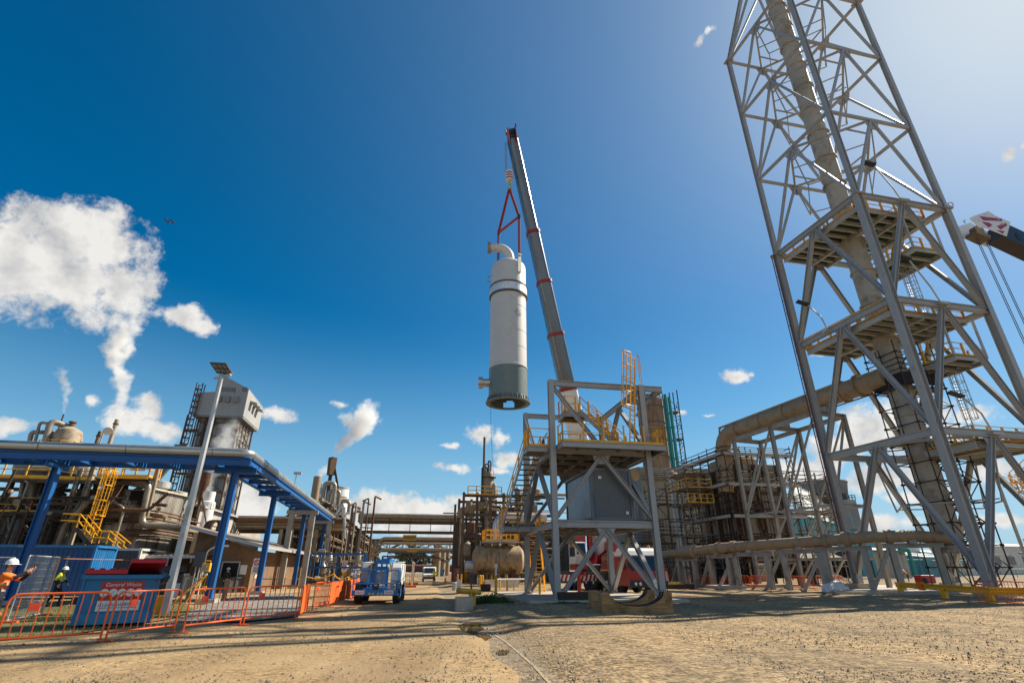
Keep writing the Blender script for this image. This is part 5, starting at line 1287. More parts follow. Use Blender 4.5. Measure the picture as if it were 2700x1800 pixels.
# ---------------------------------------------------------------- blue pipe rack with silver pipe
C0, C1, C2, C3, C4 = V((-25.5, 29.1, 0)), V((-16.35, 30.8, 0)), V((-18.35, 41, 0)), V((-21.4, 55.5, 0)), V((-23.9, 69, 0))
rk = thing('pipe_rack', 'bright blue steel pipe rack carrying a fat silver pipe round a corner', 'pipe rack', C1)
rkn = (C3 - C1).normalized(); rke = V((rkn.y, -rkn.x, 0)); RT = 7.15
for c, d, w in ((C0, Nn, 1.0), (C1, rke, 1.15), (C2, rke, 1.15), (C3, rke, 1.15), (C4, rke, 1.15)):
 g = G(); g.ibar(c + Z * .25, c + Z * (RT - .3), .34, .36, E); k = part('column', g, blue, rk)
 g = G(); g.box(c, E, Nn, .95, .95, .22); part('footing', g, concrete, k)
 g = G(); g.box(c + Z * .22, E, Nn, .6, .6, .03); part('base_plate', g, blue, k)
 g = G(); g.ibar(c - d * w + Z * (RT - .15), c + d * w + Z * (RT - .15), .28, .34, Z); part('head_beam', g, blue, k)
rw = .95
A_far = C0 - E * 22
for o in (-rw, rw):
 g = G(); g.ibar(A_far + Nn * o + Z * (RT + .2), C1 + Nn * o + E * (1.0) + Z * (RT + .2), .26, .42, Z); part('long_beam', g, blue, rk)
 g = G(); g.ibar(C1 + rke * o - rkn * (rw - .1) + Z * (RT + .2), C4 + rke * o + rkn * 3 + Z * (RT + .2), .26, .42, Z); part('long_beam', g, blue, rk)
for i in range(12):
 p = C1 - E * (1.2 + i * 2.3); g = G(); g.ibar(p - Nn * rw + Z * (RT + .16), p + Nn * rw + Z * (RT + .16), .2, .26, Z)
 if i % 2 == 0: g.bar(p - Nn * rw + Z * (RT + .16), p + Nn * rw - E * 1.2 + Z * (RT + .16), .09)
 part('cross_beam', g, blue, rk)
for i in range(15):
 p = C1.lerp(C4, (i + .55) / 15.5); g = G(); g.ibar(p - rke * rw + Z * (RT + .14), p + rke * rw + Z * (RT + .14), .2, .26, Z)
 if i % 2: q = C1.lerp(C4, (i + 1.5) / 15.5); g.bar(p - rke * rw + Z * (RT + .1), q + rke * rw + Z * (RT + .1), .09)
 part('cross_beam', g, blue, rk)
for c in (C0 + E * .4, C1 - E * 3.2, C0 + E * 4.2):   # bolted splice brackets
 for k in range(4): g = G(); g.box(c + Nn * (-.6 + .35 * k) + Z * (RT - .12), E, Nn, .12, .08, .34); part('splice_bracket', g, blue, rk)
PZ = RT + .70; pr_ = .28
sp = thing('silver_pipe', 'fat silver insulated pipe lying along the top of the blue rack', 'pipe', C1 + Z * PZ)
cor = C1 - Nn * rw * .9 + rke * rw * .85 + Z * PZ
p0 = A_far - Nn * rw * .9 + Z * PZ; p1 = C4 + rkn * 2.2 + rke * rw * .85 + Z * PZ
pts = bend([p0, cor, p1, p1 + rke * 1.0 + Z * 1.8, p1 + rke * 1.6 - Z * 2.5], .55, 8); g = G(); g.tube(pts, pr_, 18); part('cladding', g, pipesil, sp, smooth=True)
for f in (.30, .45, .585, .72, .86):
 c = p0.lerp(cor, f + .08); g = G(); g.lathe([(pr_, -.03), (pr_ + .012, -.03), (pr_ + .012, .03), (pr_, .03)], c, 18, axis=E, cap=False); part('joint_band', g, palep, sp)
for f in (.08, .2, .32, .44, .58, .72, .86):
 c = cor.lerp(p1, f); g = G(); g.lathe([(pr_, -.04), (pr_ + .015, -.04), (pr_ + .015, .04), (pr_, .04)], c, 18, axis=rkn, cap=False); part('joint_band', g, palep, sp)
for k, (o, r) in enumerate(((-.1, .07), (.15, .05), (-.42, .09))):
 q = thing('small_pipe', ['thin silver pipe on the blue rack nearest the fat pipe', 'thinnest silver pipe on the blue rack', 'outer thin silver pipe on the blue rack'][k], 'pipe', C1 + rke * o + Z * (RT + .4), 'small pipes on the blue rack')
 g = G(); g.tube([C1 + rke * o + Z * (RT + .42), C4 + rkn * 3 + rke * o + Z * (RT + .42)], r, 8); part('run', g, pipesil, q, smooth=True)
cm = C2.lerp(C3, .1) + rke * (rw + .1) + Z * (RT + .5)
ca = thing('security_camera', 'small camera on a short mast on the blue rack', 'camera', cm)
g = G(); g.tube([cm, cm + Z * 1.1], .04, 6); part('mast', g, galv, ca); g = G(); g.box(cm + Z * 1.1 + E * .1, E, Nn, .6, .25, .2); part('housing', g, palesteel, ca)
# grey companion portal frames beside the blue columns
for i, (c, lab) in enumerate(((C3 - rkn * 1.2, 'nearer grey portal frame around a blue rack column'), (C4 - rkn * 3, 'farther grey portal frame around a blue rack column'))):
 t = thing('portal_frame', lab, 'frame', c, 'grey portal frames under the blue rack'); h = RT - .35
 for o in (-1.0, 1.0): g = G(); g.bar(c + rke * o, c + rke * o + Z * h, .5, .42); part('column', g, greyst2, t)
 g = G(); g.bar(c - rke * 1.5 + Z * (h + .15), c + rke * 1.5 + Z * (h + .15), .4, .36); part('head_beam', g, greyst2, t)
# ---------------------------------------------------------------- survey tripod
tb = V((-13.75, 25.2, 0)); th_ = 1.42
tpd = thing('survey_tripod', 'yellow survey instrument on a yellow wooden tripod behind the barriers', 'tripod', tb)
for px, py in ((471, 1613), (519, 1606), (450, 1596)):
 f = gnd(px, py); top = tb + Z * th_; d = (top - f); s_ = d.cross(Z).normalized()
 g = G()
 for o in (-.05, .05): g.bar(f.lerp(top, .45) + s_ * o * .6, top + s_ * o * 1.6, .03)
 g.bar(f, f.lerp(top, .55), .05); part('leg', g, yel, tpd)
 g = G(); g.bar(f, f.lerp(top, .13), .045); part('spike', g, dksteel, tpd)
g = G(); g.lathe([(.1, 0), (.1, .06), (.06, .1)], tb + Z * th_, 12); part('head_plate', g, galv, tpd)
g = G(); g.box(tb + Z * (th_ + .14), E, Nn, .3, .24, .36); g.tube(bend([tb + Z * (th_ + .48) - E * .12, tb + Z * (th_ + .6) - E * .12, tb + Z * (th_ + .6) + E * .12, tb + Z * (th_ + .48) + E * .12], .04), .02, 6); ins = part('instrument', g, yel, tpd, bevel=.02)
g = G(); g.box(tb + Z * (th_ + .22) - Nn * .13, E, Nn, .16, .03, .2); g.lathe([(.05, 0), (.05, .06)], tb + Z * (th_ + .34) - Nn * .13, 12, axis=-Nn); part('display', g, mat('lcd_grey', (.35, .36, .38), .3), ins)
g = G(); g.box(gnd(519, 1606).lerp(tb + Z * th_, .55) + E * .1, E, Nn, .16, .05, .2); part('tag', g, yel, tpd)
# timber bollards and mini white barrier near the rack
for k, (px, py, h, lab) in enumerate(((589, 1582, 1.15, 'thick round timber bollard between the two blue columns'), (492, 1581, 1.3, 'slim timber post behind the survey tripod'), (437, 1582, 1.2, 'timber post beside the lamp pole'))):
 o = gnd(px, py); t = thing('timber_post', lab, 'post', o, 'timber posts beside the blue rack'); r = .14 if k == 0 else .09
 g = G(); g.lathe([(r, 0), (r, h), (r * .85, h + .02)], o, 14); part('trunk', g, mat('pale_timber', (.40, .24, .12), .8, 0, .25, 3, grain=3), t, smooth=True)
wb = gnd(474, 1580); t = thing('sign_easel', 'white folding easel behind the tripod', 'easel', wb); g = G()
for o in (0, .55): g.bar(wb + E * o, wb + E * o + Z * 1.2 + E * .08, .05)
g.bar(wb + Z * 1.18 + E * .08, wb + Z * 1.18 + E * .63, .05); part('frame', g, whitep, t)
g = G(); g.box(wb - E * .55 + Z * .1, E, Nn, .75, .04, .8); part('board', g, whitep, t)
# mesh fence panels
def mesh_fence(p, q, h, label, bar=True):
 t = thing('mesh_fence', label, 'fence panel', p, 'temporary mesh fence panels'); d = q - p; L = d.length; e = d.normalized()
 g = G(); g.tube(bend([p + Z * .05, p + Z * h, q + Z * h, q + Z * .05], .05), .024, 8); g.tube([p + Z * .12, q + Z * .12], .022, 8); part('frame', g, galv, t)
 g = G(); n = int(L / .075)
 for i in range(1, n): a = p + d * i / n; g.tube([a + Z * .12, a + Z * h], .0042, 3, caps=False)
 for i in range(1, 9): g.tube([p + Z * (.12 + (h - .12) * i / 9), q + Z * (.12 + (h - .12) * i / 9)], .0045, 3, caps=False)
 part('wire_mesh', g, galv, t)
 for x in (p, q):
  g = G(); g.box(x, e, V((-e.y, e.x, 0)), .25, .6, .1); part('foot_block', g, mat('orange_block', (.7, .12, .02), .7), t)
mesh_fence(gnd(15, 1645), gnd(108, 1625), 2.1, 'temporary mesh fence panel behind the orange shirted worker')
mesh_fence(V((-22.3, 21.6, 0)), V((-20.2, 22.6, 0)), 2.1, 'mesh fence panel at the far left in front of the blue container')
g = G(); fa, fb_ = gnd(104, 1626), at(425, 1470, 34)
for h in (0,): g.tube([V((fa.x, fa.y, 2.05)), V((-19.5, 27.6, 2.1)), V((-22.5, 34.0, 2.15))], .022, 6)
g.tube([fa, fa + Z * 2.05], .03, 6); g.tube([V((-22.5, 34, 0)), V((-22.5, 34, 2.15))], .03, 6)
tag(part('rope_line', g, mat('rust_orange_tube', (.30, .11, .03), .7)), 'rusty orange tube rail strung between posts above the bin', 'rail')
# welded pipe bits lying by the fence foot: black hose reel
hr = gnd(60, 1610); t = thing('hose_reel', 'dark hose coil lying on the grass by the mesh fence', 'hose', hr)
for k in range(3): g = G(); g.tube([hr + Z * (.07 + .1 * k) + V((math.cos(a) * .38, math.sin(a) * .30, .12 * math.sin(a + k))) for a in [i * .35 for i in range(19)]], .05, 7); part('coil', g, blackp, t, smooth=True)
# ---------------------------------------------------------------- shipping containers
def container(o, e, n, L, W, H, m, mend, label, marks=None):
 t = thing('shipping_container', label, 'container', o)
 def c(a, b, z): return o - e * a + n * b + Z * z
 g = G(); g.prism([c(.06, .06, .1), c(L - .06, .06, .1), c(L - .06, W - .06, .1), c(.06, W - .06, .1)], Z * (H - .14)); part('box', g, m, t)
 g = G(); g.corr(c(L - .1, 0.03, 0), c(.1, .03, 0), .15, H - .08, .28, .05); part('side_wall', g, m, t)
 g = G(); g.corr(c(.03, .15, 0), c(.03, W - .15, 0), .15, H - .1, .24, .05); part('end_wall', g, mend, t)
 g = G()
 for a, b in ((0, 0), (0, W), (L, 0)): g.box(c(a + (.08 if a == 0 else -.08), b + (.08 if b == 0 else -.08), 0), e, n, .17, .17, H)
 for z in (.08, H - .08): g.bar(c(.1, .02, z), c(L, .02, z), .12, .16); g.bar(c(.02, .1, z), c(.02, W - .1, z), .12, .16)
 part('frame', g, mend, t)
 if marks:
  for k, (a, z) in enumerate(((1.4, .62), (2.1, .62))):
   text_obj('lettering', marks[k], .22, c(a, -.045, z * H), Z, -e * -1 * -1, whitep, t, .003)
 return t
k1 = at(257, 1436, 35.5); k1.z = .25
container(k1, E, Nn, 12.2, 2.7, 2.85, contblue, mat('container_blue_bright', (.015, .17, .42), .45, .1, .15, .5, dirt=(.2, .3, .4), damt=.25, streak=True), 'long blue shipping container behind the mesh fence', ('CAXU 73', '45G1'))
k2 = at(376, 1441, 41.0); k2.z = .25
container(k2, E, Nn, 6.1, 2.6, 2.85, contgrey, contwhite, 'dark grey shipping container with a white end beside the blue one')
# long dark trough, black sheeted skips and hanging sign posts
o = gnd(512, 1565); t = thing('steel_trough', 'long dark grey steel trough in front of the brick office', 'trough', o)
g = G(); g.prism([o, gnd(636, 1561), gnd(636, 1561) + Nn * 1.0, o + Nn * 1.0], Z * 1.1); part('tank', g, contgrey, t)
g = G(); q = gnd(636, 1561); g.bar(o - Nn * .04 + Z * 1.08, q - Nn * .04 + Z * 1.08, .08, .1)
for i in range(7): a = o.lerp(q, i / 6); g.bar(a - Nn * .04, a - Nn * .04 + Z * 1.05, .07)
part('rim', g, contgrey, t)
for k, (px, py, w, h) in enumerate(((534, 1555, 1.5, 1.7), (408, 1572, 2.6, 1.9))):
 o = gnd(px, py) + Nn * 1.2; t = thing('covered_pallet', ['black sheeted pallet behind the long grey trough', 'black sheeted machine left of the lamp pole'][k], 'pallet', o)
 g = G(); g.box(o, E, Nn, w, 1.2, h * .75); part('sheeted_load', g, blackp, t, bevel=.12)
 g = G(); g.box(o + Z * h * .75, E, Nn, w * .8, .9, h * .25); part('top_bundle', g, blackp, t, bevel=.1)
for k, (px, py, lab) in enumerate(((640, 1558, 'black visor stand right of the timber bollard'), (700, 1557, 'dark folding table in front of the brick office'))):
 o = gnd(px, py); t = thing('work_table', lab, 'table', o); g = G(); g.box(o + Z * .9, E, Nn, 1.6, .7, .06); part('table_top', g, dksteel, t)
 for i in (-.7, .7):
  for j in (-.3, .3): g = G(); g.bar(o + E * i + Nn * j, o + E * i + Nn * j + Z * .9, .05); part('leg', g, dksteel, t)
# ---- grass and gravel under it all
gp = [gnd(-60, 1696), gnd(200, 1672), gnd(440, 1634), gnd(520, 1612), gnd(470, 1585), V((-23, 33, 0)), V((-40, 33, 0)), V((-40, 15, 0))]
sheet('grass_verge', [(p.x, p.y) for p in gp], .035, ground_mat('grass_soil', (0.126, 0.111, 0.041), (0.192, 0.155, 0.074), (0.089, 0.089, 0.030), .3))
def inside(p, poly):
 r = False; j = len(poly) - 1
 for i in range(len(poly)):
  a, b = poly[i], poly[j]
  if (a.y > p.y) != (b.y > p.y) and p.x < (b.x - a.x) * (p.y - a.y) / (b.y - a.y) + a.x: r = not r
  j = i
 return r
gm = mat('grass_blade', (.15, .17, .03), .6, 0, .5, .6)
def grass(name, poly, n, hmax, seed, dens):
 rn = random.Random(seed); g = G(); xs = [p.x for p in poly]; ys = [p.y for p in poly]; k = 0; vs, fs = [], []
 while k < n:
  p = V((rn.uniform(min(xs), max(xs)), rn.uniform(min(ys), max(ys)), .03)); k += 1
  if not inside(p, poly) or mnoise.fractal(V((p.x * .6, p.y * .6, 9)), 1, 2, 3) + dens < rn.random() * .6: continue
  a = rn.random() * 6.28; h = hmax * rn.uniform(.35, 1); d = V((math.cos(a), math.sin(a), 0)); b = len(vs)
  ln = V((rn.uniform(-.5, .5), rn.uniform(-.5, .5), 1)) * h
  vs += [p - d * .008, p + d * .008, p + ln]; fs.append((b, b + 1, b + 2))
 g.add(vs, fs); o = part(name, g, gm); tag(o, 'short green grass on the verge round the blue bin', 'grass', kind='stuff')
grass('grass', gp, 42000, .13, 4, .2)
gb = [gnd(470, 1640), gnd(640, 1640), gnd(782, 1626), gnd(800, 1600), gnd(770, 1565), gnd(660, 1568), gnd(560, 1585), gnd(505, 1610)]
sheet('gravel_bed', [(p.x, p.y) for p in gb], .04, bluegr)
# ---------------------------------------------------------------- process plant on the left
CAMP = V((0, 0, CAM_H))
def fa(px, py, c):                                  # ray meets the plane facing the road's near end, c metres along the grid
 d = ray(px, py); return CAMP + d * (c / d.dot(Nn))
def ea(px, py, c):                                  # ray meets the plane running along the road
 d = ray(px, py); return CAMP + d * (c / d.dot(E))
def fl0(p): return V((p.x, p.y, 0))
def railing(par, pts, m=yel2, h=1.1, r=.04, post=1.5): g = G(); handrail(g, pts, h, r, post); return part('handrail', g, m, par)
def pipe_(par, pts, r, m, rb=.4, n=10, name='pipe'): g = G(); g.tube(bend(pts, rb, 4) if len(pts) > 2 else pts, r, n); return part(name, g, m, par, smooth=True)
dirty = mat('grimy_steel', (.095, .072, .05), .7, .3, .3, 1.5, dirt=(.06, .035, .02), damt=.5)
limec = mat('pale_scaled_steel', (.34, .285, .205), .7, .05, .25, 1.5, dirt=(.2, .12, .06), damt=.45)
C_ = 51.0
un = thing('process_unit', 'grimy pipework structure with yellow walkways and a big drum behind the blue rack', 'process unit', fl0(fa(150, 1400, C_)))
# columns from pixel rows, leaning only by perspective
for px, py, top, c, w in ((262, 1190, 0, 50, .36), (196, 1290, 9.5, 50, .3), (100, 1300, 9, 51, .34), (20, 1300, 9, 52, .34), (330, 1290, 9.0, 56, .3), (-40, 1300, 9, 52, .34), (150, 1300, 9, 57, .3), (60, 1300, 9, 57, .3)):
 p = fa(px, py, c); g = G(); g.ibar(fl0(p), V((p.x, p.y, top or p.z)), w, w, E); part('column', g, limec if px in (262, 196) else dirty, un)  # paler steel on two columns carries their lit edges
for z in (3.2, 5.8, 8.4):
 for c in (50, 56):
  a, b = fa(-60, 1300, c), fa(335, 1300, c); g = G(); g.ibar(V((a.x, a.y, z)), V((b.x, b.y, z)), .2, .32, Z); part('beam', g, dirty, un)
for p0, p1, c in (((30, 1345), (190, 1265), 50.3), ((20, 1320), (105, 1440), 50.3), ((160, 1340), (250, 1265), 50.5), ((120, 1290), (230, 1410), 54), ((0, 1420), (110, 1330), 54)):
 g = G(); g.bar(fa(*p0, c), fa(*p1, c), .2); part('diagonal_brace', g, dirty, un)
# walkway at drum level with yellow edge
wz = 8.7
a, b = fa(-60, 1262, 50), fa(240, 1268, 50); a.z = b.z = wz
g = G(); g.prism([a, b, b + Nn * 3, a + Nn * 3], -Z * .1); wk = part('walkway', g, dirty, un)
g = G(); g.bar(a - Nn * .03 - Z * .05, b - Nn * .03 - Z * .05, .06, .3); part('edge_strip', g, yel, wk)
railing(un, [a, b], yel2, 1.15, .04, 1.8)
# the drum
q0, q1 = fa(64, 1240, 53.5), fa(222, 1246, 53.5); q0.z = q1.z = 10.0
g = G(); ax = (q1 - q0).normalized(); L = (q1 - q0).length
g.lathe([(.05, -.7), (.8, -.5), (1.25, 0), (1.25, L), (.8, L + .5), (.05, L + .7)], q0, 28, axis=ax); part('drum', g, corrd, un, smooth=True)
for i in (.2, .8): g = G(); g.bar(q0.lerp(q1, i) - Z * 1.3, q0.lerp(q1, i) - Z * .9, 1.6, .3); part('drum_saddle', g, dirty, un)
pipe_(un, [q0 + Z * 1.2 + ax * 1.2, q0 + Z * 3.2 + ax * 1.2, q0 + Z * 3.2 - ax * .6, fa(24, 1500, 53)], .2, palep)
pipe_(un, [fa(85, 1236, 51.5), fa(150, 1236, 51.5)], .28, palep)
# tall tank, loops and masts above the silver pipe
tq = fa(172, 1170, 54); tk = thing('vertical_tank', 'squat rusty topped tank on the roof line above the silver pipe', 'tank', V((tq.x, tq.y, 0)))
g = G(); g.lathe([(1.15, 4), (1.15, tq.z + .6), (.95, tq.z + 1.25), (.3, tq.z + 1.6), (.05, tq.z + 1.62)], V((tq.x, tq.y, 0)), 28); part('shell', g, limec, tk, smooth=True)
g = G(); g.lathe([(.25, 0), (.25, .5), (.33, .5), (.33, .6)], V((tq.x, tq.y, tq.z + 1.5)), 12); part('nozzle', g, rustp, tk)
g = G(); rg = [V((tq.x + 1.9 * math.cos(a), tq.y + 1.9 * math.sin(a), tq.z - 1.1)) for a in [k / 12 * 6.283 for k in range(13)]]; handrail(g, rg, 1.1, .035, 1.2); part('handrail', g, yel2, tk)
g = G(); g.lathe([(1.1, -.08), (1.95, -.08), (1.95, 0), (1.1, 0)], V((tq.x, tq.y, tq.z - 1.1)), 20, cap=False); part('platform', g, dirty, tk)
lp_ = thing('overhead_loop', 'tall bent pale pipe loops rising above the silver pipe at left', 'pipe', fl0(fa(100, 1300, 53)))
pipe_(lp_, [fl0(fa(86, 1300, 53)), fa(106, 1112, 53), fa(130, 1116, 53), fa(130, 1150, 53)], .13, palep)
pipe_(lp_, [fl0(fa(114, 1300, 53)), fa(134, 1108, 53), fa(178, 1124, 54), fa(180, 1140, 54)], .27, palep, .6)
for px, y0, r, m, lab in ((309, 1106, .19, limec, 'slim pale vent pipe with steam at its foot, behind the silver pipe'), (168, 1092, .06, rustm, 'thin red vent mast rising from the rusty topped tank'), (264, 1137, .16, rustp, 'short rusty vent pipe beside the floodlight over the silver pipe')):
 p = fa(px, y0, 56); t = thing('vent_pipe', lab, 'vent', fl0(p)); g = G(); g.tube([fl0(p), p], r, 10); part('pipe', g, m, t, smooth=True)
 if r > .1: g = G(); g.lathe([(r, 0), (r + .06, 0), (r + .06, .12), (r, .12)], p - Z * .5, 12, cap=False); part('collar', g, dirty, t)
p = fa(274, 1135, 55); t = thing('floodlight', 'round floodlight on a bracket above the silver pipe', 'floodlight', fl0(p)); g = G(); g.tube([fl0(p), p], .06, 6); g.tube([p, p + E * .5 + Z * .2], .05, 6); part('post', g, limec, t)
g = G(); g.lathe([(.1, 0), (.42, .3), (.4, .34), (.05, .36)], p + E * .35 + Z * .1, 14, axis=(E * .4 - Nn * .6 - Z * .5)); part('lamp', g, palesteel, t, smooth=True)
rr_ = random.Random(12)
for k in range(7):                                  # rail stubs and valves on the roof walkway
 px = 215 + k * 22; p = fa(px, 1185 - rr_.random() * 26, 56); g = G(); g.tube([V((p.x, p.y, 8.6)), p], .07, 6); g.lathe([(.05, 0), (.22, .05), (.22, .14), (.05, .2)], p - Z * .3, 10, axis=E); part('valve_stem', g, rustp if k % 2 else dirty, un)
# upper yellow platform and caged ladder
pa, pb = fa(250, 1277, 49.5), fa(382, 1288, 49.5); pa.z = pb.z = 8.9
g = G(); g.prism([pa, pb, pb + Nn * 2.2, pa + Nn * 2.2], -Z * .1); up_ = part('walkway', g, dirty, un)
g = G(); g.bar(pa - Nn * .03 - Z * .06, pb - Nn * .03 - Z * .06, .06, .32); part('edge_strip', g, yel, up_)
railing(un, [pa + Nn * 2, pa, pa.lerp(pb, .30)], yel, 1.15, .045, 1.1); railing(un, [pa.lerp(pb, .46), pb, pb + Nn * 2], yel, 1.15, .045, 1.1)
ld = thing('caged_ladder', 'yellow caged ladder up the corrugated wall behind the blue container', 'ladder', fl0(fa(268, 1330, 49)))
lt, lb_ = fa(296, 1243, 49), fa(296, 1243, 49); lb_.z = 3.0
g = G(); ladder(g, lb_, lt, E, .62, .05, .33); part('rungs', g, yel, ld); g = G(); cage(g, V((lt.x, lt.y, 5.6)), lt, E, -Nn, .95, .042, .95); part('cage', g, yel, ld)
# yellow handrail stairs lower down
for (p0, p1, q0_, q1_) in (((178, 1360), (205, 1361), (240, 1406), (237, 1436)), ((222, 1364), (252, 1406), (290, 1408), (318, 1440))):
 pass
st_ = thing('stair', 'steel stair with yellow handrails coming down behind the blue container', 'stair', fl0(fa(240, 1430, 47.5)))
s0, s1, s2, s3 = fa(200, 1392, 47.5), fa(238, 1437, 47.5), fa(278, 1437, 47.5), fa(318, 1470, 47.5)
for o in (0, 1.0):
 g = G()
 for k in (1.05, .55): g.tube([s0 - E * 1.2 + Nn * o + Z * k, s0 + Nn * o + Z * k, s1 + Nn * o + Z * k, s2 + Nn * o + Z * k, s3 + Nn * o + Z * k], .045, 6)
 for p in (s0, s0.lerp(s1, .5), s1, s2, s2.lerp(s3, .6)): g.bar(p + Nn * o, p + Nn * o + Z * 1.05, .07)
 part('handrail', g, yel, st_)
g = G()
for a, b, n in ((s0, s1, 8), (s2, s3, 7)):
 for i in range(n): p = a.lerp(b, (i + .5) / n); g.bar(p, p + Nn, .3, .05, Z)
part('treads', g, dirty, st_)
g = G(); g.bar(s0 + Nn * -.03, s1 + Nn * -.03, .08, .3); g.bar(s2 + Nn * -.03, s3 + Nn * -.03, .08, .3); g.bar(s1, s2, .1, .3); part('stringer', g, dirty, st_)
# dense pipework filling the frame
rr_ = random.Random(5)
for k in range(46):
 c = rr_.uniform(49.5, 57.5); px = rr_.uniform(-40, 330); z = rr_.choice((1.5, 2.2, 3.6, 4.2, 4.9, 6.2, 6.9, 7.6)); px = min(px, 235) if k % 2 else px; p = fa(px, 1400, c); m = rr_.choice((palep, palep, rustp, dirty, limec, brownp)); r = rr_.choice((.06, .08, .1, .14, .2))
 if k % 2: pipe_(un, [V((p.x, p.y, z)), V((p.x, p.y, z)) + E * rr_.uniform(2, 5), V((p.x, p.y, z)) + E * rr_.uniform(5, 6) + Z * rr_.uniform(-1.5, 1.5)], r, m, .3, 8)
 else: pipe_(un, [V((p.x, p.y, 0)), V((p.x, p.y, rr_.uniform(4, 8.5))), V((p.x, p.y, rr_.uniform(6, 8.5))) + E * rr_.uniform(-1.5, 2)], r, m, .3, 8)
for k in range(14):
 p = fa(rr_.uniform(0, 320), 1400, rr_.uniform(50, 56)); r = rr_.uniform(.3, .75); h = rr_.uniform(1.2, 3.4); z = rr_.choice((0, 0, 3.3, 5.9)); g = G(); g.lathe([(r * .3, z), (r, z + .2), (r, z + h), (r * .5, z + h + .3), (.05, z + h + .35)], V((p.x, p.y, 0)), 16); part('small_vessel', g, rr_.choice((dirty, corrd, limec, rustp)), un, smooth=True)
dk_ = mat('blackish_steel', (.045, .034, .025), .8, .2, .4, 2)  # darkest steel here, tone mottled at random
for k in range(34):
 c = rr_.uniform(48.5, 52); p = fa(rr_.uniform(-30, 250), rr_.uniform(1290, 1420), c); z = rr_.uniform(.5, 4); m = rr_.choice((dk_, dk_, rustp, dirty, rustm)); q = p + E * rr_.uniform(-2.5, 2.5) + Z * rr_.uniform(-2.5, 2.5) + Nn * rr_.uniform(-.5, .5)
 g = G(); g.tube(bend([fl0(p), p, p + E * rr_.uniform(-1.5, 1.5), q], .2, 3) if k % 2 else [p - E * rr_.uniform(1, 4), p + E * rr_.uniform(1, 3)], rr_.choice((.05, .07, .1)), 6); part('small_pipe', g, m, un, smooth=True)
 if k < 20: g = G(); g.lathe([(.04, -.15), (.17, -.1), (.17, .1), (.04, .15)], p, 9, axis=rr_.choice((E, Z, Nn))); part('valve', g, rr_.choice((rustp, limec, palep, rustm)), un, smooth=True)
for z in (3.3, 5.9):
 a_, b_ = fa(-60, 1300, 49.6), fa(170 if z < 4 else 120, 1300, 49.6); railing(un, [V((a_.x, a_.y, z)), V((b_.x, b_.y, z))], dirty if z < 4 else yel2, 1.1, .035, 1.5)
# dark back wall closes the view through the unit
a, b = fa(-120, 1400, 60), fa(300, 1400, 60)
bw = thing('process_building', 'dark corrugated process building behind the grimy pipework', 'building', fl0(a)); g = G(); g.corr(fl0(a), fl0(b), 0, 8.0, .5, .1); part('wall', g, mat('dark_cladding', (.10, .085, .07), .8, .1, .3, .5, dirt=(.04, .03, .022), damt=.5, streak=True), bw)  # plain dark cladding with darker vertical streaks
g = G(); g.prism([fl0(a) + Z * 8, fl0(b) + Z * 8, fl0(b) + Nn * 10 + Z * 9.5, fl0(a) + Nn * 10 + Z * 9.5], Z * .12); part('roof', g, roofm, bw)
# corrugated shed: south gable towards us and long side along the road
sw0, sw1 = fa(262, 1288, 52), fa(398, 1290, 52); sE = sw1.dot(E)
sh = thing('corrugated_shed', 'weathered corrugated iron shed with rusty pipes along its wall', 'shed', fl0(sw1))
ztop = sw1.z
g = G(); g.corr(fl0(sw0), fl0(sw1), 0, sw0.z, .3, .06, None, ztop); part('front_wall', g, corrm, sh)
sd1 = ea(522, 1317, sE); g = G(); g.corr(fl0(sw1), fl0(sd1), 0, ztop, .3, .06, None, sd1.z); part('side_wall', g, corrm, sh)
g = G(); g.prism([sw1 + E * .3 - Nn * .3, sd1 + E * .3, sd1 - E * 9 + Z * 1.6, sw1 - E * 9 - Nn * .3 + Z * 1.6], Z * .15); rf_ = part('roof', g, mat('cream_roof', (.52, .46, .35), .6, .1, .15, .4, dirt=(.3, .22, .13), damt=.4), sh)
for px, py in ((424, 1276), (470, 1302)):
 p = ea(px, py + 10, sE - 1.2); g = G(); g.lathe([(.55, -.4), (.55, .25), (.75, .3), (.75, .85), (.1, 1.0)], V((p.x, p.y, p.z - .3)), 18); part('roof_ventilator', g, palesteel, rf_)
for px, py in ((355, 1318), (373, 1333)):
 p = fa(px, py, 51.85); g = G(); g.box(p, E, Nn, .9, .1, .8); part('wall_opening', g, darkin, sh)
rr_ = random.Random(8)
for k, (y0, y1, x0, x1, r, m) in enumerate(((1352, 1352, 270, 540, .09, rustp), (1366, 1368, 270, 545, .1, rustp), (1374, 1382, 280, 560, .08, dirty), (1383, 1386, 365, 540, .26, brownp), (1396, 1400, 330, 560, .09, dirty), (1404, 1410, 300, 565, .12, rustp), (1344, 1347, 270, 400, .06, rustm), (1412, 1418, 340, 570, .08, dirty))):
 p, q = fa(x0, y0, 51.4), fa(398, (y0 + y1) / 2, 51.4); q.z = p.z; e_ = q + E * .6 ; f_ = q + E * .6 + Nn * 16
 pipe_(sh, [p, e_, f_], r, m, .5, 10, 'wall_pipe')
pipe_(sh, [fa(336, 1268, 51), fa(394, 1272, 51), fa(372, 1384, 51), fa(500, 1390, 51)], .26, palep, .6, 12, 'big_lagged_pipe')
pipe_(sh, [fa(372, 1225, 50.5), fa(420, 1228, 50.5), fa(388, 1360, 50.5)], .14, brownp, .3, 10, 'lamp_pipe')
g = G(); p = fa(365, 1232, 50.4); g.box(p - Z * .25, E, Nn, 1.1, .45, .5); part('pipe_lamp', g, palesteel, sh)
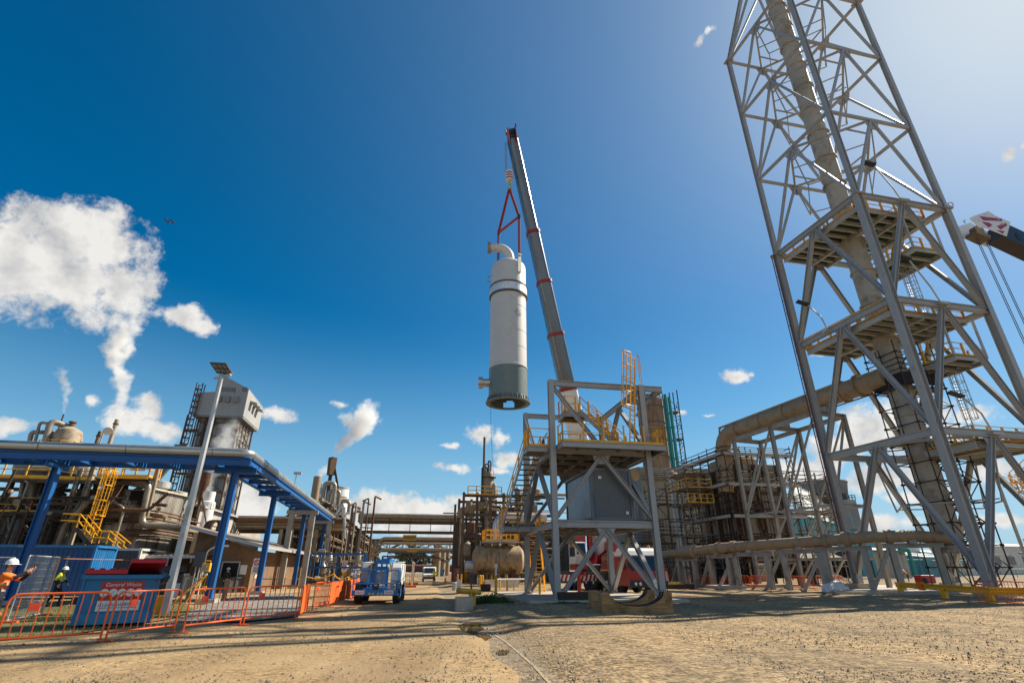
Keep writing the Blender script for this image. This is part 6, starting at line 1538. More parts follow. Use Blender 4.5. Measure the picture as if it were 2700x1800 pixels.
# hoses looped over the rack at the shed's corner
for k in range(5):
 p = fa(552 + k * 4.5, 1372, 52); o = E * (k * .12); pipe_(sh, [fl0(p) + Z * 3.2 - E * .6, p - E * .2, p + E * .9, fl0(p) + Z * 3.0 + E * .4], .09, (rustm, dirty, rustp, dirty, palep)[k], .5, 8, 'looped_hose')
# second, lower grey shed running back along the road
g2a = ea(530, 1338, sE + 1.4); g2b = ea(690, 1392, sE + 1.4)
s2_ = thing('long_shed', 'long low grey clad shed stretching back behind the corrugated shed', 'shed', fl0(g2a))
g = G(); g.corr(fl0(g2a), fl0(g2b), 0, g2a.z, .6, .05, None, g2a.z * .98); part('side_wall', g, mat('pale_cladding', (.48, .45, .40), .6, .1, .12, .3, dirt=(.28, .22, .16), damt=.35, streak=True), s2_)
g = G(); g.prism([g2a + E * .4, V((g2b.x, g2b.y, g2a.z)) + E * .4, V((g2b.x, g2b.y, g2a.z)) - E * 8 + Z * 1.5, g2a - E * 8 + Z * 1.5], Z * .2); part('roof', g, palesteel, s2_)
g = G()
for i in range(5): p = fl0(g2a).lerp(fl0(g2b), .1 + .2 * i); g.box(p + E * .1, E, Nn, .12, 3.2, 2.4)
part('window', g, mat('grey_window', (.16, .17, .18), .3), s2_)
# brick office with sloping tin roof
of0 = ea(528, 1440, -18.6); wE = -18.6
bo = V((-25.6, 44.5, 0)); 
ofc = thing('brick_office', 'low brown brick office with a weathered tin roof behind the blue columns', 'building', bo)
w0 = bo; w1_ = bo + E * 4.6; w2_ = w1_ + Nn * 26
g = G(); g.prism([w0, w1_, w1_ + Nn * .25, w0 + Nn * .25], Z * 3.1); part('front_wall', g, brick, ofc)
g = G(); g.prism([w1_ + Nn * .25, w1_ + Nn * 26, w1_ + Nn * 26 - E * .25, w1_ + Nn * .25 - E * .25], Z * 3.1); part('side_wall', g, brick, ofc)
g = G(); r0 = w0 - E * 1 - Nn * 1.2 + Z * 4.9; r1_ = w1_ + E * 1.2 - Nn * 1.2 + Z * 3.25; g.prism([r0, r1_, r1_ + Nn * 28, r0 + Nn * 28], Z * .14); rf2 = part('roof', g, roofm, ofc)
g = G(); g.bar(r1_ + Z * .02, r1_ + Nn * 28 + Z * .02, .16, .22); g.bar(r0, r1_, .1, .22); part('gutter', g, palesteel, rf2)
g = G(); g.prism([w0 + Z * 3.1, w1_ + Z * 3.1, w0 + Z * 4.7], Nn * .2); part('gable', g, brick, ofc)
def wallbox(name, c, ax, nrm, w, h, m, par, d=.06): g = G(); g.box(c, ax, nrm, w, d, h); return part(name, g, m, par)
dw = wallbox('door', w0 + E * 3.0 - Nn * .02, E, Nn, 1.15, 2.15, darkin, ofc, .08); g = G(); c = w0 + E * 3.0 - Nn * .05
for x in (-.65, .65): g.bar(c + E * x, c + E * x + Z * 2.2, .1)
g.bar(c - E * .7 + Z * 2.22, c + E * .7 + Z * 2.22, .1); part('door_frame', g, palesteel, dw)
wallbox('window', w1_ + Nn * 1.6 + Z * 1.0 + E * .02, Nn, E, 1.0, 1.1, mat('cream_blind', (.6, .52, .38), .6), ofc); wallbox('notice', w1_ - E * .6 - Nn * .03 + Z * 1.3, E, Nn, .5, .7, whitep, ofc)
g = G(); aw = w0 - E * 3.5 - Nn * 2.2; 
n = 26
vs = []
for i in range(n + 1): x = 5.2 * i / n; vs += [aw + E * x + Z * (2.62 + .04 * (i % 2)), aw + E * x + Nn * 2.4 + Z * (2.85 + .04 * (i % 2))]
g.add(vs, [(2 * i, 2 * i + 2, 2 * i + 3, 2 * i + 1) for i in range(n)]); part('awning', g, mat('orange_awning', (.42, .20, .06), .7, 0, .2, 2), ofc)
g = G()
for i in (.1, 2.6, 5.1): g.bar(aw + E * i, aw + E * i + Z * 2.6, .1)
g.bar(aw + Z * 2.55, aw + E * 5.2 + Z * 2.55, .08, .2); part('awning_frame', g, palesteel, ofc)
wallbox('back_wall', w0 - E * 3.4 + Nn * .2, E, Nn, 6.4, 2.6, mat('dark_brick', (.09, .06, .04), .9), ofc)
sl_ = fa(536, 1500, 45); t = thing('street_lamp', 'slim white lamp post with a bent arm in front of the brick office', 'lamp', fl0(sl_)); top_ = fa(545, 1450, 45)
g = G(); g.tube(bend([fl0(sl_), V((sl_.x, sl_.y, top_.z)), V((sl_.x, sl_.y, top_.z + .35)) + E * .7], .3), .05, 8); part('post', g, whitep, t); g = G(); g.box(V((sl_.x, sl_.y, top_.z + .25)) + E * 1.0, E, Nn, .8, .25, .14); part('lamp_head', g, whitep, t)
for k, (px, py) in enumerate(((521, 1477), (530, 1478))):
 p = fa(px, py, 44); t = thing('meter_box', ['left grey meter box on a pole before the brick office', 'right grey meter box on a pole before the brick office'][k], 'cabinet', fl0(p)); g = G(); g.box(p - Z * .4, E, Nn, .42, .3, 1.0); part('box_body', g, contgrey, t, bevel=.03); g = G(); g.tube([fl0(p), p - Z * .3], .04, 6); part('post', g, palesteel, t)
for k, (px, py, c) in enumerate(((676, 1493, 47), (908, 1492, 66))):
 p = fa(px, py, c); t = thing('warning_sign', ['white no entry notice board by the second blue column', 'white no entry notice board on the far blue rack column'][k], 'sign', fl0(p)); g = G(); g.box(p - Z * .55, E, Nn, .55, .04, 1.15); bd_ = part('board', g, whitep, t)
 g = G(); g.lathe([(.15, 0), (.22, 0), (.22, .01), (.15, .01)], p - Nn * .03 + Z * .3, 18, axis=-Nn, cap=False); g.bar(p - Nn * .035 + Z * .44 - E * .14, p - Nn * .035 + Z * .16 + E * .14, .01, .05); part('prohibition_ring', g, redsign, bd_)
 g = G()
 for i in range(3): g.bar(p - Nn * .03 - Z * (.08 + .13 * i) - E * .18, p - Nn * .03 - Z * (.08 + .13 * i) + E * .18, .01, .05)
 part('notice_lines', g, blackp, bd_); g = G(); g.tube([fl0(p), p - Z * .5], .03, 6); part('post', g, galv, t)
# rusty exhaust on tripod legs, white roof vent
p = fa(538, 1272, 60); t = thing('rusty_exhaust', 'rust red exhaust silencer on thin tripod legs over the shed roof', 'exhaust', fl0(p)); top_, bot = fa(545, 1246, 60), fa(531, 1300, 60)
xx = fl0(p); g = G(); g.lathe([(.12, bot.z - 2.4), (.16, bot.z), (.5, bot.z + .9), (.5, top_.z), (.4, top_.z), (.4, bot.z + 1)], xx, 18, cap=False); part('silencer', g, rustm, t, smooth=True)
for a in (0, 2.1, 4.2): g = G(); f = xx + V((math.cos(a) * 1.6, math.sin(a) * 1.6, 5.0)); g.tube([f, V((xx.x, xx.y, bot.z))], .07, 6); part('leg', g, rustm, t)
g = G(); g.lathe([(1.4, 0), (1.4, 5.0)], xx, 10); part('base_column', g, dirty, t)
p = fa(548, 1318, 62); t = thing('roof_vent', 'white round roof vent giving off steam beside the rusty exhaust', 'vent', fl0(p)); g = G(); top_ = fa(548, 1296, 62); g.lathe([(.8, 4), (.8, p.z - .2), (.62, p.z - .1), (.62, top_.z), (.5, top_.z), (.5, p.z)], fl0(p), 20, cap=False); part('duct', g, whitep, t, smooth=True)
g = G()
for k in range(16): a = k / 16 * 6.283; g.box(fl0(p) + V((math.cos(a) * .78, math.sin(a) * .78, p.z - .9)), V((math.cos(a), math.sin(a), 0)), V((-math.sin(a), math.cos(a), 0)), .12, .16, .6)
part('fins', g, whitep, t)
# ---------------------------------------------------------------- tall clad tower far left
TW = V((-83.0, 128.0, 0)); 
tw = thing('prill_tower', 'tall grey tower with a wide clad head on a lattice framed shaft', 'tower', TW)
twc = mat('tower_cladding', (.31, .31, .305), .55, .2, .12, .15, dirt=(.28, .28, .28), damt=.3, streak=True); tws = mat('shaft_cladding', (.22, .215, .21), .6, .2, .2, .2, dirt=(.10, .09, .08), damt=.4, streak=True)
def tp_(px, py): return fa(px, py, TW.dot(Nn))
f0, f1, f2, f3 = tp_(541, 1032), tp_(508, 1090), tp_(641, 1097), tp_(655, 1030)
zb_, zt_ = f1.z, f3.z
x0, x1 = f1.dot(E), f2.dot(E)
def tq_(x, y, z): return E * x + Nn * (TW.dot(Nn) + y) + Z * z
HD = 15.0
g = G(); xm = x0 + (x1 - x0) * .33
for a, b, z1, z2 in ((x0, xm, zt_ - 1.5, zt_ - 1.0), (xm, x1, zt_ + 4.2, zt_ + .2)):
 g.corr(tq_(a, 0, 0), tq_(b, 0, 0), zb_, z1, .9, .06, None, z2)
part('front_cladding', g, twc, tw)
g = G(); g.corr(tq_(x1, 0, 0), tq_(x1, HD, 0), zb_, zt_ + .2, .9, .06, None, zt_ - .5); part('side_cladding', g, mat('tower_cladding_pale', (.36, .35, .335), .55, .1, .1, .15), tw)
g = G(); g.prism([tq_(xm, 0, zt_ + 4.2), tq_(x1, 0, zt_ + .2), tq_(x1, HD, zt_ - .3), tq_(xm, HD, zt_ + 4)], Z * .3); g.prism([tq_(x0, 0, zt_ - 1.5), tq_(xm, 0, zt_ - 1), tq_(xm, HD, zt_ - 1), tq_(x0, HD, zt_ - 1.5)], Z * .3); part('roof', g, twc, tw)
g = G(); g.prism([tq_(x0, .1, zb_), tq_(x1 - .05, .1, zb_), tq_(x1 - .05, HD, zb_), tq_(x0, HD, zb_)], -Z * .6); part('soffit', g, tws, tw)
g = G(); g.corr(tq_(xm, .0, 0), tq_(xm, HD, 0), zt_ - 1.2, zt_ + 4.2, .9, .05); part('step_wall', g, twc, tw)
for x, z, w, h in ((.58, 6.4, 3.6, 1.1), (.92, 6.6, 1.2, 1.2)): g = G(); g.box(tq_(x0 + (x1 - x0) * x, -.1, zb_ + z), E, Nn, w, .12, h); part('window', g, mat('tower_glass', (.12, .13, .14), .2), tw)
for x in (.40, .57, .74): g = G(); g.prism([tq_(x0 + (x1 - x0) * x, -.1, zb_ + 3.4), tq_(x0 + (x1 - x0) * x + 1.2, -.1, zb_ + 3.4), tq_(x0 + (x1 - x0) * x + 1.2, -.1, zb_ + 5), tq_(x0 + (x1 - x0) * x, -.1, zb_ + 5)], -Nn * .5); part('vent_hood', g, tws, tw)
for k in range(3): g = G(); c = tq_(x1, 3.0 + k * 3, zb_ + 4.6 - k * .1); g.prism([c, c + Nn * 2, c + Nn * 2 + E * 1.8 - Z * .5, c + E * 1.8 - Z * .5], Z * .5); part('side_hood', g, twc, tw)
g = G(); sx0, sx1 = x0 + (x1 - x0) * .13, x1 - 1.5
for (a, b) in (((sx0, 1.5), (sx1, 1.5)), ((sx1, 1.5), (sx1, HD - 1.5))): g.corr(tq_(*a, 0), tq_(*b, 0), 0, zb_, 1.0, .08)
part('shaft_wall', g, tws, tw)
for k in range(11):
 z = zb_ * (k + .5) / 11; g = G(); g.bar(tq_(sx0 - .3, 1.2, z), tq_(sx1 + .3, 1.2, z), .22); g.bar(tq_(sx1 + .2, 1.2, z), tq_(sx1 + .2, HD - 1, z), .22); part('ring_beam', g, dirty, tw)
 g = G(); z2 = zb_ * (k + 1.5) / 11
 if k < 10:
  a, b = (sx0, sx1) if k % 2 else (sx1, sx0); g.bar(tq_(a, 1.15, z), tq_((a + b) / 2, 1.15, z2), .16); g.bar(tq_(b, 1.15, z), tq_((a + b) / 2, 1.15, z2), .16)
  g.bar(tq_(sx1 + .25, 1.3, z), tq_(sx1 + .25, HD - 1.2, z2), .16); g.bar(tq_(sx1 + .25, HD - 1.2, z), tq_(sx1 + .25, 1.3, z2), .16)
  part('brace', g, dirty, tw)
for x, y in ((sx0 - .2, 1.1), (sx1 + .3, 1.1), (sx1 + .3, HD - 1)): g = G(); g.bar(tq_(x, y, 0), tq_(x, y, zb_), .4); part('corner_post', g, rustp, tw)
for i in range(1, 5): g = G(); x = sx1 + .28; g.bar(tq_(x, 1.1 + i * 2.6, 0), tq_(x, 1.1 + i * 2.6, zb_), .22); part('stair_post', g, limec, tw)
for k in range(3): g = G(); x = sx0 + 1.5 + k * .9; g.tube([tq_(x, 1.0, 2), tq_(x, 1.0, zb_)], .25, 8); part('riser_pipe', g, palep if k else dirty, tw, smooth=True)
for k in range(7): g = G(); z = zb_ * (k + .3) / 7; g.prism([tq_(sx0 - 3.2, 1.5, z), tq_(sx0, 1.5, z), tq_(sx0, 4.5, z), tq_(sx0 - 3.2, 4.5, z)], Z * .2); part('landing', g, rustp, tw)
g = G(); g.bar(tq_(sx0 - 3.2, 1.6, 0), tq_(sx0 - 3.2, 1.6, zb_), .4); part('corner_post', g, dirty, tw)
lm0, lm1 = tp_(443, 1290), tp_(522, 1010); xl = lm1.dot(E)
hm = thing('hoist_mast', 'slender rusty lattice hoist mast beside the tall grey tower', 'mast', fl0(lm1)); 
for i, j in ((0, 0), (1.5, 0), (0, 1.5), (1.5, 1.5)): g = G(); g.bar(tq_(xl + i, -.5 + j, 0), tq_(xl + i, -.5 + j, lm1.z), .2); part('chord', g, rustm, hm)
g = G()
for k in range(int(lm1.z / 1.6)):
 z = k * 1.6; g.bar(tq_(xl, -.5, z), tq_(xl + 1.5, -.5, z), .16, .3); g.bar(tq_(xl, -.5, z), tq_(xl, 1, z), .12); g.bar(tq_(xl, -.5, z), tq_(xl + 1.5, -.5, z + 1.6), .1)
part('lacing', g, rustm, hm)
# vent mast with bucket head and raking leg, white hopper, brown chimney behind the rack
yv = 120.0
p = fa(875, 1228, yv); t = thing('vent_mast', 'rusty vent mast with a square bucket head and raking leg giving off steam', 'vent', fl0(fa(862, 1400, yv)))
b0 = fl0(p); g = G(); zt2, zm2, = fa(872, 1206, yv).z, fa(875, 1252, yv).z; g.lathe([(.9, zm2), (1.0, zt2), (.85, zt2), (.8, zm2)], b0, 4, cap=False); part('bucket_head', g, rustp, t)
g = G(); g.bar(b0, V((b0.x, b0.y, zm2 + .5)), .7); g.bar(V((b0.x, b0.y, zt2)), b0 + E * 7.2, .45); g.bar(V((b0.x, b0.y, zm2 * .55)), b0 + E * 3.2 + Z * zm2 * .55, .3); part('mast', g, mat('mast_brown', (.075, .04, .025), .8), t)
p = fa(892, 1286, yv + 8); t = thing('white_silo', 'white tapered silo standing behind the rusty vent mast', 'silo', fl0(p)); g = G(); g.lathe([(2.9, 0), (2.5, p.z), (2.3, p.z + .1)], fl0(p), 28); part('shell', g, limec if False else whitep, t, smooth=True)
g = G(); g.lathe([(2.6, p.z - .2), (2.62, p.z - .2), (2.62, p.z + .05), (2.4, p.z + .05)], fl0(p), 28, cap=False); part('rim', g, palesteel, t)
p = fa(838, 1256, yv + 4); t = thing('chimney', 'slim tan chimney with a steam wisp left of the rusty vent mast', 'chimney', fl0(p)); g = G(); g.lathe([(1.0, 0), (.85, p.z), (.7, p.z)], fl0(p), 16, cap=False); part('shaft', g, brownp, t, smooth=True); g = G(); g.lathe([(.9, 0), (1.2, 0), (1.2, .2), (.9, .2)], V((p.x, p.y, p.z * .62)), 16, cap=False); part('ring', g, dirty, t)
for k, px in enumerate((848, 853)):
 p = fa(px, 1275, yv - 4); t = thing('radio_mast', ['left thin aerial mast by the tan chimney', 'right thin aerial mast by the tan chimney'][k], 'aerial', fl0(p)); g = G(); g.tube([fl0(p), p], .12, 6); g.box(p - Z * 2, E, Nn, .35, .35, 1.2); part('mast', g, palesteel, t)
# big brown pipes crossing from shed to the road rack
cr_ = thing('crossing_pipes', 'bundle of big rusty pipes crossing behind the blue rack toward the road', 'pipe bridge', fl0(fa(700, 1400, 72)))
for k, (y0, r, m) in enumerate(((1366, .35, rustp), (1374, .3, brownp), (1383, .42, palep), (1392, .25, rustp), (1398, .2, dirty), (1360, .18, dirty))):
 a, b = fa(560, y0 + 6, 72 + k * .7), fa(905, y0 + 2, 72 + k * .7); b.z = a.z = (a.z + b.z) / 2; pipe_(cr_, [a, b], r, m, .3, 12)
for px in (742, 770, 800, 835): p = fa(px, 1400, 73); g = G(); g.bar(fl0(p), V((p.x, p.y, fa(px, 1395, 73).z)), .45); part('column', g, limec, cr_); 
# ---------------------------------------------------------------- long pipe rack along the left side of the road
RX = E.dot(V((-21.5, 60, 0)))                        # its road-side face
lr = thing('road_pipe_rack', 'long dense rusty pipe rack running down the left side of the road', 'pipe rack', E * (RX - 3) + Nn * 76)
rr_ = random.Random(21)
def rk_(x, y, z): return E * (RX + x) + Nn * y + Z * z
ys = [74 + 7.5 * i for i in range(19)]
for i, y in enumerate(ys):
 for x in (-5.5, -1.2):
  g = G(); g.ibar(rk_(x, y, 0), rk_(x, y, 9.8), .38, .38, E); part('column', g, dirty if (i + int(x)) % 3 else limec, lr)
 for z in (5.2, 7.4, 9.4):
  g = G(); g.ibar(rk_(-6.2, y, z), rk_(-.4, y, z), .3, .4, Z); part('cross_beam', g, dirty, lr)
for x in (-5.5, -1.2):
 for z in (4.9, 9.0): g = G(); g.bar(rk_(x, 74, z), rk_(x, 209, z), .25, .35); part('long_beam', g, dirty, lr)
for k in range(26):
 z = (5.6, 7.8, 9.9)[k % 3]; x = -5.9 + (k // 3) * .66; r = rr_.choice((.1, .14, .2, .28)); pipe_(lr, [rk_(x, 73 + rr_.random() * 3, z + r), rk_(x, 209, z + r)], r, rr_.choice((palep, palep, rustp, brownp, limec, dirty)), .3, 8)
for k in range(60):
 y = 74 + rr_.random() ** 1.6 * 120; x = rr_.uniform(-5.8, .2); z = rr_.choice((5.4, 7.6, 9.8, 11)); r = rr_.choice((.06, .09, .12, .17)); m = rr_.choice((palep, limec, rustp, dirty, rustp))
 pipe_(lr, [rk_(x, y, rr_.choice((0, 0, 2.5))), rk_(x, y, z), rk_(x + rr_.uniform(-2, 2.5), y + rr_.uniform(-1, 2), z)], r, m, .35, 7, 'drop_pipe')
g = G(); g.corr(rk_(-7.5, 80, 0), rk_(-7.5, 215, 0), 0, 7, 1.2, .1); part('back_sheeting', g, mat('dark_cladding', (.1, .085, .07), .8), lr)
for k, (y, z0, z1) in enumerate(((76, 12.6, 9.9), (79, 12.0, 9.9), (90, 11.8, 9.8), (110, 12.2, 9.8))): pipe_(lr, [rk_(-2 + k * .3, y, z1), rk_(-2 + k * .3, y, z0), rk_(-.6 + k * .3, y, z0), rk_(-.6 + k * .3, y, z1)], .3, palep, .6, 10, 'expansion_loop')
g = G(); g.bar(rk_(-5.2, 76, 10.6), rk_(.1, 77, 6.4), .55, .3); part('cable_ladder', g, palep, lr)
g = G(); g.prism([rk_(-.3, 78, 8.6), rk_(.5, 78, 8.6), rk_(.5, 78, 10.0), rk_(-.3, 78, 10.0)], Nn * .08); part('sign_board', g, whitep, lr)
for k, (px, c, r) in enumerate(((905, 70, .16), (915, 70, .12), (935, 72, .14), (948, 72, .1), (965, 73, .13))):   # raking and upright foreground pipes at the rack's end
 p = fa(px, 1540, c); pipe_(lr, [fl0(p), V((p.x, p.y, 9.0 + .4 * k)), V((p.x, p.y, 9.0 + .4 * k)) + Nn * 3 - E * (1 if k % 2 else -.6)], r, (rustp, limec, palep, dirty, rustm)[k], .4, 8, 'drop_pipe')
# skid of blue and grey equipment under the rack's near end
sk_ = thing('equipment_skid', 'blue framed pump skid crowded with pale valves under the rack end', 'skid', fl0(fa(850, 1555, 66)))
o = fl0(fa(805, 1560, 66))
for x in (0, 3.0, 6.0): 
 for y in (0, 2.6): g = G(); g.bar(o + E * x + Nn * y, o + E * x + Nn * y + Z * 3.3, .24); part('post', g, blue, sk_)
for z in (.4, 1.9, 3.3):
 for y in (0, 2.6): g = G(); g.bar(o + Nn * y + Z * z, o + E * 6.0 + Nn * y + Z * z, .2); part('rail', g, blue if z != .4 else dirty, sk_)
for k in range(26):
 p = o + E * rr_.uniform(.2, 6) + Nn * rr_.uniform(0, 2.6); z = rr_.uniform(.5, 2.6); r = rr_.uniform(.12, .42)
 g = G(); g.lathe([(r * .5, 0), (r, .1), (r, rr_.uniform(.3, .9)), (r * .4, 1.0)], p + Z * z, 10, axis=rr_.choice((Z, E, Nn))); part('valve_body', g, rr_.choice((palep, whitep, limec, dirty, yel2, palesteel)), sk_)
 if k < 14: pipe_(sk_, [p + Z * z, p + Z * (z + 1.2), p + Z * (z + 1.2) + E * rr_.uniform(-1.5, 1.5)], .08, rr_.choice((palep, limec, rustp)), .2, 7)
# yellow hoses slung along the rope line
pts = [fa(x, y, 60) for x, y in ((690, 1512), (752, 1520), (800, 1516), (880, 1512), (915, 1520), (945, 1505), (985, 1500))]
hs = thing('slung_hose', 'yellow hose slung in loops along the front of the left pipe rack', 'hose', fl0(pts[3])); full = []
for a, b in zip(pts, pts[1:]):
 for i in range(7): u = i / 6; full.append(a.lerp(b, u) - Z * (.35 * 4 * u * (1 - u)))
g = G(); g.tube(full, .06, 6); part('run', g, yel, hs, smooth=True)
g = G()
for p in pts: g.tube([fl0(p), p], .04, 5)
part('stake', g, dksteel, hs)
# steel deck crane jib glimpsed behind the silver pipe
a, b = fa(415, 1262, 110), fa(475, 1195, 110); t = thing('derrick_jib', 'dark raking derrick jib seen under the blue beams', 'jib', fl0(a)); g = G(); g.bar(V((a.x, a.y, 0)) - E * 3, a, 1.2); g.bar(a, b, .8); g.box(b, E, Nn, 2.2, 1.4, 1.6); part('boom', g, mat('jib_grey', (.12, .13, .14), .6), t)
# ---------------------------------------------------------------- blue boom lift on the road
LO = V((-7.35, 31.3, 0)); le = V((math.cos(R(6)), math.sin(R(6)), 0)); ln_ = V((-le.y, le.x, 0))
def lq(x, y, z): return LO + le * x + ln_ * y + Z * z
bl_ = thing('boom_lift', 'blue and white boom lift parked on the road with its basket toward us', 'boom lift', LO)
for x in (-1.02, 1.02):
 for y in (0, 2.4):
  g = G(); c = lq(x, y, .5); g.lathe([(.2, -.18), (.44, -.2), (.5, -.15), (.5, .15), (.44, .2), (.2, .18)], c, 24, axis=le)
  for k in range(18):
   a = k / 18 * 6.283; d = ln_ * math.cos(a) + Z * math.sin(a)
   for s in (-1, 1): g.bar(c + d * .5 + le * s * .01, c + d * .5 + le * s * .17 + (ln_ * -math.sin(a) + Z * math.cos(a)) * .06, .05, .07, d)
  w = part('wheel', g, dirtyrubber, bl_, smooth=False)
  g = G(); g.lathe([(.26, -.1), (.22, -.2), (.08, -.2), (.08, .2), (.22, .2), (.26, .1)], c, 16, axis=le); part('rim', g, blue3, w)
g = G(); g.box(lq(0, 1.2, .45), le, ln_, 1.7, 3.2, .32); part('chassis', g, blue3, bl_, bevel=.04)
lw_ = mat('lift_white', (.66, .66, .62), .4, 0, .06, 1, dirt=(.42, .38, .32), damt=.25); lgrey = mat('lift_grey', (.25, .26, .27), .5)
for s, m in ((-.82, lgrey), (.86, lw_)):
 g = G(); pr = [(-.35, .85), (-.25, 1.75), (0, 1.98), (2.3, 1.98), (2.7, 1.7), (2.7, .85)]; w = .56; g.prism([lq(s - w / 2, y + .55, z) for y, z in pr], le * w); part('turntable_cover', g, m if s < 0 else lw_, bl_, bevel=.05)
g = G(); g.prism([lq(-1.1, .7, 1.98), lq(1.12, .7, 1.98), lq(1.1, 2.9, 2.05), lq(-1.1, 2.9, 2.05)], Z * .05); part('cover_top', g, lw_, bl_)
g = G()
for x in (-.38, .38): g.bar(lq(x, .3, .8), lq(x, .3, 1.75), .12)
g.bar(lq(-.4, .25, 1.72), lq(.4, .25, 1.72), .16, .2); g.box(lq(.2, .6, 1.95), le, ln_, .7, 2.6, .22); g.box(lq(.3, .4, 2.08), le, ln_, .42, .5, .16); g.box(lq(-.25, .45, 2.0), le, ln_, .4, .5, .12); part('boom_arms', g, blue3, bl_)
g = G()
for x in (-.52, .52): g.tube([lq(x, .2, 1.5), lq(x, .2, 1.98)], .04, 8)
part('yellow_grip', g, yel, bl_)
g = G(); g.box(lq(0, .42, .95), le, ln_, .72, .1, .62); part('grey_panel', g, mat('panel_dull', (.3, .3, .3), .5, dirt=(.5, .5, .5), damt=.5, dscale=8), bl_)
text_obj('lettering', 'FOR HIRE', .13, lq(.88, .17, 1.08), le, Z, blackp, bl_, .003, shear=.2)
g = G(); g.lathe([(.11, 0), (.11, .02), (.09, .02), (.09, 0)], lq(.9, .18, 1.45), 18, axis=-ln_, cap=False); part('badge', g, lgrey, bl_)
g = G(); g.lathe([(.06, 0), (.06, .12), (.03, .16)], lq(.75, 1.2, 1.98), 10); part('beacon', g, mat('beacon_orange', (.8, .13, .01), .3), bl_)
by0, by1 = -1.35, -.45
bk = thing_part('basket', bl_)
g = G(); g.box(lq(-.02, (by0 + by1) / 2, .40), le, ln_, 2.38, .9, .08); g.bar(lq(-1.2, by0, .55), lq(1.17, by0, .55), .04, .24); part('floor_pan', g, blue3, bk)
g = G()
for z in (.97, 1.62):
 for y in (by0, by1): g.tube([lq(-1.18, y, z), lq(1.15, y, z)], .026, 8)
 for x in (-1.18, 1.15): g.tube([lq(x, by0, z), lq(x, by1, z)], .026, 8)
for y in (by0, by1):
 for x in (-1.18, -.42, .38, 1.15): g.tube([lq(x, y, .45), lq(x, y, 1.62)], .026, 8)
for x in (-.42, .38): g.tube([lq(x, by0, 1.5), lq(x, by0, 1.62)], .026, 8)
g.tube([lq(-.42, by0, 1.48), lq(.38, by0, 1.48)], .022, 6)
part('guard_rail', g, blue3, bk)
for x in (-.78, .72):
 g = G(); g.box(lq(x, by0 - .025, .47), le, ln_, .48, .012, .19); sp_b = part('decal', g, whitep, bk)
 text_obj('lettering', 'Sherrin', .13, lq(x, by0 - .035, .565), le, Z, redsign, sp_b, .002, shear=.2)
g = G()
for x in (-.34, -.16, .1, .28): g.prism([lq(x, by0 - .025, .46), lq(x + .08, by0 - .025, .46), lq(x + .14, by0 - .025, .54), lq(x + .06, by0 - .025, .54)], -ln_ * .006)
part('hazard_mark', g, mat('hazard_yellow', (.75, .6, .02), .5), bk)
g = G(); g.box(lq(-.0, by0 + .18, .6), le, ln_, .34, .2, .44); g.box(lq(-.8, by0 + .35, .48), le, ln_, .5, .4, .22); cb_ = part('control_box', g, blackp, bk, bevel=.05)
g = G(); g.box(lq(0, by0 + .075, .86), le, ln_, .16, .01, .08); part('control_label', g, palesteel, cb_)
g = G(); g.box(lq(.75, by0 + .4, .48), le, ln_, .3, .3, .3); g.box(lq(.95, by0 + .3, .48), le, ln_, .12, .2, .45); part('tool_bag', g, mat('bag_pale', (.4, .3, .25), .8), bk, bevel=.04)
# ---------------------------------------------------------------- white van, far people zone
VO = V((-12.6, 86, 0)); ve = E; vn = Nn
def vq(x, y, z): return VO + ve * x + vn * y + Z * z
vn_ = thing('van', 'white van facing us at the far end of the dirt road', 'van', VO)
g = G(); pr = [(0, .35), (-.02, .95), (.35, 1.15), (1.0, 1.95), (1.4, 2.05), (5.0, 2.05), (5.1, .4)]; g.prism([vq(-.98, y, z) for y, z in pr], ve * 1.96); part('body', g, whitep, vn_, bevel=.08)
g = G(); g.prism([vq(-.82, .36, 1.2), vq(.82, .36, 1.2), vq(.74, .93, 1.88), vq(-.74, .93, 1.88)], -vn * .04 + Z * .03); part('windscreen', g, glass, vn_)
for s in (-1, 1):
 g = G(); g.prism([vq(s * .985, .75, 1.2), vq(s * .985, 1.15, 1.8), vq(s * .985, 1.9, 1.8), vq(s * .985, 1.9, 1.2)], ve * s * .02); part('side_window', g, glass, vn_)
 g = G(); g.box(vq(s * .72, -.03, .72), ve, vn, .34, .06, .18); part('headlight', g, chrome, vn_)
 g = G(); g.box(vq(s * 1.12, .8, 1.25), ve, vn, .18, .12, .25); part('mirror', g, blackp, vn_)
 for y in (.9, 4.2): g = G(); g.lathe([(.15, -.1), (.33, -.1), (.33, .1), (.15, .1)], vq(s * .88, y, .33), 16, axis=ve); part('wheel', g, rubber, vn_)
g = G(); g.box(vq(0, -.04, .38), ve, vn, 1.9, .1, .26); g.box(vq(0, -.03, .78), ve, vn, .8, .05, .1); part('bumper', g, blackp, vn_)
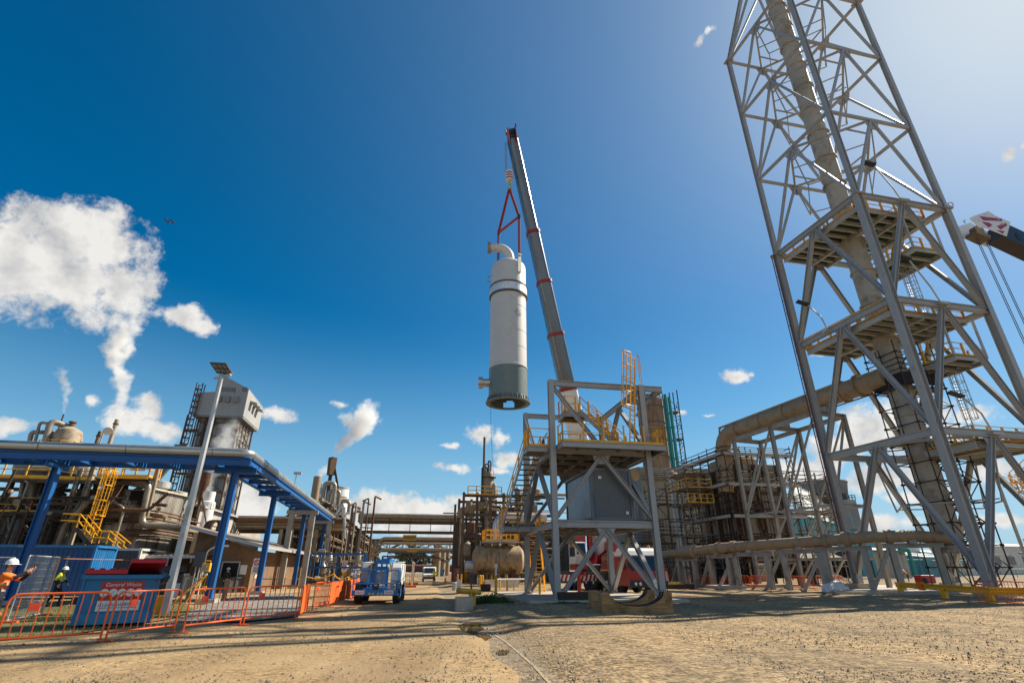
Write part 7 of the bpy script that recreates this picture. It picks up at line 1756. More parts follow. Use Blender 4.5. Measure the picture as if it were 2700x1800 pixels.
# barrier and mesh bits beyond the lift
barrier(gnd(1030, 1542), gnd(1079, 1542), 'orange barrier behind the two workers beyond the boom lift', 'far orange barriers', 9, False)
t = thing('fence_panel', 'upright fence panel seen edge on, on orange blocks beyond the boom lift', 'fence panel', gnd(1086, 1546))
a, b = gnd(1083, 1548), gnd(1090, 1541); g = G()
for k in range(6): p = a.lerp(b, k / 5); g.tube([p, p + Z * 2.4], .04, 5)
g.tube([a + Z * 2.4, b + Z * 2.4], .05, 6); part('frame', g, limec, t)
for p in (a, b): g = G(); g.box(p, E, Nn, 1.1, .7, .22); part('foot_block', g, mat('orange_block', (.7, .12, .02), .7), t)
def cone_(px, py, lab):
 p = gnd(px, py); t = thing('traffic_cone', lab, 'cone', p); g = G(); g.lathe([(.16, .04), (.03, .7)], p, 14); part('body', g, hvor, t, smooth=True); g = G(); g.box(p, E, Nn, .42, .42, .04); part('base', g, hvor, t); g = G(); g.lathe([(.115, .28), (.08, .44)], p, 14, cap=False); part('band', g, whitep, t)
cone_(1174, 1537, 'orange traffic cone right of the white van')
barrier(gnd(1172, 1535), gnd(1198, 1537), 'orange barrier between the white van and the fire hose cabinet', 'far orange barriers', 9, False)
barrier(gnd(1248, 1534), gnd(1306, 1533), 'orange barrier under the left half of the big rusty tank', 'far orange barriers', 13, False)
barrier(gnd(1308, 1533), gnd(1366, 1532), 'orange barrier under the right half of the big rusty tank', 'far orange barriers', 13, False)
# ---------------------------------------------------------------- pipe bridges over the road
def bridge(c, x0, x1, z, lab, truss=True, pipes=5, seed=1, m=dirty):
 rn = random.Random(seed); t = thing('pipe_bridge', lab, 'pipe bridge', fl0(E * x0 + Nn * c)); b = lambda x, y, zz: E * x + Nn * (c + y) + Z * zz
 for y in (0, 3.0):
  for zz in (z, z + 1.9): g = G(); g.bar(b(x0, y, zz), b(x1, y, zz), .3, .4); part('chord', g, m, t)
  n = int((x1 - x0) / 3.4)
  if truss:
   for i in range(n): g = G(); xa, xb = x0 + (x1 - x0) * i / n, x0 + (x1 - x0) * (i + 1) / n; g.bar(b(xa, y, z), b(xa, y, z + 1.9), .16); g.bar(b(xa, y, z if i % 2 else z + 1.9), b(xb, y, z + 1.9 if i % 2 else z), .16); part('web_member', g, m, t)
 for k in range(pipes):
  r = rn.choice((.16, .22, .3)); g = G(); yy = .2 + k * .55; g.tube([b(x0, yy, z + 2.2 + r), b(x1, yy, z + 2.2 + r)], r, 10); part('pipe', g, rn.choice((palep, rustp, limec)), t, smooth=True)
 for x in (x0, x1):
  for y in (0, 3): g = G(); g.bar(b(x, y, 0), b(x, y, z), .45); part('column', g, m, t)
 return t
bz = fa(1100, 1402, 112)
LX = (RX - .5); RXb = fa(1215, 1400, 112).dot(E)
b1_ = bridge(112, LX, RXb, bz.z, 'nearest rusty pipe bridge spanning the road, fat pale pipe on top', False, 4, 3)
g = G(); p, q = E * LX + Nn * 112 + Z * (bz.z + 3.0), E * RXb + Nn * 112 + Z * (bz.z + 3.0); g.tube([p, q], .5, 14); part('pipe', g, palep, b1_, smooth=True)
for k in range(5): x = LX + (RXb - LX) * (k + .5) / 5; g = G(); g.bar(E * x + Nn * 111.7 + Z * bz.z, E * x + Nn * 111.7 + Z * (bz.z + 2.6), .14); part('hanger', g, dksteel, b1_)
z0 = fa(1100, 1418, 104).z
for k in range(3):
 za = z0 - k * .95; c = 104 + k * .3; L0, R0 = fa(985 - k * 8, 1450, c).dot(E), fa(1268, 1470, c).dot(E); b = lambda x, zz: E * x + Nn * c + Z * zz
 xl, xr = fa(1010, 1420, c).dot(E), fa(1238, 1420, c).dot(E); t = thing('dogleg_pipe', ['top silver dogleg pipe under the nearest bridge', 'middle silver dogleg pipe under the nearest bridge', 'lowest silver dogleg pipe under the nearest bridge'][k], 'pipe', b(xl, za), 'silver dogleg pipes over the road')
 g = G(); g.tube(bend([b(L0 - 4, za - 3.0), b(L0 - 1.2, za - 3.0), b(xl, za), b(xr - k * .8, za), b(xr + 4.2 - k * .8, za - 4.4), b(xr + 5.5, za - 4.4)], .5), .22, 10); part('run', g, palep, t, smooth=True)
for k, (px0, px1, py) in enumerate(((1062, 1098, 1417), (1074, 1100, 1449))):
 c = 103 if k == 0 else 139; p, q = fa(px0, py, c), fa(px1, py, c); t = thing('clearance_sign', ['yellow clearance sign on the silver dogleg pipes', 'smaller yellow clearance sign on the truss bridge'][k], 'sign', p, None); g = G(); g.prism([p - Z * .5, q - Z * .5, q + Z * .5, p + Z * .5], Nn * .08); bd_ = part('board', g, mat('faded_yellow', (.45, .28, .04), .7), t)
 text_obj('lettering', 'AMMONIA LINE' if False else 'CLEARANCE', .62, (p + q) / 2 - Nn * .02, E, Z, blackp, bd_, .01, xs=.62)
bridge(140, LX + 1, fa(1228, 1450, 140).dot(E), fa(1100, 1452, 140).z, 'grey lattice truss bridge spanning the road beyond the dogleg pipes', True, 2, 5, mat('truss_grey', (.13, .125, .115), .6))
bridge(185, LX + 2, fa(1235, 1450, 185).dot(E), fa(1100, 1466, 185).z, 'third pipe bridge, thin and dark, farther down the road', False, 3, 7)
bridge(163, LX + 1, fa(1230, 1450, 163).dot(E), fa(1100, 1446, 163).z, 'rusty pipe bridge between the grey truss and the farther thin one', True, 4, 15)
bridge(225, LX + 2, fa(1230, 1450, 225).dot(E), fa(1100, 1470, 225).z, 'farthest pipe bridge at the end of the road', True, 2, 9)
# ---------------------------------------------------------------- process frame right of the road, with the stained tank
rf = thing('column_frame', 'dense rusty frame of columns and pipes behind the stained tank', 'process unit', fl0(fa(1260, 1500, 74)))
rr_ = random.Random(33); xa, xb = fa(1216, 1500, 70).dot(E), fa(1470, 1500, 70).dot(E)
def rq(x, y, z): return E * x + Nn * (70 + y) + Z * z
for i in range(8):
 x = xa + (xb - xa) * i / 7
 for y in (0, 7, 14): g = G(); g.bar(rq(x, y, 0), rq(x, y, 11.0 if i < 6 else 8), .32); part('column', g, dirty if (i + y) % 2 else rustp, rf)
for z in (3, 5.6, 8.2, 10.6):
 for y in (0, 7): g = G(); g.bar(rq(xa, y, z), rq(xb, y, z), .25, .35); part('beam', g, dirty, rf)
for k in range(70):
 x = rr_.uniform(xa, xb); y = rr_.uniform(0, 13); z = rr_.uniform(1, 11.5); r = rr_.choice((.07, .1, .14, .2)); m = rr_.choice((palep, rustp, limec, dirty, brownp, palep))
 if k % 3: g = G(); g.tube(bend([rq(x, y, 0), rq(x, y, z), rq(x + rr_.uniform(-3, 3), y, z)], .3), r, 8); part('pipe', g, m, rf, smooth=True)
 else: g = G(); g.tube([rq(x, y, z), rq(x + rr_.uniform(2, 7), y, z)], r, 8); part('pipe', g, m, rf, smooth=True)
for k in range(18):
 x, y, z = rr_.uniform(xa, xb - 1), rr_.uniform(0, 6), rr_.choice((0, 3.2, 5.8, 8.4, 10.8)); r = rr_.uniform(.3, .7); g = G(); g.lathe([(r * .4, 0), (r, .2), (r, 1.5), (r * .4, 1.8)], rq(x, y, z), 14); part('small_vessel', g, rr_.choice((dirty, rustp, limec, corrd)), rf, smooth=True)
g = G(); g.corr(rq(xa, 15, 0), rq(xb + 6, 15, 0), 0, 8.5, .9, .1); part('back_sheeting', g, mat('dark_cladding', (.1, .085, .07), .8), rf)
railing(rf, [rq(xa + .5, -.2, 10.7), rq(xa + 5, -.2, 10.7)], yel2, 1.1, .05, 1.0)
# bent fat pipes at its top left
for px0, px1, y0, r in ((1214, 1228, 1345, .45), (1243, 1262, 1336, .5)):
 p, q = fa(px0, y0, 72), fa(px1 + 8, y0, 72); g = G(); g.tube(bend([V((p.x, p.y, 8)), p, q, V((q.x, q.y, 10))], .9, 6), r, 14); part('fat_bend', g, brownp, rf, smooth=True)
# big stained horizontal tank with its platform
tc0, tc1 = fa(1255, 1476, 62), fa(1370, 1474, 62); tz = (tc0.z + tc1.z) / 2; tc0.z = tc1.z = tz
tr_ = (fa(1310, 1439, 62).z - fa(1310, 1512, 62).z) / 2
stn = mat('stained_steel', (.36, .26, .15), .6, .1, .3, .8, dirt=(.10, .055, .028), damt=.5, streak=True, dscale=3)
bt = thing('storage_tank', 'big rust streaked horizontal tank beside the road on saddles', 'tank', fl0(tc0)); L = (tc1 - tc0).length
g = G(); g.lathe([(.05, -.42), (tr_ * .6, -.35), (tr_, 0), (tr_, L), (tr_ * .7, L + .35), (.05, L + .4)], tc0, 40, axis=E); part('shell', g, stn, bt, smooth=True)
for f in (.33, .66): g = G(); g.lathe([(tr_, -.03), (tr_ + .02, -.03), (tr_ + .02, .03), (tr_, .03)], tc0 + E * L * f, 40, axis=E, cap=False); part('weld_band', g, stn, bt)
for f in (.15, .82): g = G(); p = tc0 + E * L * f; g.box(V((p.x, p.y, 0)), E, Nn, .5, 2.4, tz - tr_ + .4); part('saddle', g, rustm, bt)
g = G(); g.lathe([(.55, -1.2), (.55, -.2)], tc0 - Z * tr_ * .45, 18, axis=E); part('manway', g, galv, bt)
pz = tz + tr_ + .35
g = G(); a, b = tc0 + E * .8 - Nn * 1.6, tc1 + E * -.4 - Nn * 1.6; a.z = b.z = pz; g.prism([a, b, b + Nn * 3.2, a + Nn * 3.2], Z * .18); part('platform', g, palesteel, bt)
railing(bt, [a + Nn * 2.5 + Z * .18, a + Z * .18, b + Z * .18, b + Nn * 2.5 + Z * .18], yel, 1.15, .05, .9); 
g = G(); handrail(g, [a + E * .2 + Nn * 1.2 + Z * .18, a + E * 2.6 + Nn * 1.2 + Z * .18], 1.1, .045, .6); part('handrail', g, yel, bt)
el_ = thing('elbow_duct', 'fat galvanised duct rising from the tank platform and bending right', 'duct', fl0(fa(1308, 1430, 64)))
d0, d1, d2_ = fa(1309, 1436, 64), fa(1311, 1361, 64), fa(1440, 1366, 64); d2_.z = d1.z
g = G(); g.tube(bend([d0, V((d0.x, d0.y, d1.z)), d2_], 1.6, 8), .52, 18); part('duct_shell', g, galv, el_, smooth=True)
for px, y0, r, m, lab in ((1289, 1243, .85, brownp, 'stout brown column with pipes at its head right of the road'), (1278, 1152, .22, mat('stack_brown', (.14, .10, .07), .7), 'very tall thin dark stack beside the brown column'), (1267, 1308, .1, palep, 'thin steaming pipe left of the brown column')):
 p = fa(px, y0, 84); t = thing('vent_stack' if r < .5 else 'process_column', lab, 'stack', fl0(p)); g = G(); g.lathe([(r, 0), (r, p.z - r * .6), (r * .7, p.z), (.02, p.z + .05)], fl0(p), 20); part('shell', g, m, t, smooth=True)
 if r > .5:
  for dx in (-.5, 0, .5): g = G(); g.tube(bend([p + E * (dx - .6) - Z * 12, p + E * (dx - .6) + Z * (1.2 + dx), p + E * dx * .6 + Z * (1.2 + dx), p + E * dx * .6], .3), .13, 7); part('head_pipe', g, dksteel if dx else palep, t)
  g = G(); g.lathe([(.86, 0), (1.2, 0), (1.2, .1), (.86, .1)], fl0(p) + Z * (p.z - 1), 18, cap=False); part('ring', g, dirty, t)
# fire hose cabinet, yellow hydrant, bollards, white rail, yellow pipe barrier on its block
def lbl(c, w, h, txts, par, size): 
 for k, s in enumerate(txts): text_obj('lettering', s, size, c + Z * (h - k * size * 1.9), E, Z, whitep, par, .004)
fo = gnd(1210, 1536); fh = thing('fire_hose_cabinet', 'faded red fire hose cabinet standing beside the road', 'cabinet', fo)
fw = 1.5
hh = 1.9
g = G(); g.box(fo, E, Nn, fw, .8, hh); cbx = part('cabinet_body', g, mat('faded_red', (.36, .13, .12), .65, dirt=(.3, .16, .15), damt=.3), fh, bevel=.03)
g = G(); g.bar(fo - E * fw / 2 - Nn * .41 + Z * hh, fo + E * fw / 2 - Nn * .41 + Z * hh, .06, .06); g.bar(fo - E * fw / 2 - Nn * .41, fo - E * fw / 2 - Nn * .41 + Z * hh, .06); g.bar(fo + E * fw / 2 - Nn * .41, fo + E * fw / 2 - Nn * .41 + Z * hh, .06); part('door_frame', g, mat('dull_red', (.28, .08, .08), .6), fh)
lbl(fo - Nn * .42, fw, 1.38, ('FIRE', 'HOSE'), cbx, .40)
yo = gnd(1234, 1538); yh = thing('hydrant_cover', 'yellow hooded hydrant enclosure right of the fire hose cabinet', 'hydrant', yo)
g = G(); g.prism([yo - E * .6, yo - E * .6 + Z * 1.7, yo + E * .35 + Z * 1.7, yo + E * .6 + Z * 1.2, yo + E * .6], Nn * .8); part('hood', g, yel, yh, bevel=.06)
g = G()
for k in range(4): g.bar(yo - E * .55 - Nn * .05 + Z * (.2 + .12 * k), yo + E * .9 - Nn * .05 + Z * (.2 + .12 * k), .06)
g.tube([yo + E * .8, yo + E * .8 + Z * .9], .12, 8); part('frame', g, yel, yh)
for k, (px, py, h, r, m) in enumerate(((1266, 1549, 1.15, .11, yel), (1272, 1550, 1.15, .11, yel), (1296, 1545, 1.1, .1, yel), (1341, 1541, .8, .1, yel), (1205, 1560, 1.3, .06, yel), (1215, 1560, 1.3, .06, yel), (1318, 1556, 1.0, .06, yel), (1337, 1560, 1.3, .07, yel), (1261, 1541, .7, .1, whitep), (1424, 1572, 1.2, .09, yel2))):
 p = gnd(px, py); t = thing('bollard', ['yellow bollard, left one of the pair by the stained tank', 'yellow bollard, right one of the pair by the stained tank', 'single yellow bollard before the low concrete kerb', 'short yellow bollard under the right end of the tank', 'thin yellow stake left of the white box by the cabinet', 'thin yellow stake right of the white box by the cabinet', 'thin yellow stake holding the white rail', 'taller yellow stake holding the white rail, nearer the platform', 'white capped bollard under the tank', 'yellow bollard beside the left rear column of the platform'][k], 'bollard', p, 'bollards and stakes right of the road'); g = G(); g.lathe([(r, 0), (r, h - r * .4), (r * .6, h), (.01, h + .01)], p, 12); part('post', g, m, t, smooth=True)
p = gnd(1209, 1562); t = thing('white_box', 'white meter box between two thin yellow stakes', 'box', p); g = G(); g.box(p, E, Nn, .34, .3, .95); part('box_body', g, whitep, t, bevel=.02)
p = gnd(1198, 1555); t = thing('white_drum', 'small pale drum left of the white meter box', 'drum', p); g = G(); g.lathe([(.22, 0), (.22, .6), (.18, .64)], p, 14); part('body', g, palesteel, t)
a, b = gnd(1308, 1562), gnd(1400, 1560); t = thing('white_rail', 'low white rail along the gravel left of the platform', 'rail', a); g = G(); g.tube([a + Z * .95, b + Z * .95], .06, 8); part('rail', g, whitep, t); g = G()
for f in (0, .5, 1): p = a.lerp(b, f); g.bar(p, p + Z * .95, .07)
part('post', g, palesteel, t)
o = gnd(1307, 1583); t = thing('marker_post', 'rusty yellow marker post with a white cap at the green bush', 'post', o); g = G(); g.bar(o, o + Z * 1.35, .14); part('post', g, yel2, t); g = G(); g.lathe([(.05, 0), (.05, .45)], o + Z * 1.35, 8); g.box(o + Z * 1.75, E, Nn, .16, .16, .22); part('cap', g, whitep, t)
o = gnd(1280, 1561); t = thing('dark_box', 'small dark brown box on the gravel', 'box', o); g = G(); g.box(o, E, Nn, .75, .6, .6); part('box_body', g, mat('dark_timber', (.05, .03, .02), .8), t, bevel=.02)
a, b = gnd(1278, 1550), gnd(1368, 1548); t = thing('low_wall', 'low pale concrete wall in front of the stained tank', 'wall', a); g = G(); g.prism([a, b, b + Nn * .4, a + Nn * .4], Z * .75); part('wall_body', g, concrete, t)
yp = gnd(1238, 1592); t = thing('yellow_pipe_barrier', 'weathered yellow pipe barrier on two posts beside the concrete block', 'barrier', yp)
a, b = at(1206, 1556, 27.8), at(1266, 1560, 28.6); g = G(); g.tube([a, b], .13, 12); part('pipe', g, yel2, t, smooth=True)
for f in (.58, .73): p = a.lerp(b, f); g = G(); g.bar(fl0(p), p, .17); part('post', g, yel2, t)
p = a.lerp(b, .6); g = G(); g.bar(p + Z * .1, p + Z * .75, .08); g.bar(p + Z * .7 - E * .15, p + Z * .7 + E * .15, .14); part('valve_spindle', g, dksteel, t)
o = gnd(1225, 1606); t = thing('concrete_block', 'grey concrete block at the gutter under the yellow pipe', 'block', o); g = G(); g.box(o + Nn * .4 - Z * .1, E, Nn, .78, .75, .6); part('block_body', g, concrete, t, bevel=.04)
o = gnd(1243, 1548); t = thing('pump_stand', 'small dark valve stand on two thin legs by the paired bollards', 'valve', o); g = G(); g.box(o + Z * .9, E, Nn, .5, .4, .5); part('valve_body', g, dksteel, t, bevel=.05); g = G(); g.bar(o - E * .2, o - E * .2 + Z * .9, .05); g.bar(o + E * .2, o + E * .2 + Z * .9, .05); part('legs', g, dksteel, t)
# green bush by the gutter
def bush(name, lab, o, w, d, h, n, m, seed, cat='bush', leaf=.09):
 rn = random.Random(seed); t = thing(name, lab, cat, o); vs, fs = [], []
 for i in range(n):
  a = rn.random() * 6.283; r = rn.random() ** .5; p = o + E * math.cos(a) * r * w + Nn * math.sin(a) * r * d + Z * (h * (1 - r * r) * rn.random() ** .7 * (.6 + .6 * mnoise.noise(V((a * 1.5, r * 3, seed)))) + .02)
  u = V((rn.uniform(-1, 1), rn.uniform(-1, 1), rn.uniform(-.2, 1))).normalized(); s = u.cross(V((rn.random(), rn.random(), .3))).normalized() * leaf * .35; b = len(vs); vs += [p, p + u * leaf * .5 + s, p + u * leaf, p + u * leaf * .5 - s]; fs.append((b, b + 1, b + 2, b + 3))
 g = G(); g.add(vs, fs); part('foliage', g, m, t)
 g = G()
 for i in range(6): q = o + E * rn.uniform(-.5, .5) * w + Nn * rn.uniform(-.5, .5) * d; g.tube([q, q + Z * h * .5], .012, 4)
 part('stem', g, mat('stem_green', (.05, .07, .02), .8), t)
leafm = mat('bush_leaf', (.035, .085, .018), .5, 0, .5, 2)
bush('green_bush', 'low dark green bush spreading beside the concrete block and gutter', gnd(1293, 1592), 1.25, .8, .62, 3200, leafm, 3)
# distant trees at the end of the road and low pipeline
def tree(x, y, h, w, seed, lab):
 rn = random.Random(seed); o = V((x, y, 0)); t = thing('tree', lab, 'tree', o, 'trees at the far end of the road')
 g = G(); g.tube([o, o + Z * h * .45, o + Z * h * .7 + E * w * .1], .35, 8, .12)
 for k in range(5): a = rn.random() * 6.28; g.tube([o + Z * h * (.3 + .06 * k), o + Z * h * .65 + V((math.cos(a), math.sin(a), 0)) * w * .5], .16, 6, .05)
 part('trunk', g, mat('bark', (.10, .075, .05), .9), t)
 vs, fs = [], []; cl = [(o + Z * h * rn.uniform(.3, .95) + V((rn.uniform(-1, 1), rn.uniform(-1, 1), 0)) * w * .75, rn.uniform(.2, .38) * w) for _ in range(14)]
 for c, r in cl:
  for i in range(150):
   u = V((rn.gauss(0, 1), rn.gauss(0, 1), rn.gauss(0, .8))); p = c + u * r * .5; n_ = V((rn.uniform(-1, 1), rn.uniform(-1, 1), rn.uniform(-.5, 1))).normalized(); s = n_.cross(V((rn.random(), rn.random(), rn.random() + .1))).normalized(); q = n_.cross(s); L = .45; b = len(vs)
   vs += [p - s * L, p + q * L * .5, p + s * L, p - q * L * .5]; fs.append((b, b + 1, b + 2, b + 3))
 g = G(); g.add(vs, fs); part('crown', g, mat('gum_leaf', (.045, .065, .025), .6, 0, .5, .2), t)
tl_ = ['leftmost far tree behind the pipe bridges', 'second far tree from the left at the road end', 'third far tree, tallest, at the road end', 'fourth far tree at the road end', 'fifth far tree, right of the group at the road end', 'small far tree nearest the centre of the road end']
for k, (px, h, w) in enumerate(((1052, 13, 6), (1066, 15, 6), (1081, 16, 7), (1096, 14, 6), (1108, 12, 5), (1122, 8, 4))):
 p = at(px, 1500, 330 + k * 3); tree(p.x, p.y, h, w, k, tl_[k])
a, b = at(1030, 1499, 235), at(1200, 1499, 235); t = thing('ground_pipeline', 'long maroon pipeline lying across the far end of the road', 'pipe', fl0(a)); a.z = b.z = 2.2; g = G(); g.tube([a, b], 1.5, 14); part('run', g, mat('maroon_pipe', (.14, .06, .05), .7), t, smooth=True)
sheet('far_ground', [(-120, 240), (120, 240), (200, 900), (-300, 900)], -.02, mat('far_dirt', (.25, .22, .16), .9))
o = at(1133, 1512, 150); t = thing('blue_skip', 'small blue skip on the road far behind the van', 'skip', fl0(o)); g = G(); g.prism([fl0(o), fl0(o) + E * 3.6, fl0(o) + E * 4 + Z * 1.7, fl0(o) - E * .4 + Z * 1.7], Nn * 2); part('body', g, blue2, t)
for k, (px, py, c) in enumerate(((1155, 1440, 150), (1168, 1452, 160), (1180, 1446, 170), (1146, 1462, 190))):
 p = fa(px, py, c); t = thing('distant_vessel', ['slim pale far column above the van', 'short far column above the van', 'stubby far column right of the van', 'tiny far column beyond the bridges'][k], 'column', fl0(p)); g = G(); g.lathe([(.9, 0), (.9, p.z), (.3, p.z + .6)], fl0(p), 12); part('shell', g, brownp, t, smooth=True); g = G(); g.lathe([(1.3, 0), (1.3, .3)], fl0(p) + Z * p.z * .6, 12); part('ring', g, dirty, t)
# ---------------------------------------------------------------- plant on the right
# beige hall behind the platform
h0, h1 = fa(1380, 1262, 76), fa(2060, 1262, 76); HX0, HX1 = fa(1690, 1262, 78).dot(E), fa(2000, 1300, 78).dot(E)
zt = fa(1700, 1262, 78).z
ha = thing('clad_hall', 'big beige clad hall with a ribbed roof edge behind the platform tower', 'building', E * HX0 + Nn * 78)
def hq(x, y, z): return E * x + Nn * (78 + y) + Z * z
g = G(); g.corr(hq(HX0, 0, 0), hq(HX1, 0, 0), 0, zt, .45, .08); part('front_wall', g, beige, ha)
g = G(); g.corr(hq(HX0, 22, 0), hq(HX0, 0, 0), 0, zt, .45, .08); part('side_wall', g, corrd, ha)
g = G()
for k in range(5): g.bar(hq(HX0 - .4, -.5 + k * .12, zt + .05 + k * .34), hq(HX1, -.5 + k * .12, zt + .05 + k * .34), .3, .2)
g.prism([hq(HX0 - .4, -.1, zt + 1.7), hq(HX1, -.1, zt + 1.7), hq(HX1, 22, zt + 3.2), hq(HX0 - .4, 22, zt + 3.2)], Z * .15); g.prism([hq(HX0 - .3, -.1, zt), hq(HX1, -.1, zt), hq(HX1, -.1, zt + 1.7), hq(HX0 - .3, -.1, zt + 1.7)], Nn * .1); part('roof_edge', g, mat('ribbed_roof', (.34, .28, .21), .6, .15, .2, .5, dirt=(.18, .13, .08), damt=.4), ha)
g = G()
for k in range(14): g.box(hq(HX0 + .2, -.16, 3.0 + k * .42), E, Nn, 5.5, .12, .2)
part('louvre', g, mat('louvre_dark', (.12, .12, .12), .5, .3), ha)
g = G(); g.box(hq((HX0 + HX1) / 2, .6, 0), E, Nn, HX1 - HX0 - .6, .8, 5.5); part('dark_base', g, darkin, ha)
# brown silo, teal pipes, black mast
p = fa(1712, 1056, 100); sx = fl0(p); sr = 2.75
si = thing('brown_silo', 'tall brown stained silo rising behind the beige hall', 'silo', sx)
g = G(); g.lathe([(sr, 0), (sr, p.z), (sr - .3, p.z + .3), (.1, p.z + .5)], sx, 32); part('shell', g, mat('silo_brown', (.26, .17, .10), .7, .1, .25, .3, dirt=(.13, .06, .03), damt=.5, streak=True), si, smooth=True)
for k in range(7): z = p.z * (.35 + .1 * k); g = G(); g.lathe([(sr, -.1), (sr + .07, -.1), (sr + .07, .1), (sr, .1)], sx + Z * z, 32, cap=False); part('band', g, rustp, si)
rgp = [sx + V((math.cos(a) * (sr + .2), math.sin(a) * (sr + .2), p.z + .1)) for a in [k / 12 * 6.283 for k in range(13)]]; g = G(); handrail(g, rgp, 1.1, .05, 1.6, kick=False); part('handrail', g, dksteel, si)
tpz = fa(1757, 1040, 98).z
for k, (px, r) in enumerate(((1753, .34), (1763, .34), (1747, .16))):
 q = fl0(fa(px, 1040, 98)); t = thing('teal_riser', ['left fat teal pipe beside the brown silo', 'right fat teal pipe beside the black lattice mast', 'thin teal pipe against the brown silo'][k], 'pipe', q, 'teal risers by the silo'); g = G(); g.tube([q, q + Z * (tpz - k * .5)], r, 14); part('riser', g, teal, t, smooth=True)
 g = G()
 for z in (.45, .62, .8): g.lathe([(r, -.08), (r + .14, -.08), (r + .14, .08), (r, .08)], q + Z * tpz * z, 14, cap=False)
 part('clamp', g, teal, t)
m0 = fl0(fa(1764, 1035, 101)); mz = fa(1775, 1035, 101).z; lm_ = thing('lattice_mast', 'black lattice mast with small landings right of the teal pipes', 'mast', m0); mw = 1.9
for i in (0, mw):
 for j in (0, mw): g = G(); g.bar(m0 + E * i + Nn * j, m0 + E * i + Nn * j + Z * (mz + .7 * (i > 0)), .18); part('chord', g, dksteel, lm_)
g = G(); n = int(mz / 2.0)
for k in range(n):
 z = k * 2.0; s = k % 2
 g.bar(m0 + Z * z, m0 + E * mw + Z * (z + .5), .09); g.bar(m0 + E * (mw * s) + Z * z, m0 + E * (mw * (1 - s)) + Z * (z + 2), .08); g.bar(m0 + E * mw + Z * z, m0 + E * mw + Nn * mw + Z * z, .08); g.bar(m0 + E * mw + Nn * mw * s + Z * z, m0 + E * mw + Nn * mw * (1 - s) + Z * (z + 2), .08)
part('lacing', g, dksteel, lm_)
for k in range(4): g = G(); z = mz * (.40 + .16 * k); g.prism([m0 + Z * z, m0 + E * mw + Z * z, m0 + E * mw + Nn * mw + Z * z, m0 + Nn * mw + Z * z], Z * .25); part('landing', g, dksteel, lm_)
# galvanised flue with conical cap
q = fa(1773, 1250, 70); t = thing('flue', 'shiny galvanised flue with a conical cap in front of the hall', 'flue', fl0(q)); g = G(); g.lathe([(.6, 0), (.6, q.z - .7), (.52, q.z - .65), (.52, q.z - .1)], fl0(q), 20); part('shaft', g, galv, t, smooth=True); g = G(); g.lathe([(1.0, q.z - .1), (.4, q.z + .35), (.03, q.z + .6)], fl0(q), 20); part('cap', g, rustp, t, smooth=True)
for k in range(4): z = q.z * (.4 + .14 * k); g = G(); g.lathe([(.6, 0), (.64, 0), (.64, .12), (.6, .12)], fl0(q) + Z * z, 20, cap=False); part('joint', g, galv, t)
# ---- boiler house wrapped in scaffold
bk_ = fa(1912, 1225, 58.5); BX, BY = bk_.dot(E) + 1.3, 58.5 + 1.4; BZ = bk_.z
bo_ = thing('boiler', 'rust streaked pale boiler casing inside the scaffold under the tan duct', 'boiler', E * BX + Nn * BY)
def bq(x, y, z): return E * (BX + x) + Nn * (BY + y) + Z * z
bw_, bd_ = 6.8, 8.8
bcas = mat('boiler_casing', (.46, .41, .33), .7, .1, .25, .5, dirt=(.16, .075, .035), damt=.55, streak=True, dscale=1.6)
g = G(); g.prism([bq(0, 0, 2.5), bq(bw_, 0, 2.5), bq(bw_, bd_, 2.5), bq(0, bd_, 2.5)], Z * (BZ - 2.0)); part('casing', g, bcas, bo_)
for x in (0, .9, 3.4, 6.7):
 g = G(); g.ibar(bq(x, -.22, 0), bq(x, -.22, BZ + .4), .4, .4, E); part('buckstay', g, rustm if x < 1 else rustp, bo_)
for y in (1.2, 3.4, 6): g = G(); g.ibar(bq(-.22, y, 0), bq(-.22, y, BZ), .4, .4, Nn); part('buckstay', g, rustp, bo_)
for z in (2.6, 5.2, 7.8, 10.4):
 g = G(); g.bar(bq(-.1, -.3, z), bq(bw_ + .1, -.3, z), .3, .35); g.bar(bq(-.3, 0, z), bq(-.3, bd_, z), .3, .35); part('tie_beam', g, rustp, bo_)
g = G(); g.prism([bq(1.2, 1.2, BZ + .5), bq(5.2, 1.2, BZ + .5), bq(5.2, 6.8, BZ + .5), bq(1.2, 6.8, BZ + .5)], Z * 1.4); tp_h = part('top_hood', g, brownp, bo_, bevel=.5)
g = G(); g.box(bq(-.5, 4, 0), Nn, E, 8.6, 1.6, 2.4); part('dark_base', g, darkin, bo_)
for k in range(16):
 rr2 = random.Random(k + 50); g = G(); x = rr2.uniform(0, bw_); z = rr2.uniform(3, BZ); g.tube(bend([bq(x, -.6, z), bq(x, -.6, z + rr2.uniform(1, 3)), bq(x + rr2.uniform(-2, 2), -.6, z + 3)], .3), rr2.choice((.08, .12, .18)), 8); part('pipe', g, rr2.choice((palep, rustp, dirty)), bo_, smooth=True)
lift = (BZ + 1.2) / 8
sf = thing('boiler_scaffold', 'tube and plank scaffold wrapped round the front of the boiler under the duct', 'scaffold', bq(-.8, -2.2, 0))
scaffold(sf, bq(-1.6, -2.0, 0), E, Nn, 5, 1, 8, 1.85, 1.0, lift, 3, 0, decks=(2, 4, 6, 8), rails=(2, 4, 6, 8), m_pole=scafm, r=.055)
sg2 = thing('boiler_scaffold', 'tube and plank scaffold down the left side of the boiler', 'scaffold', bq(-2.2, 4, 0))
scaffold(sg2, bq(-2.1, -1.0, 0), E, Nn, 1, 5, 8, 1.1, 2.0, lift, 9, 0, decks=(2, 4, 6, 8), rails=(2, 4, 6, 8), m_pole=scafm, r=.055)
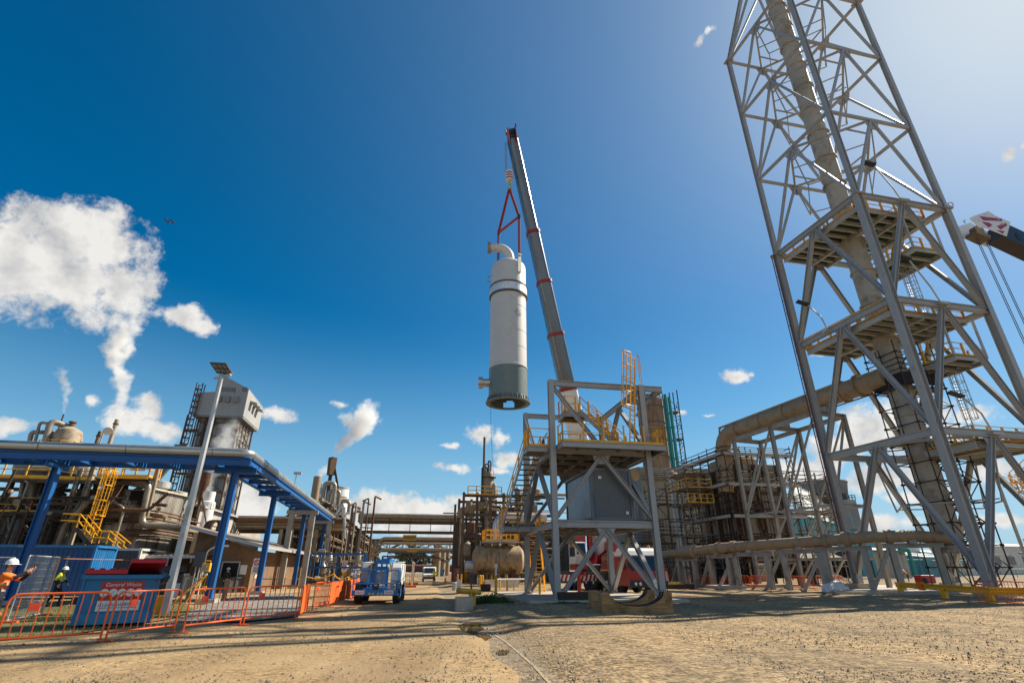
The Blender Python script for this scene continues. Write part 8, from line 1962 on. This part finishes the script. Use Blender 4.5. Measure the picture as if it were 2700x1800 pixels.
for t_, ax0, ax1 in ((sf, (-1.7, -2.1), (8.0, -2.1)), (sg2, (-2.2, -2.1), (-2.2, 9.2))):
 for k in (2, 4, 6, 8): g = G(); z = lift * k + .1; g.bar(bq(*ax0, z), bq(*ax1, z), .06, .34); part('toe_board', g, mat('pale_board', (.38, .36, .33), .7, 0, .2), t_)
s3_ = thing('side_scaffold', 'open lattice of scaffold tubes and stairs right of the boiler', 'scaffold', bq(8.3, 0, 0))
scaffold(s3_, bq(8.3, -1.3, 0), E, Nn, 4, 2, 6, 1.35, 1.5, lift * 1.1, 4, 0, decks=(2, 4), rails=(2, 4, 6), m_pole=scafl, r=.05)
g = G()
for k in range(5): p = bq(8.6 + (0 if k % 2 else 4.4), -.8, lift * 1.1 * k + .2); q = bq(8.6 + (4.4 if k % 2 else 0), -.8, lift * 1.1 * (k + 1) + .2); ladder(g, p, q, Nn, .8, .06, .35)
part('stair_flight', g, palesteel, s3_)
s4_ = thing('flue_scaffold', 'scaffold cage around the galvanised flue in front of the hall', 'scaffold', fl0(q)); o = fl0(fa(1742, 1450, 69))
scaffold(s4_, o, E, Nn, 4, 2, 6, 1.7, 1.6, 2.0, 6, 0, decks=(3, 5), rails=(3, 5), m_pole=scafm, r=.05)
s5_ = thing('upper_scaffold', 'yellow railed scaffold landing on the hall side of the boiler', 'scaffold', bq(-5, 2, 0))
scaffold(s5_, bq(-5.6, 1.0, 0), E, Nn, 2, 3, 7, 1.7, 1.8, lift, 7, 0, decks=(5, 6, 7), rails=(6, 7), m_pole=scafl, r=.05)
railing(s5_, [bq(-5.6, 6, lift * 6), bq(-5.6, .9, lift * 6), bq(-2.2, .9, lift * 6)], yel2, 1.1, .05, 1.4); railing(s5_, [bq(-5.6, .9, lift * 5), bq(-2.2, .9, lift * 5)], yel2, 1.1, .05, .9)
# dark clutter under the hall: low pipe run and ladders
un2 = thing('low_pipework', 'dark low pipework and ducts along the foot of the beige hall', 'pipework', hq(HX0 + 2, -3, 0)); rr_ = random.Random(44)
for k in range(26):
 x = rr_.uniform(HX0 - 6, HX0 + 16); z = rr_.uniform(.8, 4.6); y = rr_.uniform(-6, -1.5); g = G(); g.tube(bend([hq(x, y, 0), hq(x, y, z), hq(x + rr_.uniform(1, 5), y, z)], .3), rr_.choice((.08, .13, .2)), 8); part('pipe', g, rr_.choice((dirty, dirty, dksteel, palep, rustp)), un2, smooth=True)
for k in range(9): x = HX0 - 5 + k * 2.4; g = G(); g.bar(hq(x, -4, 0), hq(x, -4, 5.2), .25); part('column', g, dirty, un2)
for z in (2.6, 5.1): g = G(); g.bar(hq(HX0 - 6, -4, z), hq(HX0 + 17, -4, z), .25); part('beam', g, dirty, un2)
# ---- far right background buildings
c_ = 190; a = fa(2098, 1272, c_); b = fa(2212, 1272, c_); ct_ = thing('cooling_tower', 'flared grey cooling tower giving off steam behind the lattice tower', 'cooling tower', fl0((a + b) / 2)); cc = fl0((a + b) / 2); rT = (b - a).length / 2 * 1.02; zT = a.z
g = G(); n = 48; vs = []
prof = [(rT * 1.0, 0), (rT * .9, zT * .35), (rT * .86, zT * .6), (rT * .9, zT * .8), (rT * 1.0, zT)]
for r, z in prof:
 for k in range(n * 2): aa = k / (n * 2) * 6.283; rr3 = r + (.12 if k % 2 else -.12); vs.append(cc + V((math.cos(aa) * rr3, math.sin(aa) * rr3, z)))
N2 = n * 2; g.add(vs, [(i * N2 + k, i * N2 + (k + 1) % N2, (i + 1) * N2 + (k + 1) % N2, (i + 1) * N2 + k) for i in range(4) for k in range(N2)]); part('shell', g, mat('cooling_cladding', (.20, .21, .215), .6, .2, .2, .1, dirt=(.12, .11, .10), damt=.5, streak=True), ct_)
g = G(); g.lathe([(rT * 1.0, zT - .3), (rT * 1.04, zT - .3), (rT * 1.04, zT + .1), (rT * .98, zT + .1)], cc, 48, cap=False); part('rim', g, palesteel, ct_)
c_ = 165; a, b = fa(2232, 1316, c_), fa(2278, 1400, c_); lb2 = thing('louvred_block', 'tall grey louvred block beside the cooling tower', 'building', fl0(a)); w = b.dot(E) - a.dot(E)
g = G(); x = a.dot(E); P = lambda xx, y, z: E * (x + xx) + Nn * (c_ + y) + Z * z
g.prism([P(0, 0, 0), P(w, 0, 0), P(w, 8, 0), P(0, 8, 0)], Z * a.z); part('walls', g, mat('louvre_grey', (.30, .31, .28), .6, .1, .1, .3, dirt=(.2, .2, .17), damt=.3), lb2)
g = G(); 
for k in range(22): z = a.z * (.35 + .028 * k); g.bar(P(.3, -.08, z), P(w - .3, -.08, z), .1, .25)
part('louvres', g, mat('louvre_dark', (.12, .12, .12), .5), lb2); g = G(); handrail(g, [P(0, 0, a.z), P(w, 0, a.z), P(w, 8, a.z)], 1.6, .08, 1.4, kick=False); part('handrail', g, dksteel, lb2)
a, b = fa(2168, 1300, 178), fa(2232, 1300, 178); t = thing('dark_block', 'dark clad block in steam under the cooling tower', 'building', fl0(a)); g = G(); g.corr(fl0(a), fl0(b), 0, a.z, 1.2, .15); part('front_wall', g, mat('dark_green_clad', (.05, .055, .04), .8), t); g = G(); g.prism([fl0(a) + Z * a.z, fl0(b) + Z * a.z, fl0(b) + Nn * 8 + Z * a.z, fl0(a) + Nn * 8 + Z * a.z], Z * .3); part('roof', g, dirty, t)
c_ = 130; pk = fa(2080, 1352, c_); ea_ = fa(2300, 1408, c_); lw = fa(2080, 1460, c_); tb_ = thing('teal_shed', 'big pale teal gabled shed seen between the grey trestle legs', 'shed', fl0(pk))
x0, x1 = pk.dot(E), ea_.dot(E); P = lambda xx, y, z: E * xx + Nn * (c_ + y) + Z * z; xL = x0 - (x1 - x0)
g = G(); g.prism([P(xL, 0, 0), P(x1, 0, 0), P(x1, 0, ea_.z), P(x0, 0, pk.z), P(xL, 0, ea_.z)], Nn * .3); part('gable_wall', g, tealroof, tb_)
g = G(); g.prism([P(x0, -.6, pk.z), P(x1 + .6, -.6, ea_.z - .2), P(x1 + .6, 30, ea_.z - .2), P(x0, 30, pk.z)], Z * .3); g.prism([P(x0, -.6, pk.z), P(xL - .6, -.6, ea_.z - .2), P(xL - .6, 30, ea_.z - .2), P(x0, 30, pk.z)], Z * .3); part('roof', g, mat('teal_trim', (.10, .30, .33), .5), tb_)
for k in range(8): g = G(); xx = x0 + (x1 - x0) * k / 8; g.bar(P(xx, -.06, 0), P(xx, -.06, pk.z + (ea_.z - pk.z) * k / 8), .12); part('seam', g, mat('teal_trim', (.10, .30, .33), .5), tb_)
c_ = 104; a, b = fa(2035, 1476, c_), fa(2300, 1484, c_); x0, x1 = a.dot(E), b.dot(E); tv = thing('low_shed', 'long open fronted shed with an olive ribbed roof behind the trestle legs', 'shed', fl0(a)); za = a.z
g = G(); n = 60; vs = []
for i in range(n + 1): xx = x0 + (x1 - x0) * i / n; vs += [P(xx, -26, za + .06 * (i % 2)), P(xx, -14, za + 2.2 + .06 * (i % 2))]
P = lambda xx, y, z: E * xx + Nn * (c_ + y) + Z * z
vs = []
for i in range(n + 1): xx = x0 + (x1 - x0) * i / n; vs += [P(xx, 0, za + .08 * (i % 2)), P(xx, 9, za + 2.4 + .08 * (i % 2))]
g.add(vs, [(2 * i, 2 * i + 2, 2 * i + 3, 2 * i + 1) for i in range(n)]); part('roof', g, mat('olive_roof', (.15, .13, .09), .6, .1, .2, .4), tv)
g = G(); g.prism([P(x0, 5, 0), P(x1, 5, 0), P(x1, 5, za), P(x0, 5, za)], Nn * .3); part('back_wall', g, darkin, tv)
for k in range(7): xx = x0 + (x1 - x0) * k / 6; g = G(); g.bar(P(xx, .3, 0), P(xx, .3, za), .3); part('post', g, dirty, tv)
c_ = 100; a, b = fa(2300, 1452, c_), fa(2385, 1452, c_); ws_ = thing('ribbed_store', 'grey ribbed store with a teal pipe at its corner behind the low tan pipe', 'building', fl0(a)); g = G(); g.corr(fl0(a), fl0(b), 0, a.z, .5, .08); part('front_wall', g, corrm, ws_); g = G(); g.prism([V((a.x, a.y, a.z)) - Nn * .4, V((b.x, b.y, a.z)) - Nn * .4, V((b.x, b.y, a.z)) + Nn * 12 + Z * 1.2, V((a.x, a.y, a.z)) + Nn * 12 + Z * 1.2], Z * .2); part('roof', g, palesteel, ws_); g = G(); g.bar(V((a.x, a.y, a.z)) - Nn * .5, V((b.x, b.y, a.z)) - Nn * .5, .2, .3); part('teal_gutter', g, teal, ws_)
p0_, p1_ = fa(2383, 1446, 96), fa(2402, 1492, 96); t = thing('teal_pipe', 'bent teal pipe standing at the corner of the grey ribbed store', 'pipe', fl0(p1_)); g = G(); g.tube(bend([p0_ - E * 1.2, p0_ + E * 1.0, V(((p0_ + E * 1.0).x, (p0_ + E * 1.0).y, 0))], .7), .35, 12); part('run', g, teal, t, smooth=True)
for k, (px0, px1, py, c, lab, m) in enumerate(((2330, 2420, 1430, 150, 'pale far store behind the grey ribbed store', whitep), (2500, 2590, 1462, 140, 'pale far building right of the lattice tower foot', contwhite), (2590, 2760, 1440, 170, 'cream far building at the right edge', contwhite), (2440, 2520, 1470, 120, 'low blue grey building behind the tower foot', tealroof))):
 a, b = fa(px0, py, c), fa(px1, py, c); t = thing('far_building', lab, 'building', fl0(a)); g = G(); g.corr(fl0(a), fl0(b), 0, a.z, 1.0, .1); part('front_wall', g, m, t); g = G(); g.prism([V((a.x, a.y, a.z)), V((b.x, b.y, a.z)), V((b.x, b.y, a.z)) + Nn * 14 + Z * 1.5, V((a.x, a.y, a.z)) + Nn * 14 + Z * 1.5], Z * .25); part('roof', g, palesteel, t); g = G(); g.corr(fl0(a) + Nn * 14, fl0(a), 0, a.z, 1.0, .1); part('side_wall', g, m, t)
 g = G(); w_ = (b - a); 
 for i in range(4): g.box(fl0(a) + fl0(w_) * (.15 + .22 * i) - Nn * .12 + Z * a.z * .35, E, Nn, fl0(w_).length * .1, .1, a.z * .3)
 part('window', g, mat('grey_window', (.16, .17, .18), .3), t)
yd = thing('yard_pipes', 'far field of pale pipes and racks at the right beyond the guard rail', 'pipework', fl0(fa(2560, 1500, 100))); rr_ = random.Random(77)
for k in range(30):
 p = fa(rr_.uniform(2430, 2800), 1500, rr_.uniform(90, 125)); z = rr_.uniform(.6, 5.5); g = G(); g.tube([V((p.x, p.y, z)) - E * rr_.uniform(2, 7), V((p.x, p.y, z)), V((p.x, p.y, 0))], rr_.choice((.08, .12, .2)), 7); part('pipe', g, rr_.choice((palep, limec, palesteel, dirty, teal)), yd, smooth=True)
# ---- guard rail, barriers, planter, bag, bucket
g1 = [gnd(2378, 1565), gnd(2494, 1577), gnd(2617, 1590)]; g1.append(g1[2] + V((3.2, -1.3, 0))); g1.append(g1[3] + V((4, -.4, 0)))
gr_ = thing('guard_rail', 'yellow steel guard rail on stub posts at the foot of the lattice tower', 'guard rail', g1[1])
prf = [(0, .42), (.06, .44), (.08, .50), (.03, .56), (.03, .60), (.08, .66), (.06, .72), (0, .74), (-.03, .72), (.0, .6), (.0, .56), (-.03, .46)]
ext = [g1[0] + (g1[0] - g1[1]).normalized() * .9] + g1
for a, b in zip(ext, ext[1:]):
 d = (b - a).normalized(); n_ = V((d.y, -d.x, 0)); n_ = n_ if n_.y < 0 else -n_; g = G(); vs = [c + n_ * (x * 1.6 + .06) + Z * (z * 1.15 - .05) for c in (a - d * .01, b + d * .01) for x, z in prf]; k = len(prf); g.add(vs, [(i, (i + 1) % k, k + (i + 1) % k, k + i) for i in range(k)] + [tuple(range(k))[::-1], tuple(range(k, 2 * k))]); part('w_beam', g, yel, gr_)
for p in g1[:4]: g = G(); g.box(p, E, Nn, .26, .3, .58); part('stub_post', g, yel, gr_)
p = ext[1].lerp(ext[2], .55); g = G(); g.box(p + Z * .38, E, Nn, .25, .35, .5); part('orange_strap', g, hvor, gr_)
RB = 'orange barriers along the right side of the yard'
pts = [gnd(x, 1546 + (x - 1760) * .012) for x in (1752, 1797, 1842, 1884)]
labs = ['orange barrier just right of the red crane cab', 'second orange barrier right of the crane cab', 'orange barrier left of the red bucket', 'orange barrier behind the red bucket', 'orange barrier under the low tan pipe, left of the hanging jacket', 'orange barrier with a black jacket hung on it', 'orange barrier beside the white bag', 'orange barrier at the far right in front of the yellow guard rail']
pr2 = [((1752, 1541), (1798, 1542)), ((1800, 1542), (1842, 1543)), ((1844, 1544), (1884, 1549)), ((1912, 1547), (1980, 1550)), ((1983, 1549), (2040, 1551)), ((2088, 1552), (2150, 1556)), ((2155, 1552), (2228, 1551)), ((2588, 1592), (2742, 1606))]
for (a, b), l in zip(pr2, labs): barrier(gnd(*a), gnd(*b), l, RB, 15 if 'far right' in l else 17, 'jacket' in l or 'bucket' in l)
p = gnd(2150, 1554); t = thing('jacket', 'black jacket hung on an orange barrier by the white bag', 'jacket', p); g = G(); g.lathe([(.12, .35), (.32, .5), (.26, .9), (.3, 1.15), (.1, 1.3)], p, 9); part('cloth', g, blackp, t, smooth=True)
p = gnd(2205, 1560); t = thing('rubble_bag', 'big crumpled white bag lying at the edge of the concrete pad', 'bag', p); g = G(); nu, nv = 30, 16; vs = []
for j in range(nv + 1):
 for i in range(nu): a = i / nu * 6.283; f = j / nv * math.pi / 2; d = V((math.cos(a) * math.cos(f) * 1.05, math.sin(a) * math.cos(f) * .7, math.sin(f) * .8)); d *= 1 + .22 * mnoise.fractal(d * 2.2, 1, 2, 4); vs.append(p + V((d.x, d.y, max(0, d.z))))
g.add(vs, [(j * nu + i, j * nu + (i + 1) % nu, (j + 1) * nu + (i + 1) % nu, (j + 1) * nu + i) for j in range(nv) for i in range(nu)]); part('bag_cloth', g, mat('white_sheet', (.62, .62, .62), .6, 0, .12, 4, bump=.5, bscale=8), t, smooth=True)
p = gnd(1906, 1546); t = thing('bucket', 'red bucket hanging on a strut of the pipe stool', 'bucket', p); g = G(); g.lathe([(.22, .2), (.3, .95), (.27, .95), (.2, .25)], p, 16); part('pail', g, red, t, smooth=True); g = G(); g.tube([p + Z * .95 + E * .28, p + Z * 1.3, p + Z * .95 - E * .28], .02, 5); part('handle', g, dksteel, t)
a, b = gnd(1748, 1552), gnd(1832, 1552); t = thing('planter_box', 'low dark timber box full of pale straw right of the platform tower', 'planter', a); g = G()
for p0_, p1_ in ((a, b), (a + Nn * 1.6, b + Nn * 1.6)): g.prism([p0_, p1_, p1_ + Nn * .12, p0_ + Nn * .12], Z * .38)
g.prism([a + Nn * .12, a + Nn * .12 + E * .12, a + Nn * 1.6 + E * .12, a + Nn * 1.6], Z * .38); g.prism([b + Nn * .12 - E * .12, b + Nn * .12, b + Nn * 1.6, b + Nn * 1.6 - E * .12], Z * .38); part('frame', g, mat('dark_timber', (.05, .03, .02), .8), t)
rr_ = random.Random(6); vs, fs = [], []
for i in range(2600):
 q = a + (b - a) * rr_.uniform(.03, .7) + Nn * rr_.uniform(.15, 1.55) + Z * rr_.uniform(.25, .55); u = V((rr_.uniform(-1, 1), rr_.uniform(-1, 1), rr_.uniform(-.1, .5))) * .2; s = V((0, 0, .012)); k = len(vs); vs += [q, q + u - s, q + u + s]; fs.append((k, k + 1, k + 2))
g = G(); g.add(vs, fs); o = part('straw', g, mat('straw', (.50, .42, .16), .8, 0, .3, 3), t); o["kind"] = 'stuff'
for k, (px0, px1, py) in enumerate(((1895, 1970, 1552), (1975, 2085, 1548))):
 a, b = gnd(px0, py), gnd(px1, py); t = thing('footing_block', ['pale concrete footing under the pipe stools, nearer the bucket', 'pale concrete footing under the trestle legs'][k], 'footing', a); g = G(); g.prism([a, b, b + Nn * 2.4, a + Nn * 2.4], Z * .3); part('block', g, concrete, t, bevel=.03)
p = gnd(1960, 1581); t = thing('timber_plank', 'short timber plank lying flat on the gravel yard', 'plank', p); g = G(); g.box(p, V((1, .05, 0)), V((-.05, 1, 0)), 1.6, .3, .1); part('board', g, wood, t)
p = gnd(2398, 1537); t = thing('generator', 'small red engine set on the pad by the bending worker', 'generator', p + E * 2.6); g = G(); g.box(p + E * 2.6, E, Nn, 2.2, 1.2, 1.0); part('engine', g, red, t, bevel=.12); g = G(); g.lathe([(.1, 0), (.35, .02), (.35, .2), (.1, .2)], p + E * 1.9 + Z * .36 - Nn * .7, 14, axis=Nn); part('wheel', g, rubber, t)
# ---- drone in the sky at left
dp = at(446, 585, 60); t = thing('drone', 'tiny drone hovering in the blue sky above the big cloud', 'drone', dp); g = G(); g.box(dp, E, Nn, .34, .22, .12); part('body', g, dksteel, t, bevel=.03); g = G()
for i in (-.4, .4):
 for j in (-.3, .3): g.tube([dp + Z * .06, dp + E * i + Nn * j + Z * .1], .03, 5); g.lathe([(.2, 0), (.2, .015)], dp + E * i + Nn * j + Z * .12, 12)
part('rotor_arms', g, dksteel, t)
# ---------------------------------------------------------------- steam
def steam(name, label, pts, r0, r1, dens, seed, nscale=.5, thr=.45, soft=.25):
 """a plume: thin shell of air round a curved spine, its density thinned by noise and by distance from the spine"""
 pts = [V(p) for p in pts]; b = pts[0]; H = pts[-1].z - b.z
 t = thing(name, label, 'steam', b); g = G(); n = 14; m = len(pts)
 vs = []
 for i, p in enumerate(pts):
  r = (r0 + (r1 - r0) * i / (m - 1)) * 1.35
  for k in range(n): a = k / n * 6.283; vs.append(p + V((math.cos(a) * r, math.sin(a) * r, 0)))
 c0, c1 = len(vs), len(vs) + 1; vs += [pts[0] - Z * r0 * .1, pts[-1] + Z * r1 * .7]
 g.add(vs, [(i * n + k, i * n + (k + 1) % n, (i + 1) * n + (k + 1) % n, (i + 1) * n + k) for i in range(m - 1) for k in range(n)] + [(c0, (k + 1) % n, k) for k in range(n)] + [(c1, (m - 1) * n + k, (m - 1) * n + (k + 1) % n) for k in range(n)])
 M_ = bpy.data.materials.new('steam_volume'); M_.use_nodes = True; nt = M_.node_tree; N, L = nt.nodes, nt.links; N.clear()
 out = N.new('ShaderNodeOutputMaterial'); vo = N.new('ShaderNodeVolumePrincipled'); L.new(vo.outputs[0], out.inputs['Volume']); vo.inputs['Color'].default_value = (.98, .975, .96, 1); vo.inputs['Anisotropy'].default_value = .35
 def mt(op, a, b=None, cl=False):
  x = N.new('ShaderNodeMath'); x.operation = op; x.use_clamp = cl
  for i, q in enumerate((a, b)):
   if q is None: continue
   if isinstance(q, (int, float)): x.inputs[i].default_value = q
   else: L.new(q, x.inputs[i])
  return x.outputs[0]
 tc = N.new('ShaderNodeTexCoord'); sp = N.new('ShaderNodeSeparateXYZ'); L.new(tc.outputs['Object'], sp.inputs[0]); x, y, z = sp.outputs
 def curve(vals):
  fc = N.new('ShaderNodeFloatCurve'); cu = fc.mapping.curves[0]; lo, hi = min(vals) - .01, max(vals) + .01
  zs = [(p.z - b.z) / H for p in pts]
  cu.points[0].location = (0, (vals[0] - lo) / (hi - lo)); cu.points[1].location = (1, (vals[-1] - lo) / (hi - lo))
  for q, w in list(zip(zs, vals))[1:-1]: cu.points.new(q, (w - lo) / (hi - lo))
  fc.mapping.update(); L.new(mt('DIVIDE', z, H, True), fc.inputs['Value']); return mt('ADD', mt('MULTIPLY', fc.outputs[0], hi - lo), lo)
 dx = mt('SUBTRACT', x, curve([p.x - b.x for p in pts])); dy = mt('SUBTRACT', y, curve([p.y - b.y for p in pts]))
 rad = mt('ADD', mt('MULTIPLY', mt('DIVIDE', z, H, True), r1 - r0), r0)
 d = mt('DIVIDE', mt('SQRT', mt('ADD', mt('MULTIPLY', dx, dx), mt('MULTIPLY', dy, dy))), rad)
 zz = mt('DIVIDE', mt('SUBTRACT', z, H * .75), H * .25 + r1 * .55); d = mt('ADD', d, mt('MULTIPLY', mt('MAXIMUM', zz, 0.0), .75))
 no = N.new('ShaderNodeTexNoise'); no.inputs['Scale'].default_value = nscale; no.inputs['Detail'].default_value = 5; no.inputs['Roughness'].default_value = .6
 mp = N.new('ShaderNodeMapping'); mp.inputs['Location'].default_value = (seed * 3.7, seed, -seed); L.new(tc.outputs['Object'], mp.inputs[0]); L.new(mp.outputs[0], no.inputs['Vector'])
 f = mt('ADD', mt('SUBTRACT', 1.0, d), mt('MULTIPLY', mt('SUBTRACT', no.outputs[0], .5), 2.6))
 mr = N.new('ShaderNodeMapRange'); mr.interpolation_type = 'SMOOTHSTEP'; L.new(f, mr.inputs[0]); mr.inputs[1].default_value = thr - soft; mr.inputs[2].default_value = thr + soft; mr.inputs[4].default_value = dens
 L.new(mr.outputs[0], vo.inputs['Density']); o = part('plume', g, M_, t); return t
P_ = lambda c, *q: [fa(a, b, c) for a, b in q]
steam('steam_plume', 'tall ragged white steam plume climbing from the pale vent pipe to the big cloud', P_(57, (309, 1108), (318, 1060), (322, 1000), (304, 950), (312, 905), (330, 860), (325, 815)), .55, 2.4, 2.0, 1, .9, .52, .32)
steam('steam_plume', 'thin steam wisp above the red vent mast at far left', P_(57, (168, 1091), (170, 1060), (176, 1030), (164, 1000), (160, 968)), .12, 1.0, 1.2, 2, 1.3, .5, .4)
steam('steam_plume', 'soft grey steam drifting up in front of the tall clad tower', P_(63, (549, 1294), (556, 1255), (578, 1215), (592, 1165), (612, 1120)), .5, 1.7, .7, 3, .8, .45, .5)
steam('steam_plume', 'bulky white steam cloud blowing right from the rusty vent mast', P_(121, (876, 1208), (895, 1178), (925, 1150), (950, 1118), (962, 1085)), .8, 6.6, .8, 4, .3, .5, .3)
steam('steam_plume', 'small steam puff at the top of the slim tan chimney', P_(125, (840, 1258), (850, 1246), (862, 1236)), .8, 1.7, .6, 5, .6, .45, .4)
steam('steam_plume', 'low white steam rolling up beside the cooling tower and teal shed', P_(150, (2165, 1378), (2150, 1355), (2135, 1330), (2112, 1306), (2090, 1280)), 5.0, 3.4, .45, 6, .16, .42, .35)
